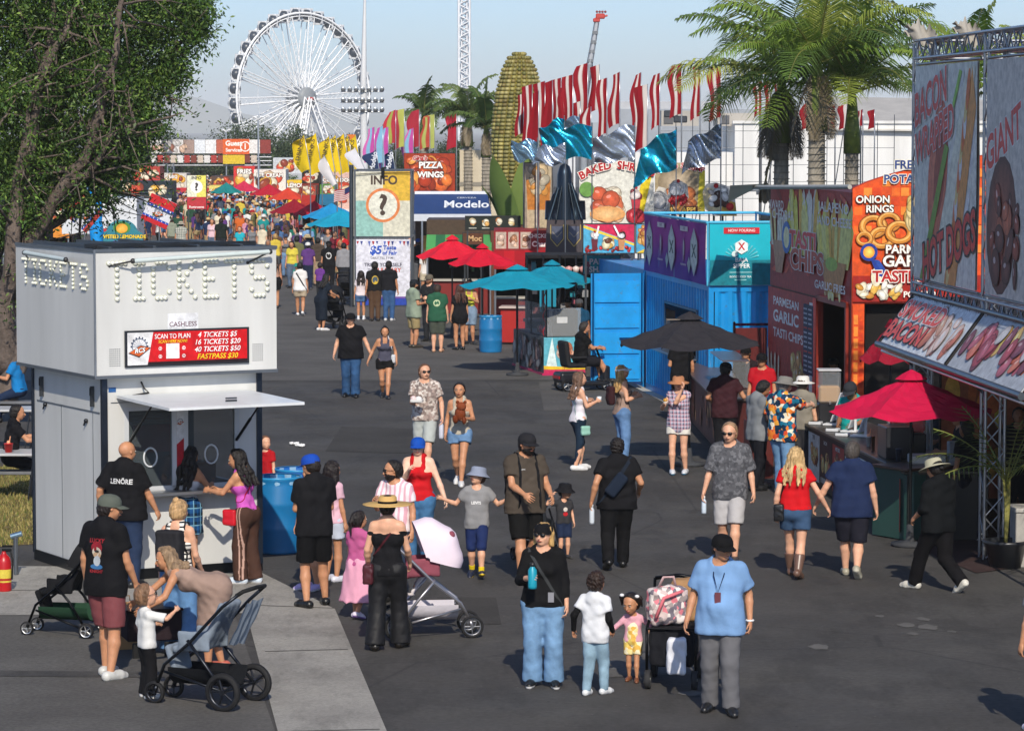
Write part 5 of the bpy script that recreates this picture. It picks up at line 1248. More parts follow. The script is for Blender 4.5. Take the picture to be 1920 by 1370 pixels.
def umbrella(label,pos,R_,ze,za,c,n=8,rot=0,group='market umbrellas',vent=True,valance=0,flat=1.0):
 root=empty('market_umbrella',pos,rot,label,'umbrella',group);g=MB().col('#2c2e31');g.tube((0,0,0),(0,0,za-.02),.022);g.build('pole','metal',root)
 g=MB().col('#3a3c40');g.lathe([(0,0),(.26,0),(.26,.05),(.06,.08),(.04,.3),(0,.3)],n=20);g.build('base','rubber',root)
 m_=MB().col(c);V=[];F=[];rings=9;seg=4;tot=n*seg
 for j in range(rings+1):
  t_=j/rings
  for k in range(tot):
   a=2*math.pi*k/tot;f=(k%seg)/seg;sag=math.sin(math.pi*f);rr=R_*t_*(1-.09*sag*t_);zz=za-(za-ze)*t_**.9-.09*sag*t_*(1-t_*.3)+.012*math.sin(k*1.7+j*2.1)
   V.append((rr*math.cos(a),rr*math.sin(a),zz))
 for j in range(rings):
  for k in range(tot):F.append((j*tot+k,(j+1)*tot+k,(j+1)*tot+(k+1)%tot,j*tot+(k+1)%tot))
 m_.add(V,F,False)
 if valance:b0=rings*tot;V2=[V[b0+k]for k in range(tot)]+[(V[b0+k][0]*1.01,V[b0+k][1]*1.01,V[b0+k][2]-valance*(1-.3*((k%seg)==0)))for k in range(tot)];m_.add(V2,[(k,tot+k,tot+(k+1)%tot,(k+1)%tot)for k in range(tot)],False)
 m_.build('canopy','canvas',root)
 if vent:v_=MB().col(c);v_.lathe([(R_*.2,za-(za-ze)*.13),(R_*.12,za+.0),(.02,za+.06),(0,za+.065)],n=n,smooth=False);v_.build('vent_cap','canvas',root)
 g=MB().col('#444649')
 for k in range(n):a=2*math.pi*k/n;g.tube((0,0,za-.06),(R_*.98*math.cos(a),R_*.98*math.sin(a),ze-.015),.01,n=5);g.tube((0,0,ze-.1),(R_*.5*math.cos(a),R_*.5*math.sin(a),(za+ze)/2-.03),.008,n=5)
 g.build('ribs','metal',root)
 return root
umbrella('bright crimson umbrella over the dark serving counter at the right',Px(1706,43.6)+(0,0,0),1.17,1.86,2.36,'#c01040',rot=.2)
umbrella('black umbrella in front of the blue container',Px(1292,54),1.27,2.08,2.55,'#2e2c30',rot=.35)
umbrella('teal umbrella over the ice cream stand',Px(970,73.6),1.35,2.08,2.5,'#0f8aa4',rot=.1)
umbrella('second teal umbrella partly behind the first over the ice cream stand',Px(1035,75.6),1.1,2.1,2.52,'#0f809a',rot=.5)
umbrella('wide red umbrella behind the teal one, nearer of two',Px(905,84),.95,2.14,2.6,'#c41530',rot=.3)
umbrella('red umbrella overlapping the nearer red one from the left',Px(848,87),1.0,2.2,2.72,'#d01c34',rot=.15)
umbrella('dark crimson umbrella in the shade inside the hot dog stand',Px(1872,45.5)+(.4,0,0),.8,2.35,2.7,'#7a1830',rot=.15)
def fries_stand():
 p0=Px(1593,54.0);p1=Px(1443,61.0);root,L=frame_at('fries_stand',p0,p1,'tall red fries and onion rings stand with picture walls','food stand');H_=4.62
 g=MB().col('#5a1c18');g.box((0,-3.4,.0),(L,-.06,.1));
 g.box((0,-.06,0),(L,0,.95));g.box((0,-.06,.95),(.25,0,2.7));g.box((2.6,-.06,.95),(L,0,2.7));g.box((0,-.06,2.7),(L,0,H_));g.box((0,-3.4,0),(L,-3.34,H_));g.box((L-.06,-3.34,0),(L,-.06,H_));g.box((0,-3.34,H_-.06),(L,-.06,H_));g.build('wall','paint',root)
 A=Art((L,.004,0),(-1,0,0));w_=L
 A.rect(0,2.72,w_,H_,'#5f1c1c');rg=random.Random(4)
 for k in range(30):A.ell(rg.uniform(.3,w_-.3),rg.uniform(3,H_-.1),rg.uniform(.2,.5),rg.uniform(.04,.1),rg.choice(('#6f2420','#4f1818','#7a3024')),rg.uniform(-20,20))
 fries(A,w_*.27,3.4,w_*.66,H_-.05,1,34,('#a8843c','#8f6c30','#b89a54','#a39a80'));fries(A,w_*.64,3.3,w_*.98,H_-.2,2,28,('#a0803c','#8a6a30','#b09450'));fries(A,.3,3.5,w_*.24,H_-.45,3,16,('#a09878','#8a7a50','#b0a080'))
 A.poly([(w_*.68,3.4),(w_*.74,2.8),(w_*.9,2.8),(w_*.97,3.4)],'#6f5030');A.poly([(.4,3.6),(.7,3.0),(w_*.18,3.0),(w_*.24,3.6)],'#6a5040')
 A.ell(w_*.24,3.68,.42,.3,'#22406f');A.ell(w_*.24,3.68,.27,.2,'#8a8f6a');A.ell(w_*.8,3.35,.5,.12,'#5c7030')
 A.text("AWARD",w_*.1,4.25,.24,'#a49a92',.02,sx=1.6);A.text("CHEDDAR",w_*.19,4.08,.24,'#a49a92',.02,sx=1.8);A.text("JALAPENO",w_*.82,4.32,.24,'#a49a92',.02,sx=2.2);A.text("AND CHEESE",w_*.83,4.08,.22,'#a49a92',.02,sx=2.1)
 A.text("TASTI",w_*.45,3.66,.42,'#7a2026',.04,sx=2.2,out='#a59a90',ow=.03);A.text("CHIPS",w_*.5,3.30,.5,'#6a2a20',.04,sx=2.2,out='#a59a90',ow=.03)
 A.rect(2.6-2.6,.02,w_-2.62,2.7,'#641e1a');A.text("PARMESAN",w_*.24,2.45,.22,'#a89c94',.02,sx=2.2);A.text("GARLIC",w_*.24,2.17,.3,'#a89c94',.03,sx=2.3);A.text("TASTI CHIPS",w_*.27,1.86,.24,'#a89c94',.02,sx=2.1)
 rnd_food(A,w_*.3,1.0,w_*.55,1.7,('#8a6a40','#a08050','#7a5a38'),22,7,(.14,.3));fries(A,.2,.15,w_*.2,1.5,8,14,('#8a8070','#6f6858'))
 A.rect(w_*.56,1.0,w_*.60,2.6,'#bdb9b4');A.rect(w_*.60,.02,w_*.64,2.7,'#8a2a20')
 A.text("GARLIC FRIES",w_*.8,2.95,.2,'#a89c94',.02,sx=2.1);rnd_food(A,w_*.7,2.72,w_*.95,2.9,('#a08050','#b89a60'),8,2,(.3,.5))
 A.build('picture_wall',root,gain=3.4)
 g=MB().col('#1c2448');g.box((2.75,.03,1.3),(3.6,.07,2.55));mb_=g.build('menu_board','print',root);A=Art((3.6,.071,1.3),(-1,0,0))
 for k in range(14):
  for q in range(2):A.rect(.06+.4*q,.05+k*.085,.06+.4*q+.3,.08+k*.085,'#a9aec0' if k not in(4,9)else '#b84038')
 A.build('menu_lines',mb_)
 g=MB().col('#8a2a1c')
 for x_ in(.22,2.6):g.box((x_-.05,-.07,.9),(x_+.05,.05,2.75))
 g.box((.17,-.07,2.66),(2.65,.05,2.76));g.build('window_frame','paint',root)
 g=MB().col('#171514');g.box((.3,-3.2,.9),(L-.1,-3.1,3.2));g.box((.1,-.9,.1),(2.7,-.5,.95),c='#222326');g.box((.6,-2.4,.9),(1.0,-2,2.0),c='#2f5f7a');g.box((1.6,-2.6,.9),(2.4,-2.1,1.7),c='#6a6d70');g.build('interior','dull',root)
 A=Art((2.3,-3.09,1.9),(-1,0,0));A.text("TASTY FRIES",.6,.1,.2,'#b9b9b4',.02,sx=1.2);A.build('wall_sign',root)
 g=MB().col('#a9a89f');g.tube((L+.3,.3,H_-.05),(-.3,.1,H_+.1),.04);g.add([(L+.7,.7,H_-.35),(L+.1,.1,H_+.02),(L-.6,.9,H_+.0)],[(0,1,2),(2,1,0)],False,'#b0aea5');g.build('roof_rail','paint',root)
 Wf=2.0;g=MB().col('#b8401c');R0=[]
 n=14;arc=[(-3.4+3.4*k/n,4.70+.62*math.sin(math.pi*(1-k/n)*.5+0)**.8)for k in range(n+1)]
 fw=MB().col('#a83218');pts=[(-3.4,0),(-2.95,0),(-2.95,2.75),(-.22,2.75),(-.22,0),(0,0)]+[(y_,z_)for y_,z_ in arc[::-1]]
 V=[(-.06,y_,z_)for y_,z_ in pts]+[(-.002,y_,z_)for y_,z_ in pts];k=len(pts)
 fw.add(V,[tuple(range(k))[::-1],tuple(range(k,2*k))]+[(i,(i+1)%k,k+(i+1)%k,k+i)for i in range(k)]);fwo=fw.build('front_wall','paint',root)
 A=Art((-.066,0,0),(0,-1,0));A.poly([(.01,2.78),(3.39,2.78)]+[(-y_,z_-.02)for y_,z_ in arc],'#d8501c')
 for k in range(18):
  for j in range(9):
   if(k*7+j*5)%3:A.rect(.03+.16*k,3.6+.16*j,.17+.16*k,3.74+.16*j,('#e86a24','#f08a34','#d24418','#e05a1c')[(k+2*j)%4])if 3.74+.16*j<np.interp(.1+.16*k,[0,1,3.4],[4.66,5.05,5.3])else 0
 A.rect(.01,2.78,3.39,3.22,'#9c2014');A.rect(.01,.05,.21,2.74,'#d8501c')
 for j in range(12):A.rect(.03,.2+.2*j,.1,.36+.2*j,'#f08a34');A.rect(.12,.12+.2*j,.19,.26+.2*j,'#c83c18')
 A.text("FRESH",.98,5.08,.2,'#24407c',.03,out='#e8e2d0');A.text("POTATOES",1.02,4.84,.2,'#24407c',.03,out='#e8e2d0')
 A.text("ONION",.34,4.5,.17,'#f4efe4',.025,out='#3a1a10');A.text("RINGS",.46,4.34,.17,'#f4efe4',.025,out='#3a1a10')
 for(x_,z_,r_)in((.35,4.05,.2),(.62,4.12,.17),(.5,3.86,.19),(.8,3.95,.2),(.2,3.84,.12)):A.ring(x_,z_,r_*.5,r_*1.02,'#7a4418',sx=1.25);A.ring(x_,z_,r_*.56,r_*.95,'#c9832e',sx=1.25);A.ring(x_,z_+.02,r_*.7,r_*.85,'#e8b060',sx=1.25)
 rnd_food(A,.72,3.95,1.5,4.6,('#e0c070','#e8cf94','#c99c44'),16,6,(.2,.32),(.5,.7));rnd_food(A,.02,2.8,.9,3.15,('#e0b050','#e8dcc0','#c98c34','#f0e8d8'),24,9,(.2,.34),(.4,.7));A.ell(.4,3.2,.09,.16,'#efe4c4')
 A.ell(.27,3.62,.15,.15,'#1c3c94',n=20);A.ell(.27,3.62,.1,.1,'#e89024',c2='#f8e070');A.poly([(.3,3.5),(.4,3.48),(.52,3.2),(.42,3.22)],'#1c3c94');A.poly([(.36,3.5),(.45,3.48),(.62,3.24),(.54,3.2)],'#24489c')
 A.text("PARMESAN",1.05,3.66,.2,'#f4efe4',.03,out='#4a1810');A.text("GARLIC",1.0,3.46,.26,'#f4efe4',.03,out='#4a1810',sx=1.1);A.text("TASTI CHIPS",1.05,3.2,.26,'#b01c1c',.03,out='#f0e8dc');A.text("POTATO",1.15,2.9,.14,'#f4efe4',.03)
 A.build('front_picture',fwo)
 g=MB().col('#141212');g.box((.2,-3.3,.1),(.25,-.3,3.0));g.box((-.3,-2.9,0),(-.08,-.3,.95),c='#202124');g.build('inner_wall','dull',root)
 return root,L
FS,FL=fries_stand()
def fw_(x,y,z=0):R_=FS.rotation_euler[2];return np.array(FS.location)+np.array([math.cos(R_)*x-math.sin(R_)*y,math.sin(R_)*x+math.cos(R_)*y,z])
def ca2(A,w_,h_):A.rect(0,0,w_,h_,'#4a1a18');rnd_food(A,0,0,w_,h_,('#7a3a24','#a06a3c','#5a2018','#8a5030'),40,4,(.1,.25))
fc,_=counter('fries_counter',P(1347,852),P(1268,762),.9,.98,'red food-print counter of the fries stand beyond the black umbrella',ca2,'#5a4a44','#4a1a18')
boxthing('glass_display','long glass food display on the fries counter behind the maroon shirt man','display case',P(1340,838)+(.62,.9,.98),math.radians(92),[('glass',(-.2,-.05,.02),(2.2,.45,.5),'#ffffff','clear'),('shelf',(-.2,-.05,0),(2.2,.45,.02),'#6a4444','metal'),('top_lid',(-.2,-.05,.5),(2.2,.45,.53),'#9a8a8c','metal')])
boxthing('cash_register','white register stand beside the man in the maroon shirt','register',P(1385,900)+(.35,.4,0),.2,[('cabinet',(-.2,-.2,0),(.2,.2,.95),'#5a2420','paint'),('screen',(-.16,-.1,1.0),(.16,-.06,1.3),'#c9ccd0','plastic'),('keypad',(-.16,-.2,.95),(.16,.12,1.0),'#8a8d92','plastic')])
boxthing('sign_panel','dark red potato sign panel between the blue container and the picture wall','sign',Px(1378,61.5),.12,[('panel',(0,0,0),(.62,.05,1.86),'#5a1a1a','print'),('post',(-.04,-.02,0),(0,.07,1.98),'#2c1414','metal'),('rail',(-.04,-.02,1.9),(.7,.07,1.95),'#35163a','metal')])
boxthing('serving_bar','dark bar counter in front of the opening of the fries stand','counter',Px(1545,55.2),-.1,[('body',(0,0,0),(1.9,.5,1.0),'#1b1d22','paint'),('countertop',(-.05,-.06,1.0),(1.95,.56,1.05),'#2a2d33','plastic')])
umbrella('small dark red umbrella inside the shaded opening of the fries stand',Px(1668,52.8),.55,1.9,2.5,'#8a1028',rot=.3)
boxthing('steel_pot','steel pots on the bar below the onion ring pictures','pot',Px(1645,52.5),0,[('stand',(-.3,-.2,0),(.3,.2,1.05),'#1c1d20','paint'),('pot',(-.25,-.15,1.05),(.25,.15,1.3),'#7c8084','metal')])
m,t,b=newmat('blue_steel',.4,spec=.45);c=vary(t,basecol(t),2.2,.8,1.08)
wr_=ramp(t,noise(t,7,6,.75),(.58,0.0),(.66,1.0));c=mix(t,c,lin('#5a6a78'),mth(t,'MULTIPLY',wr_,.55));t.links.new(c,b.inputs['Base Color'])
def container():
 p0=P(1328,781);p1=np.array([2.93,69.9,0]);root,L=frame_at('shipping_container',p0,p1,'bright blue shipping container bar with a serving window and purple deck banner','container');H_,W_=2.59,2.44;BL='#0c8fd8'
 g=MB().col(BL)
 def corr(x0,x1,z0,z1,y=0.0,dep=.036,pitch=.278,ax=0):
  n=max(1,int(round((x1-x0)/pitch)));pt=(x1-x0)/n;prof=[]
  for k in range(n):a=x0+k*pt;prof+=[(a,0),(a+pt*.26,0),(a+pt*.5,-dep),(a+pt*.76,-dep)]
  prof.append((x1,0));V=[]
  for z_ in(z0,z1):
   for a,d_ in prof:V.append((a,y+d_,z_)if ax==0 else(-y-d_,-a,z_))
  m_=len(prof);g.add(V,[(i,m_+i,m_+i+1,i+1)if ax==0 else(i,i+1,m_+i+1,m_+i)for i in range(m_-1)],False)
 wx0,wx1,wz0,wz1=1.2,4.6,1.1,2.0
 corr(.12,wx0,.14,H_-.1);corr(wx1,L-.1,.14,H_-.1);corr(wx0,wx1,.14,wz0);corr(wx0,wx1,wz1,H_-.1);corr(.12,W_-.12,.14,H_-.12,y=.0,ax=1)
 g.box((0,-W_,H_-.03),(L,0,H_-.004));g.box((.1,-W_,0.1),(L,-W_+.04,H_-.03));g.box((0.05,-W_,.08),(L,-.04,.14))
 g.build('wall','blue_steel',root);g=MB().col(BL)
 for x_ in(0,L-.1):
  for y_ in(-W_,-.1):g.box((x_-.002,y_,0),(x_+.1,y_+.102,H_))
 g.box((.1,-.09,H_-.1),(L-.1,.004,H_-.002));g.box((.1,-.09,.0),(L-.1,.003,.14));g.box((-.004,-W_+.1,H_-.12),(.09,-.1,H_-.001));g.box((-.004,-W_+.1,0),(.09,-.1,.14));g.build('frame','blue_steel',root)
 g=MB().col('#123a5c');g.box((wx0-.05,-.02,wz0-.05),(wx1+.05,.02,wz0));g.box((wx0-.05,-.02,wz1),(wx1+.05,.02,wz1+.05));g.box((wx0-.05,-.02,wz0),(wx0,.02,wz1));g.box((wx1,-.02,wz0),(wx1+.05,.02,wz1));g.build('window_frame','blue_steel',root)
 g=MB();g.box((wx0-.3,-1.6,.2),(wx1+.3,-1.55,2.4),c='#2a3440');rg=random.Random(2)
 for k in range(26):x_=wx0+.1+k*.13;g.box((x_,-1.5,1.3+.35*(k%2)),(x_+.08,-1.42,1.5+.35*(k%2)),c=rg.choice(('#c99c50','#a84a30','#d8d2c0','#4a8a6a','#e0b878')))
 g.box((wx0,-1.54,1.26),(wx1,-1.4,1.3),c='#6a5040');g.box((wx0,-1.54,1.62),(wx1,-1.4,1.65),c='#6a5040');g.build('shelf','dull',root)
 g=MB().col('#8b9096');g.bbox((wx0-.05,0,wz0-.08),(wx1+.05,.3,wz0-.04),.01);g.build('sill','metal',root)
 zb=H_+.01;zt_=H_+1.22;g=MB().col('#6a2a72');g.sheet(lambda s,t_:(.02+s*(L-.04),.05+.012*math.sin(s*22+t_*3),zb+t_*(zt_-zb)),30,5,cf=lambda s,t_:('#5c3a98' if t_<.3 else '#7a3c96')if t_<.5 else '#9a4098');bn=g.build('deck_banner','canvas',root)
 A=Art((L-.02,.075,zb),(-1,0,0));
 for k,x_ in enumerate((.75,3.3,5.7)):
  A.poly([(x_,1.1),(x_-.36,.82),(x_-.36,.42),(x_,.12),(x_+.36,.42),(x_+.36,.82)],'#9fb0b8');A.poly([(x_,1.02),(x_-.3,.78),(x_-.3,.45),(x_,.2),(x_+.3,.45),(x_+.3,.78)],'#b9c4c9');A.text("X",x_,.62,.36,'#1f4a4c',.03,sx=1.6)
  A.poly([(x_-.5,.5),(x_-.68,.36),(x_-.5,.16),(x_-.32,.36)],'#8fa2ae')
  if k<2:A.rect(x_+.95,1.0,x_+1.75,1.1,'#c9c0cc');A.text("LIVE",x_+1.35,1.05,.08,'#4a2a60',.02,sx=1.8);A.ell(x_+1.3,.62,.1,.24,'#7a5a8c');A.ell(x_+1.35,.66,.06,.16,'#b0a8bc');A.rect(x_+1.0,.3,x_+1.6,.34,'#9a88b0')
 A.build('banner_print',bn)
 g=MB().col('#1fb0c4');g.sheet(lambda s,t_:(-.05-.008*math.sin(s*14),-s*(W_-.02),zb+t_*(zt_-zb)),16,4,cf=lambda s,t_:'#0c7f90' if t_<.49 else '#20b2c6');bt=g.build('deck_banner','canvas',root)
 A=Art((-.068,0,zb),(0,-1,0));W2=1.24
 A.rect(0.01,.0,W_-.04,.5,'#0c7a8a');A.rect(.28,1.02,1.0,1.14,'#c42430');A.text("NOW POURING",.64,1.08,.075,'#f4e8e4',.01)
 for k in range(13):a=math.pi*(.08+.84*k/12);A.poly([(.64+.14*math.cos(a),.5+.12*math.sin(a)),(.64+.36*math.cos(a-.04),.5+.36*math.sin(a-.04)),(.64+.36*math.cos(a+.04),.5+.36*math.sin(a+.04))],'#6fd0d8')
 hx_=[(.64+.145*math.cos(math.pi/6+k*math.pi/3),.76+.145*math.sin(math.pi/6+k*math.pi/3))for k in range(6)];A.poly(hx_,'#eef4f4');A.text("X",.64,.76,.2,'#c42430',.03,sx=.9);A.ell(.5,.62,.06,.06,'#d8ecec')
 A.text("BAJA",.64,.50,.12,'#f4f8f8',.012);A.text("SIPPER",.64,.38,.12,'#f4f8f8',.012);A.rect(.4,.25,.86,.265,'#9fd8dc');A.text("BOOZY ICED TEA",.62,.17,.055,'#e8f4f4',.005);A.rect(.5,.1,.74,.115,'#9fd8dc')
 A.build('banner_print',bt)
 g=MB().col('#4db4d8')
 for y_ in(.03,-W_):g.tube((0,y_,zt_+.03),(L,y_,zt_+.03),.03);
 g.tube((0,0,zt_+.03),(0,-W_,zt_+.03),.03);g.tube((L,0,zt_+.03),(L,-W_,zt_+.03),.03)
 for x_ in np.linspace(.03,L-.03,5):
  for y_ in(.02,-W_):g.tube((x_,y_,H_),(x_,y_,zt_),.022)
 g.box((.0,-W_,H_+.9),(L,-W_+.03,H_+.98),c='#3fa8d0');g.build('deck_railing','paint',root)
 g=MB().col(BL);g.box((L-.02,.06,.16),(L+.05,1.22,H_-.06))
 for z_ in(.22,.78,1.34,1.9):g.box((L-.055,.16,z_),(L-.021,1.14,z_+.46),c='#1398e2')
 dr=g.build('door','blue_steel',root);g=MB().col('#0d5a96')
 for y_ in(.1,1.18):g.tube((L-.06,y_,.1),(L-.06,y_,H_-.05),.016)
 g.box((L-.1,.3,1.1),(L-.06,.6,1.13));g.build('lock_rod','metal',dr)
 g=MB().col('#8a8d88');g.box((0,-.6,-.01),(.6,.0,.0));
 return root,L
CT,CL=container()
def ctw(x,y,z=0):R_=CT.rotation_euler[2];return np.array(CT.location)+np.array([math.cos(R_)*x-math.sin(R_)*y,math.sin(R_)*x+math.cos(R_)*y,z])
def container2():
 p0=ctw(CL+.35,0);root=empty('shipping_container',p0,CT.rotation_euler[2],'second blue container with its end open behind the blue door','container');H_,W_,L=2.59,2.44,5.9;g=MB().col('#0c8fd8')
 g.box((0,-W_,0),(L,-W_+.05,H_));g.box((0,-W_,H_-.05),(L,0,H_));g.box((0,-.05,0),(L,0,.9));g.box((0,-.05,2.2),(L,0,H_-.05));g.box((0,-.05,.9),(.3,0,2.2));g.box((L-.3,-.05,.9),(L,0,2.2));g.box((L-.05,-W_,0),(L,0,H_));g.build('wall','blue_steel',root)
 g=MB().col('#2a2622');g.box((.1,-W_+.1,.05),(L-.1,-W_+.14,2.5));g.box((.3,-1.2,.9),(L-.4,-.5,.95),c='#b8a890');g.box((1,-1.3,.95),(2,-.8,1.4),c='#c9b8a8');g.box((3,-1.3,.95),(4,-.8,1.5),c='#a89080');g.build('interior','dull',root)
container2()
def cone_art(A,w_,h_,seed=1):
 A.rect(0,0,w_,h_,'#5fb0c4');A.poly([(w_*.2,h_),(w_*.02,0),(w_*.35,0)],'#d8ecec');A.poly([(0,0),(w_,0),(w_,h_*.1),(0,h_*.16)],'#c42a5a');A.poly([(0,h_*.12),(w_,h_*.1),(w_,h_*.15),(0,h_*.22)],'#e8c030')
 A.poly([(w_*.42,h_*.45),(w_*.5,h_*.1),(w_*.62,h_*.45)],'#b8743a');rnd_food(A,w_*.3,h_*.4,w_*.75,h_*.95,('#d8a890','#c87a5a','#e8cfc0'),14,seed,(.16,.3),(.8,1))
def icecream_stand():
 p0=P(1018,704);p1=P(963,688)+(-.02,.6,0);root,L=frame_at('ice_cream_stand',p0,p1,'ice cream and shakes stand with glass counter beneath the teal umbrellas','food stand');D=1.0
 g=MB().col('#4a5258');g.box((0,-D,0.03),(L,-.02,.88));g.build('counter','paint',root);A=Art((L,.004-.02,.04),(-1,0,0));rnd_food(A,0,0,L,.84,('#6a7a80','#8a5a5a','#a8a4a0','#4a3a44','#b08a80','#3a4a5a'),60,5,(.1,.3));A.build('front_picture',root)
 A=Art((-.006,-.02,.04),(0,-1,0));cone_art(A,D-.02,.84);A.build('end_picture',root);g=MB().col('#b8205a');g.box((-.03,-D,0),(L,0.02,.05));g.build('kick_strip','paint',root)
 g=MB();g.box((.05,-.1,.9),(L-.05,-.08,1.62));g.box((.02,-D+.1,.9),(.04,-.1,1.55));g.build('glass_screen','clear',root)
 g=MB().col('#2c2e32')
 for x_ in(.03,L*.5,L-.03):g.tube((x_,-.09,.88),(x_,-.09,2.1),.018)
 g.build('posts','metal',root);g=MB().col('#1c1d20');g.bbox((.1,-.85,.9),(.5,-.25,1.5),.02);g.box((.09,-.6,1.2),(.1,-.35,1.34),c='#d8d8d8');g.build('machine','plastic',root)
 g=MB()
 rg=random.Random(3)
 for k in range(14):x_=.6+k*.1;g.lathe([(0,0),(.03,0),(.035,.12),(.012,.17),(0,.19)],(x_%(L-.1),-.3-.25*(k%2),.89),8,rg.choice(('#c8324a','#e8d8b0','#7a4a30','#3a8a9a','#e8e8e8')))
 g.build('bottles','plastic',root)
 g=MB().col('#c81c2c');pts=[(.3+.03*math.cos(a),-.1+.03*math.sin(a),.9+a*.06)for a in np.linspace(0,22,60)];g.path(pts,.012,5);g.build('twist_post','plastic',root)
icecream_stand()
boxthing('nacho_cart','yellow and red nacho cart panel behind the blue barrel','food cart',P(938,646),-.1,[('panel',(0,0,.05),(.36,.05,.9),'#e0c030','print'),('body',(.0,.06,.05),(1.2,.7,.95),'#a82420','paint'),('countertop',(-.04,-.04,.95),(1.25,.75,1.0),'#c8b8b0','plastic')])
_p=P(938,646);A=Art(np.array([_p[0],_p[1]-.03,.05]),(1,0,0));A.text("NACHOS",.18,.68,.13,'#b8201c',.03,rot=-24,sx=.8);A.poly([(.06,.1),(.32,.12),(.18,.24)],'#8a2a1c');A.build('nacho_print',bpy.data.objects['nacho_cart'],'print');_o=bpy.data.objects['nacho_cart'];_c=_o.children[-1];_c.matrix_parent_inverse=(Matrix.Translation(_o.location)@Matrix.Rotation(_o.rotation_euler[2],4,'Z')).inverted()
def signbox(name,label,u0,v0,u1,v1,Y,art,cat='sign',z0=None,depth=.15,legs=True,bg='#202024',mat='paint',group=None):
 """upright sign seen frontally at distance Y between pixel corners"""
 a,b_=Q(u0,v1,Y),Q(u1,v0,Y);w_,h_=b_[0]-a[0],b_[2]-a[2];root=empty(name,(a[0],Y,0),0,label,cat,group);g=MB().col(bg);g.box((-.02,0,a[2]-.02),(w_+.02,depth,b_[2]+.02));g.build('board',mat,root)
 if legs and a[2]>.1:
  g=MB().col('#55585c')
  for x_ in(.03,w_-.07):g.box((x_,.03,0),(x_+.05,.09,a[2]))
  g.build('leg','metal',root)if False else None
  for x_ in(.03,w_-.07):g=MB().col('#55585c');g.box((x_,.03,0),(x_+.05,.09,a[2]));g.build('leg','metal',root)
 A=Art((0,-.003,a[2]),(1,0,0));art(A,w_,h_);A.build('sign_face',root);return root
def a_shake(A,w_,h_):
 A.rect(0,0,w_,h_,'#4fa8cc');A.poly([(0,h_),(w_,h_*.35),(w_,h_)],'#c8204c');A.poly([(0,h_*.98),(w_,h_*.33),(w_,h_*.25),(0,h_*.88)],'#e8c83c');rnd_food(A,0,0,w_,h_*.3,('#b01c24','#7a1018','#d03030'),30,1,(.15,.25));cupcake(A,w_*.22,h_*.5,h_*.4,'#6a2430','#e8dcd8','#8a2a3a');rnd_food(A,w_*.35,h_*.1,w_*.62,h_*.6,('#e8d8b0','#6a3a20','#d8a850'),14,5,(.2,.35));cupcake(A,w_*.75,h_*.52,h_*.42,'#c88a5a','#efe6e0','#3a1c18')
 A.line([(w_*.3,h_*.95),(w_*.24,h_*.5)],.04,'#f0f0f0');A.line([(w_*.6,h_*.97),(w_*.72,h_*.55)],.04,'#f0f0f0')
signbox('picture_board','black framed board of ice cream shakes with pink and yellow stripes',1094,421,1189,474,75,a_shake,depth=.3)
signbox('picture_board','narrow board of fried food on blue beside the shakes board',1193,421,1222,474,75.2,lambda A,w_,h_:(A.rect(0,0,w_,h_,'#4fa0c0'),A.poly([(0,0),(w_,h_*.25),(w_,0)],'#e8c030'),rnd_food(A,0,h_*.2,w_,h_,('#c98a3a','#d8a860','#a82a24'),18,2,(.2,.35))))
def a_party(A,w_,h_):A.rect(0,0,w_,h_,'#1f7f86');cupcake(A,w_*.12,h_*.4,h_*.4,'#6a4a50','#d8d0d0','#8a3a4a');cupcake(A,w_*.85,h_*.5,h_*.5,'#8a4a50','#e0c8c8','#3a2a2a');A.text("PARTY",w_*.48,h_*.66,h_*.42,'#d8b8b4',.03);A.text("SHAKE",w_*.48,h_*.24,h_*.42,'#e0c4be',.03)
signbox('party_sign','teal party shake sign below the shakes board',1094,479,1162,514,76,a_party)
def shake_stall():
 Y=77.5;s_=1/S(Y);root=empty('shake_stall',((985-UC)*s_,Y,0),0,'dark cluttered shake stall body behind the teal umbrellas','food stand');W_=132*s_;zt=Q(0,478,Y)[2];g=MB().col('#1a1a1e')
 g.box((0,1.6,0),(W_,1.7,zt));g.box((0,0,zt-.08),(W_,1.7,zt));g.box((W_-.06,0,0),(W_,1.6,zt));g.build('wall','dull',root);g=MB().col('#2a2c32');g.box((0,.1,0),(W_-.1,.6,1.0));g.box((-.05,.05,1.0),(W_-.1,.65,1.05),c='#5a5c62');g.build('counter','paint',root)
 for k in range(5):g=MB().col('#3a3c42');g.tube((.04+k*W_/4.3,0,0),(.04+k*W_/4.3,0,zt),.025);g.build('post','metal',root)
 rg=random.Random(4);g=MB()
 for k in range(40):x_,z_=rg.uniform(.05,W_-.3),rg.uniform(1.05,zt-.3);g.box((x_,1.4-rg.uniform(0,.8),z_),(x_+rg.uniform(.06,.2),1.5,z_+rg.uniform(.06,.2)),c=rg.choice(('#8a8c90','#b8a898','#4a6a7a','#7a4a4a','#c8c4bc','#3a3c44','#2a8a9a','#b05a6a')))
 g.build('shelf_goods','plastic',root)
 for k in range(5):g=MB().col('#c8908c');g.lathe([(0,0),(.07,0),(.09,.12),(0,.16)],(W_*.42+k*.17,-.02,zt-.42),10,('#c8908c','#d8c8c0')[k%2]);g.build('hanging_cup','plastic',root)
 b_=MB().col('#1c8aa8');b_.box((.35,.2,1.35),(.75,.3,1.85));b_.build('screen','plastic',root)
shake_stall()
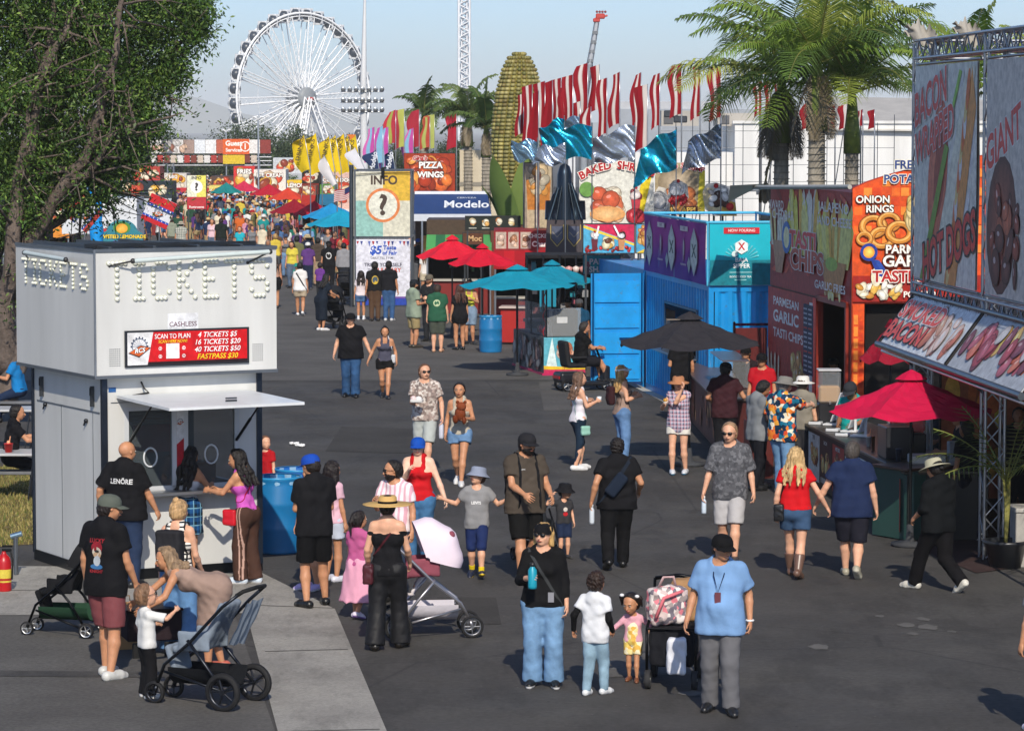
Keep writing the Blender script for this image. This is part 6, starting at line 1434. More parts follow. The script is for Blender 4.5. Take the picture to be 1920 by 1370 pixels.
def a_info(A,w_,h_,big=True):
 A.rect(0,0,w_,h_,'#d4d2c0');A.rect(w_*.5,h_*.55,w_,h_,'#d8b03c');A.rect(0,0,w_*.5,h_*.55,'#8fbcb4');A.text("INFO",w_*.52,h_*.86,h_*.19,'#4a3c34',.035,sx=.95)
 A.ring(w_*.5,h_*.48,w_*.265,w_*.315,'#d8804a',40);A.ell(w_*.5,h_*.48,w_*.265,w_*.265,'#dcdccf',n=32);A.text("?",w_*.5,h_*.47,w_*.52,'#4a3c34',.03)
def a_taste(A,w_,h_):
 A.rect(0,0,w_,h_,'#d9dae6');A.rect(0,0,w_,h_*.1,'#2444a8');A.rect(0,h_*.1,w_,h_*.13,'#6a4a9a')
 for k in range(14):A.poly([(w_*(k+.1)/14,h_*.97),(w_*(k+.8)/14,h_*.97),(w_*(k+.45)/14,h_*(.90+.02*math.cos(k*1.2)))],('#a8242c','#2a3c84','#e0e0e8','#5a6ab0')[k%4])
 A.text("$5",w_*.36,h_*.83,h_*.17,'#2a54b8',.045,.15,out='#f4f4fa',ow=.05);A.text("Taste",w_*.62,h_*.87,h_*.09,'#2a54b8',.035,.1);A.text("of Fair",w_*.62,h_*.79,h_*.085,'#2a54b8',.035,.1);A.text("DAILY TILL 5 P.M.",w_*.48,h_*.715,h_*.045,'#5a5a68',.01)
 A.text("TREAT YOURSELF",w_*.5,h_*.61,h_*.072,'#2a2a4a',.02);A.text("TO A",w_*.3,h_*.53,h_*.055,'#2a2a4a',.02);A.text("CULINARY",w_*.58,h_*.53,h_*.085,'#c04a34',.03);A.text("ADVENTURE",w_*.5,h_*.44,h_*.075,'#2a2a4a',.02);A.ell(w_*.2,h_*.3,w_*.12,h_*.1,'#b8846a',c2='#d8a88a');A.text("of fair",w_*.66,h_*.36,h_*.05,'#c04a34',.01)
def info_tower():
 Y=101.5;p=Px(668,Y);s_=1/S(Y);root=empty('info_tower',p,0,'tall square INFO tower with big question mark and taste of fair poster','sign tower');W_=102*s_;g=MB().col('#6a7078')
 for x_ in(-.06,W_+.0):
  for y_ in(0,W_):g.box((x_,y_,0),(x_+.06,y_+.06,4.35))
 for z_ in(.0,2.18,4.3):
  for y_ in(0,W_):g.box((0,y_+.002,z_),(W_,y_+.05,z_+.05))
  for x_ in(-.05,W_):g.box((x_,.06,z_),(x_+.05,W_,z_+.05))
 g.build('frame','metal',root);g=MB().col('#6a7078');g.tube((-.14,.0,0),(-.14,0,4.5),.07,c='#5c6268');g.build('pole','metal',root)
 for k,(z0,z1,fn)in enumerate(((2.24,4.29,a_info),(.06,2.15,a_taste))):
  for side,(o,x)in enumerate((((0,-.03,z0),(1,0,0)),((-.08,W_,z0),(0,-1,0)))):
   b_=MB().col('#cfcfc6');b_.frame(o,x,(0,0,1));b_.box((.01,0,0),(W_-.01,.02,z1-z0));bo=b_.build('banner','canvas',root);A=Art(np.array(o),x);fn(A,W_-.01,z1-z0);A.build('banner_print',bo)
 g=MB().col('#2a2c2e');g.bbox((W_*.47,-.12,4.1),(W_*.53,-.05,4.42),.02);g.path([(0,-.1,4.2),(W_*.5,-.08,4.25),(W_,-.1,4.25)],.012,5);g.build('floodlight','metal',root)
info_tower()
def a_pizza(A,w_,h_):
 A.rect(0,0,w_,h_,'#9c3414');rnd_food(A,0,0,w_,h_,('#c85020','#e0742c','#a83414','#e89a44','#8a2c10','#d86428'),60,3,(.1,.22));A.text("Gina's",w_*.3,h_*.88,h_*.15,'#c01c24',.03,.3,out='#f4e8e0');A.text("PIZZA",w_*.52,h_*.7,h_*.22,'#f4f0ea',.04,out='#2a1410');A.text("WINGS",w_*.52,h_*.46,h_*.2,'#f4f0ea',.04,out='#2a1410')
signbox('pizza_sign','orange pizza and wings picture sign on a black frame',758,288,853,362,118,a_pizza)
def beer_tent():
 Y=110;a,b_=Q(775,408,Y),Q(916,366,Y);root=empty('beer_tent',(a[0],Y,0),0,'dark blue tent roof with white beer lettering behind the INFO tower','tent');w_=b_[0]-a[0];z0,z1=a[2],b_[2];g=MB().col('#2a4272')
 g.add([(0,0,z0+.12),(w_+.1,0,z0+.12),(w_-.05,1.6,z1),(0,1.6,z1)],[(0,1,2,3)]);g.add([(0,0,z0-.12),(w_+.1,0,z0-.12),(w_+.1,0,z0+.12),(0,0,z0+.12)],[(0,1,2,3)],c='#c9ced6');g.add([(0,3.2,z0),(w_,3.2,z0),(w_,1.6,z1),(0,1.6,z1)],[(0,1,2,3)]);g.box((0,1.58,z1),(w_-.05,1.64,z1+.1),c='#e0e4ea')
 g.build('roof','canvas',root);A=Art((0,-.0,z0+.13),(1,0,0),nrm((0,1.6,z1-z0-.12)));A.text("Modelo",w_*.70,.8,.85,'#e4e8ee',.02,sx=.6);A.text("CERVEZA",w_*.7,1.38,.16,'#c9d2de',.01);A.build('lettering',root)
 g=MB().col('#c0c4c8')
 for x_ in(.3,w_*.33,w_*.66,w_-.1):
  for y_ in(.05,3.1):g.tube((x_,y_,0),(x_,y_,z0),.035)
 g.build('posts','metal',root)
 g=MB().col('#6a4a30');g.box((0,2.2,0),(w_,2.3,z0-.1),c='#4a3424')
 for k in range(4):g.box((.2+k*.62,1.9,.4),(.7+k*.62,2.1,1.9),c=('#c8944a','#e0c080','#8a5a30','#d0a050')[k])
 g.build('back_wall','print',root)
beer_tent()
def corn():
 Y=98;s_=1/S(Y);zt,zb=Q(0,98,Y)[2],Q(0,420,Y)[2];cx=(966-UC)*s_;root=empty('giant_corn',(cx,Y,0),0,'giant yellow-green corn cob figure with green husks towering over the stands','corn figure');H_=zt-zb;g=MB()
 def rad(t_):return np.interp(t_,[0,.08,.25,.5,.75,.9,.97,1.0],[.42,.6,.82,.86,.72,.5,.3,.06])
 n,m_=26,48;V=[];C=[];rg=random.Random(3)
 rows,colsn=44,22
 core=MB().col('#7d7436');core.lathe([(rad(t_)*.94,zb+H_*t_)for t_ in np.linspace(0,1,24)],(.12,0,0),30);core.build('cob','dull',root)
 for j in range(rows):
  t_=(j+.5)/rows;r=rad(t_);z_=zb+H_*t_;dz=H_/rows*.56;k_n=colsn
  for k in range(k_n):
   a=2*math.pi*(k+.04*j)/k_n;w_=math.pi*r/k_n*.95;o=np.array([.12+r*.93*math.cos(a),r*.93*math.sin(a),z_]);g.add(np.array(EL8)@np.array([[-math.sin(a)*w_,math.cos(a)*w_,0],[math.cos(a)*.1,math.sin(a)*.1,0],[0,0,dz]])+o,ELF,True,rg.choice(('#a39a5c','#8a8450','#b0a66c','#7f7a44','#98905a','#8a7c48','#6f7040')))
 g.build('kernels','kernel',root)
 for k,(a0,h_,w_,c)in enumerate(((-1.25,2.5,.9,'#6f8444'),(-2.3,2.1,.8,'#5f763c'),(-.3,2.7,.7,'#7f9450'),(-3.3,1.2,.7,'#6a7c40'),(1.0,1.4,.8,'#6a7c40'),(2.2,1.4,.8,'#6a7c40'))):
  g=MB();g.sheet(lambda s,t_:((.12+(1.08+.35*t_*t_)*(rad(.04+t_*h_/H_))*math.cos(a0+(s-.5)*w_*2.1*(1-t_)**.8)),(1.08+.35*t_*t_)*rad(.04+t_*h_/H_)*math.sin(a0+(s-.5)*w_*2.1*(1-t_)**.8),zb+t_*h_+.0),10,10,c);g.build('husk','canvas',root)
 g=MB().col('#5a3a28');g.box((-.75,-.5,0),(1.0,1.2,zb+.02));g.build('plinth','paint',root)
EL8=[];ELF=[]
for j in range(5):
 for i in range(8):
  ph=math.pi*j/4;EL8 .append((math.sin(ph)*math.cos(i*math.pi/4),math.sin(ph)*math.sin(i*math.pi/4),-math.cos(ph)))
ELF=[(j*8+i,j*8+(i+1)%8,(j+1)*8+(i+1)%8,(j+1)*8+i)for j in range(4)for i in range(8)]
corn()
def a_menu(A,w_,h_):
 A.rect(0,0,w_,h_,'#1c2420')
 for k in range(4):rnd_food(A,w_*(.06+.24*k),h_*.25,w_*(.2+.24*k),h_*.95,('#d8a860','#e8d0a0','#c87a3a','#e0dcc8'),7,k,(.25,.4));A.rect(w_*(.06+.24*k),h_*.1,w_*(.2+.24*k),h_*.16,'#c9c9c0')
signbox('menu_sign','black menu sign with four food pictures left of the jeans banner',873,406,975,431,92,a_menu)
def stall(name,label,u0,u1,Y,v_top,v_awn,depth,wall,awn,art=None,cat='food stand',inside='#1e1a1a',counter_c='#7a2420',aw_out=.8,stripes=None):
 """simple street stall: back wall, roof box with sign face, posts, sloped awning, counter"""
 a,b_=Q(u0,v_top,Y),Q(u1,v_awn,Y);w_=b_[0]-a[0];zt,za=a[2],b_[2];root=empty(name,(a[0],Y,0),0,label,cat);g=MB().col(wall)
 g.box((0,.0,za),(w_,depth,zt));g.build('fascia','print',root)
 g=MB().col(inside);g.box((0,depth-.1,0),(w_,depth,za));g.box((0,.3,0),(.06,depth-.1,za));g.box((w_-.06,.3,0),(w_,depth-.1,za));g.build('wall','dull',root)
 g=MB().col(awn);n=max(4,int(w_/.25))
 for k in range(n):
  c_=awn if not stripes or k%2 else stripes;x0,x1=w_*k/n,w_*(k+1)/n;z_=za-.35
  g.add([(x0,-aw_out,z_),(x1,-aw_out,z_),(x1,-.01,za),(x0,-.01,za)],[(0,1,2,3)],False,c_);g.add([(x0,-aw_out,z_-.12),(x1,-aw_out,z_-.12-.03*(k%2)),(x1,-aw_out,z_),(x0,-aw_out,z_)],[(0,1,2,3)],False,c_)
 g.build('awning','canvas',root);g=MB().col('#b8babd')
 for x_ in(.04,w_-.04):g.tube((x_,-aw_out+.05,0),(x_,-aw_out+.05,za-.36),.03)
 g.build('posts','metal',root);g=MB().col(counter_c);g.box((.05,-.1,0),(w_-.05,.4,1.0));g.box((0,-.2,1.0),(w_,.45,1.05),c='#b9b4aa');g.build('counter','paint',root)
 g=MB();rg=random.Random(int(u0))
 for k in range(int(w_*5)):x_=rg.uniform(.1,w_-.2);z_=rg.uniform(1.1,max(1.3,za-.5));g.box((x_,depth-.35,z_),(x_+rg.uniform(.08,.3),depth-.2,z_+rg.uniform(.08,.25)),c=rg.choice(('#d8c8a0','#a83a30','#e0e0dc','#3a6a8a','#c89a3a','#5a8a4a','#7a5a4a')))
 g.build('shelf_goods','plastic',root)
 if art:A=Art((0,-.003,za),(1,0,0));art(A,w_,zt-za);A.build('sign_face',root)
 return root
def a_green(A,w_,h_):A.rect(0,0,w_,h_,'#3a5a3c');[A.poly([(w_*k/9,0),(w_*(k+.5)/9,0),(w_*(k+.9)/9,h_),(w_*(k+.4)/9,h_)],'#5a8a4a')for k in range(9)]
stall('shaded_stall','low stall with green scalloped awning beneath the black menu sign',800,922,98,412,440,2.5,'#4a3a2c','#2f6a48',None,inside='#2a2420',stripes='#4f9a5a')
def a_charlie(A,w_,h_):
 A.rect(0,0,w_,h_,'#8a1c24');
 for k in range(3):A.rect(w_*(.03+.2*k),h_*.1,w_*(.2+.2*k),h_*.92,'#b8a89a');rnd_food(A,w_*(.04+.2*k),h_*.15,w_*(.19+.2*k),h_*.85,('#a87a5a','#d8c0a8','#8a5a40','#c9b4a4'),9,k+3,(.2,.4))
 A.text("CHICKEN",w_*.74,h_*.72,h_*.26,'#e8dcd4',.03);A.text("Charlie's",w_*.82,h_*.32,h_*.36,'#efe4dc',.04)
stall('chicken_stall','red chicken stall with picture fascia and fringed red awning',926,1042,88,432,470,2.5,'#8a1c24','#b81c28',a_charlie,stripes='#a01824')
signbox('moc_sign','small brown signs below the green awning',868,437,905,458,97,lambda A,w_,h_:(A.rect(0,0,w_,h_,'#5a3420'),A.text("Moc",w_*.6,h_*.5,h_*.7,'#c8a070',.03)),z0=0)
def a_drink(A,w_,h_):
 A.rect(0,0,w_,h_,'#8f8474');A.poly([(w_*.1,0),(w_*.9,0),(w_*.97,h_*.95),(w_*.03,h_*.95)],'#b8a88a');A.poly([(w_*.1,h_*.3),(w_*.9,h_*.3),(w_*.95,h_*.75),(w_*.05,h_*.75)],'#b8742c');rnd_food(A,w_*.05,h_*.5,w_*.95,h_,('#d0b890','#c88a3c','#a8a08c','#6a4030'),24,4,(.15,.3));A.rect(w_*.4,0,w_*.5,h_*.9,'#c9bfae')
signbox('drink_board','tall board picturing a layered iced drink right of the corn',984,306,1035,431,90,a_drink)
def tower():
 Y=84;s_=1/S(Y);cx=(1060-UC)*s_;root=empty('dark_tower',(cx,Y,0),0,'dark blue-grey pointed lighting tower above a brown jeans-pocket banner','tower');zt,zm,zb=Q(0,306,Y)[2],Q(0,412,Y)[2],Q(0,470,Y)[2];g=MB().col('#2c3440')
 for k,(x_,w_,z1)in enumerate(((-.02,.22,zt),(-.24,.18,zt-.75),(.22,.18,zt-.7),(-.38,.14,zt-1.05),(.38,.14,zt-1.0))):
  g.lathe([(w_*1.15,zm),(w_,zm+.5),(w_*.9,z1-.3),(w_*.6,z1-.08),(.02,z1)],(x_,.1*(k%2),0),10,('#33404e','#28303c','#3a4a58')[k%3])
 for k in range(12):a=2*math.pi*k/12;g.tube((.5*math.cos(a),.5*math.sin(a),zm),(.16*math.cos(a),.16*math.sin(a),zt-.5),.025,c='#4a5a66' if k%2 else '#1c242c')
 g.build('spires','metal',root);g=MB().col('#4a4448');g.prism([(-.52,zb-.05),(.5,zb-.12),(.46,zm),(-.48,zm)],-.3,.5);g.build('skirt','canvas',root)
 A=Art((-.5,-.31,zb),(1,0,0));h_=zm-zb
 for x_ in(.28,.72):A.line([(x_-.17,h_*.85),(x_-.17,h_*.4),(x_,h_*.15),(x_+.17,h_*.4),(x_+.17,h_*.85)],.025,'#a8945a');A.poly([(x_-.14,h_*.8),(x_-.14,h_*.42),(x_,h_*.22),(x_+.14,h_*.42),(x_+.14,h_*.8)],'#50566a');A.line([(x_-.12,h_*.62),(x_,h_*.45),(x_+.12,h_*.62)],.02,'#8a8478')
 A.build('pocket_print',root);g=MB().col('#1a1c1e');g.box((-.35,-.2,0),(.35,.3,zb-.1));g.build('base','paint',root)
tower()
def cutout(label,u0,v0,u1,v1,Y,poly,art,cat='picture board'):
 a,b_=Q(u0,v1,Y),Q(u1,v0,Y);w_,h_=b_[0]-a[0],b_[2]-a[2];root=empty('cutout_board',(a[0],Y,0),0,label,cat);g=MB().col('#d8d4cc');g.prism([(x*w_,a[2]+z*h_)for x,z in poly],0,.06);g.build('board','paint',root)
 A=Art((0,-.003,a[2]),(1,0,0));art(A,w_,h_);A.build('picture',root);
 for x_ in(w_*.35,w_*.6):g=MB().col('#4a4c50');g.tube((x_,.12,0),(x_,.12,a[2]+h_*.5),.03);g.build('leg','metal',root)
def arc_poly(n=12):return[(1,0),(1,.75)]+[(.5+.5*math.cos(t_),.75+.25*math.sin(t_))for t_ in np.linspace(0,math.pi,n)]+[(0,.75),(0,0)]
def a_shrimp(A,w_,h_):
 A.poly([(x*w_,z*h_)for x,z in arc_poly()],'#dcdcd4');A.poly([(w_*.72,h_*.1),(w_*.84,h_*.05),(w_*.98,h_*.8),(w_*.86,h_*.8)],'#e0c820');rnd_food(A,w_*.12,h_*.02,w_*.62,h_*.62,('#d8704a','#e8a07a','#f0c8a8','#c85a3a','#e8dcc8'),40,6,(.12,.26));A.ell(w_*.38,h_*.16,w_*.24,h_*.12,'#e0a060',c2='#f0c890');cupcake(A,w_*.76,h_*.42,h_*.26,'#b83a48','#e8d8d8','#7a1c2c');rnd_food(A,w_*.6,0,w_*.9,h_*.25,('#a81c28','#c83040'),9,2,(.3,.5));A.ell(w_*.1,h_*.55,w_*.1,h_*.12,'#6a9a4a')
 for k,s2 in enumerate("BAKED SHRIMP"):f=(k-5.5)/5.5;A.text(s2,w_*(.5+f*.46),h_*(.93-.16*f*f),h_*.17,'#b01c24',.04,rot=-f*26,out='#f4ece4')
cutout('white arched picture board of baked shrimp with red curved lettering',1086,302,1226,420,86,arc_poly(),a_shrimp)
def a_pine(A,w_,h_):
 A.poly([(x*w_,z*h_)for x,z in arc_poly()],'#a89878');A.poly([(w_*.84,0),(w_,0),(w_,h_*.85),(w_*.9,h_*.9)],'#d8c83a');A.ell(w_*.45,h_*.62,w_*.4,h_*.3,'#8a7a60',c2='#c9b8a0');rnd_food(A,w_*.2,h_*.1,w_*.85,h_*.6,('#b86a3a','#8a4a2a','#d89a5a','#a85a30'),26,2,(.14,.28));A.rect(w_*.3,0,w_*.86,h_*.16,'#4a2418');A.text("PINEAPPLE",w_*.58,h_*.08,h_*.14,'#e8c060',.03);A.text("SHRIMP",w_*.75,h_*.9,h_*.14,'#b01c24',.03,rot=-12,out='#f4e8e0');A.text("BAKED",w_*.25,h_*.88,h_*.13,'#b01c24',.03,rot=14,out='#f4e8e0')
cutout('beige arched picture board of pineapple shrimp with yellow edge',1228,305,1322,402,87,arc_poly(),a_pine)
def a_sundae(A,w_,h_):
 A.poly([(w_*.1,h_*.5),(w_*.5,0),(w_*.95,h_*.5)],'#c98a4a');A.line([(w_*.25,h_*.35),(w_*.6,h_*.05)],.03,'#8a5a2a');rnd_food(A,w_*.05,h_*.25,w_*.98,h_*.62,('#c01c28','#a01420','#d83040'),26,3,(.12,.2),(.9,1));rnd_food(A,w_*.1,h_*.55,w_*.9,h_*.98,('#e4e4e8','#d0d0d8','#f0f0f2'),12,4,(.25,.4),(.8,1));A.ell(w_*.5,h_*.95,w_*.08,w_*.08,'#b0141c')
cutout('cut-out of cherry sundae in a waffle cone before the pineapple board',1250,336,1293,405,85.4,[(.05,.5),(.5,0),(.97,.5),(.9,.85),(.5,1),(.1,.85)],a_sundae)
def a_banana(A,w_,h_):
 A.poly([(w_*.05,h_*.7),(w_*.2,h_*.1),(w_*.6,0),(w_,.0),(w_*.95,h_*.4)],'#c9a04a');A.ell(w_*.3,h_*.45,w_*.24,h_*.42,'#e0d0a8',25);rnd_food(A,w_*.15,h_*.25,w_*.8,h_*.9,('#e0dcd8','#b8b0ac','#5a3a30','#3a2420','#efeeec'),26,6,(.14,.26));A.ell(w_*.8,h_*.28,w_*.11,w_*.11,'#b81420',c2='#e04040');A.ell(w_*.4,h_*.9,w_*.07,w_*.07,'#b0141c')
cutout('cut-out of banana split with chocolate at the end of the picture row',1316,342,1382,405,85.8,[(.02,.7),(.1,.2),(.35,0),(1,0),(.95,.5),(.7,.9),(.4,1),(.12,.95)],a_banana)
cutout('pale cut-out of whipped cream between the shrimp boards',1214,350,1256,406,86.4,[(.1,0),(1,0),(1,.5),(.8,.95),(.5,1),(.15,.6),(0,.3)],lambda A,w_,h_:rnd_food(A,w_*.1,0,w_,h_*.9,('#e0e0e2','#cfd0d4','#f0f0f0'),14,3,(.25,.4),(.8,1)))
def feather(label,u,vt,vb,Y,wpx,c,tilt=0,group=None,stripes=None,curve=.5,text=None,art=None,name='feather_flag',lean=0):
 top,bot=Q(u,vt,Y),Q(u,vb,Y);root=empty(name,(bot[0],Y,0),0,label,'flag',group);s_=1/S(Y);w_=wpx*s_;z0,z1=bot[2],top[2];dx=top[0]-bot[0]+lean;rg=random.Random(int(u*7+vt));ph=rg.uniform(0,6)
 g=MB().col('#c9ccd0');g.path([(0,.02,0),(0,.02,z0),(dx*.5,.02,(z0+z1)/2),(dx,.02,z1)],[.025,.022,.016,.01],6);g.build('pole','metal',root)
 m_=MB().col(c);H_=z1-z0;tw=rg.uniform(.5,1.0)
 def pt(s,t_):
  side=-1;wl=w_*((1-curve*t_**3)if curve<.4 else(.5+.5*min(1,t_*1.6))*(1-max(0,(t_-.72)/.28)**2*.8))*(1+.22*math.sin(t_*5+ph));xx=dx*t_+side*s*wl*(1-.3*math.sin(t_*4+ph))-.09*w_*math.sin(t_*7+ph)*s;return(xx,.02+s*w_*.45*math.sin(2.2*t_+ph+s*2.0)*tw,z0+H_*t_-s*w_*(.55*(t_**2)*curve*2 if curve<.4 else .3*t_**6)-s*s*.1*H_*(1-t_))
 cf=None
 if stripes:cf=lambda s,t_:stripes[min(len(stripes)-1,int(s*len(stripes)*.999))]
 m_.sheet(pt,12,14,c,cf);m_.build('cloth','canvas',root);return root
RW=('#7c0c1a','#8c1220','#c8c0bc','#84101e','#8c1220');RW2=('#c8c0bc','#8c1220','#7c0c1a');RED=('#7c0c1a','#8c1220')
fl=[(998,158,285,26,RW,92),(1022,152,262,30,RW,95),(1036,150,270,26,RED,90),(1052,146,245,22,RW,97),(1064,160,240,20,RW2,93),(1074,140,262,24,RW,89),(1102,118,218,30,RW,98),(1124,121,206,26,RW2,96),(1138,146,250,22,RW,91),(1162,135,232,26,RW,99),(1202,136,235,22,RW,96),(1214,158,275,30,RW2,90),(1237,137,235,20,RW,99),(1278,118,214,28,RW,101),(1313,120,218,22,RW,103),(1352,121,220,28,RW,105),(1428,152,215,18,RW,108),(1445,150,205,14,RW2,106),(1462,148,210,14,RW,109),(982,175,250,20,RW,93),(1010,170,285,24,RED,89),(1088,190,250,22,RW2,92),(1108,200,262,26,RW,88),(1520,190,240,22,RED,108),(1566,195,242,26,RW,110),(1588,195,240,20,RW2,108),(1618,205,236,18,RW,109),(1640,205,240,16,RED,108)]
for i,(u,a,b_,w_,st_,Y)in enumerate(fl):
 pos=('left' if u<1080 else 'middle' if u<1260 else 'right' if u<1400 else 'palm')
 feather(f"{'plain red' if st_ is RED else 'white-edged red' if st_ is RW2 else 'red and white striped'} tall flag, number {i + 1}, beside {['the giant corn', 'the shiny metallic flags', 'the scaffold wall', 'the big palms'][['left', 'middle', 'right', 'palm'].index(pos)]}",u,a,b_,Y,w_*.82,'#b81c30',stripes=st_,group='red and white flags above the food stands',curve=.25)
def metallic(label,u,v,w_,h_,Y,c,seed,sag=.3):
 """square foil flag hanging from a pole at its right edge"""
 s_=1/S(Y);p=Q(u,v,Y);root=empty('foil_flag',(p[0]+w_*s_,Y,0),0,label,'flag','shiny foil flags');W_,H_=w_*s_,h_*s_;z1=p[2];g=MB().col('#8a8d92');g.tube((0,.02,0),(0,.02,z1+.05),.015);g.build('pole','metal',root);rg=random.Random(seed);p1,p2=rg.uniform(0,6),rg.uniform(0,6)
 def pt(s,t_):return(-W_*s*(1-.1*math.sin(t_*3+p1)),.12*math.sin(s*7+p1+t_*2)*s**.5+.07*math.sin(s*13+t_*9+p2),z1-H_*t_*(1-.35*s*math.sin(t_*2+p1)**2)-sag*H_*s**1.4+.05*math.sin(s*9+p2))
 g=MB().col(c);g.sheet(pt,22,18);g.build('cloth','foil',root)
TE,SI='#1898b8','#b4bfd0'
for a in(('large teal foil flag in front of the tall drink board',1022,234,88,62,80,TE,1,.15),('silver foil flag right of the large teal one',1108,234,82,66,81,SI,2,.5),('teal foil flag above the pineapple board',1194,242,74,74,80,TE,3,.5),('rightmost silver foil flag before the scaffold',1284,236,68,64,81,SI,4,.45),('leftmost pale silver foil flag near the corn',962,262,46,40,82,'#8fb0c8',5,.1),('small teal foil flag behind the large teal one',1014,220,44,40,84,TE,6,.6),('silver foil flag folded beneath the large teal one',1004,272,56,38,79,SI,7,.1),('grey-blue foil flag at the back near the red flags',1020,218,66,46,86,'#8aa2b8',8,.5)):metallic(*a)
def building():
 Y=135;s_=1/S(Y);root=empty('building',((1190-UC)*s_,Y,0),0,'long white hall behind the stands, partly covered by pipe scaffold','building');W_=720*s_;zt=Q(0,232,Y)[2];g=MB().col('#e0e0de');g.box((4.2,0,0),(W_,8,zt));g.box((0,.5,0),(4.2,8,zt-1.2));g.build('wall','panel',root)
 g=MB().col('#b8b4ac');g.add([(W_*.45,-.3,zt-.25),(W_+1,-.3,zt-.4),(W_+1,5,zt+1.0),(W_*.5,5,zt+1.2)],[(0,1,2,3)]);g.box((4.1,-.1,zt),(W_,.2,zt+.12),c='#dcdcda');g.build('roof','panel',root)
 g=MB().col('#a0a3a6');g.box((3,-.05,3.0),(W_,0,3.2));g.box((0,.4,1.6),(W_,.48,1.7));g.build('band','metal',root)
 for k in range(3):g=MB().col('#a9a49c');g.box((1.2+k*2.4,2,zt-.1),(2.8+k*2.4,5,zt+.55-.1*k));g.box((1.3+k*2.4,1.95,zt),(1.7+k*2.4,2,zt+.35),c='#5a5a5c');g.build('rooftop_box','paint',root)
building()
def scaffold():
 Y=118;s_=1/S(Y);x0=(1235-UC)*s_;root=empty('scaffold',(x0,Y,0),0,'dark pipe scaffold grid in front of the white hall behind the palms','scaffold');W_=440*s_;zt=Q(0,215,Y)[2];g=MB().col('#6a6e74')
 for k in range(15):g.tube((W_*k/14,0,0),(W_*k/14,0,zt-(.3 if k%2 else 0)),.014 if k%3 else .03,n=6)
 for z_ in np.arange(1.2,zt,.62):g.tube((0,.03,z_),(W_,.03,z_),.013,n=6)
 for k in(2,6,10):g.tube((W_*k/14,-.03,1.5),(W_*(k+1)/14,-.03,zt-.5),.02,n=5);g.bbox((W_*k/14-.12,-.1,3.2),(W_*k/14+.12,.1,3.32),.01)
 g.build('pipes','metal',root);g=MB().col('#b0aea6');g.add([(W_*.42,.3,2.0),(W_*.62,.3,3.1),(W_*.60,.3,2.0)],[(0,1,2)]);g.build('tarp','canvas',root)
 for k in(1,3):g=MB().col('#55585c');g.bbox((W_*.02*k,-.3,zt-.1*k),(W_*.02*k+.5,0,zt+.25-.1*k),.03);g.build('floodlight','metal',root)
scaffold()
boxthing('building','grey flat building far behind the red and white flags','building',((1130-UC)*170/FPX,170,0),0,[('wall',(0,0,0),(9,8,6.6),'#9aa0a8','paint'),('roof',(.0,.2,6.6),(6.5,7.8,7.0),'#b4b6ba','paint')])
boxthing('building','tan sloped hall wall beside the palms left of the giant corn','building',((862-UC)*150/FPX,150,0),0,[('wall',(0,0,0),(2.6,6,4.6),'#c4b8a0','paint'),('band',(-.02,-.03,2.9),(2.62,-.002,3.1),'#8a8478','paint')])
boxthing('storage_tank','white cylindrical tower top behind the red flags','tower',((1071-UC)*128/FPX,128,0),0,[('column',(-.16,-.16,0),(.16,.16,7.3),'#d4d6d8','paint'),('cap',(-.2,-.2,7.3),(.2,.2,7.7),'#7a7d80','paint')])
Y1=('#d8b818','#e8cc28')
for i,(u,vt,vb,w_)in enumerate(((582,252,318,24),(604,249,322,26),(628,252,322,22),(640,250,320,20),(656,250,322,24),(664,254,318,16),(678,250,325,26))):
 r_=feather(f"yellow feather flag with dark lettering, number {i + 1} from the left of the yellow row",u,vt,vb,128+i,w_*1.5,'#e0c020',group='yellow feather flags',curve=.55,lean=-.25)
 m_=r_.children[-1];A=Art((-w_*.55/S(128+i)-.12,-.3,Q(u,vb,128)[2]+.2),nrm((0,0,1))if 0 else(1,0,0));A.text("DRINKS",0,.62,.2,'#5a4a20',.03,rot=78,sx=1.4);A.build('flag_print',r_)
for i,(u,c,l)in enumerate(((632,'#d8d4d4','white feather flag with pale red print leaning left before the yellow row'),(690,'#d0d0d6','pale feather flag right of the yellow flags'))):feather(l,u,290+i*-14,345-i*15,122,20,c,curve=.6,lean=-.5)
for i,(u,l)in enumerate(((712,'navy blue feather flag with white lettering beside the white one'),(742,'second navy feather flag beside the pizza sign'))):
 r_=feather(l,u,280,325,120,22,'#24365a',curve=.55,lean=-.15,group='navy feather flags');A=Art((-.22,-.25,Q(u,325,120)[2]+.25),(1,0,0));A.text("Modelo",0,.2,.26,'#d8dce4',.03,rot=80,sx=.9);A.build('flag_print',r_)
PK=('#b84a9a','#7fb0cc','#c864a8')
for i,(u,vt,vb,st_,l)in enumerate(((702,238,300,PK,'pink and light blue flag right of the light mast'),(718,236,305,('#7fb0cc','#b84a9a'),'light blue flag with pink stripe near the mast'),(728,238,312,PK,'pink striped flag left of the red and green flags'),(742,206,268,('#a83040','#9aa04a','#b83040'),'red and olive flag, topmost of the red and green cluster'),(758,204,275,('#b0b45a','#a83040'),'bright olive and red flag above the pizza sign'),(775,240,300,PK,'pink and blue flag behind the pizza sign'),(786,205,275,('#a02838','#a02838'),'narrow dark red flag behind the pizza sign'),(806,218,276,('#b0483a','#a8b060','#b0483a'),'green and red flag left of the plain red one'),(815,214,278,('#a8b060','#b06040'),'yellow-green flag beside the plain red one'),(856,208,276,('#a82034','#b42a3c'),'plain raspberry red flag at the right end of the cluster'))):
 feather(l,u,vt,vb,140+i,20,'#a83040',stripes=st_,curve=.2)
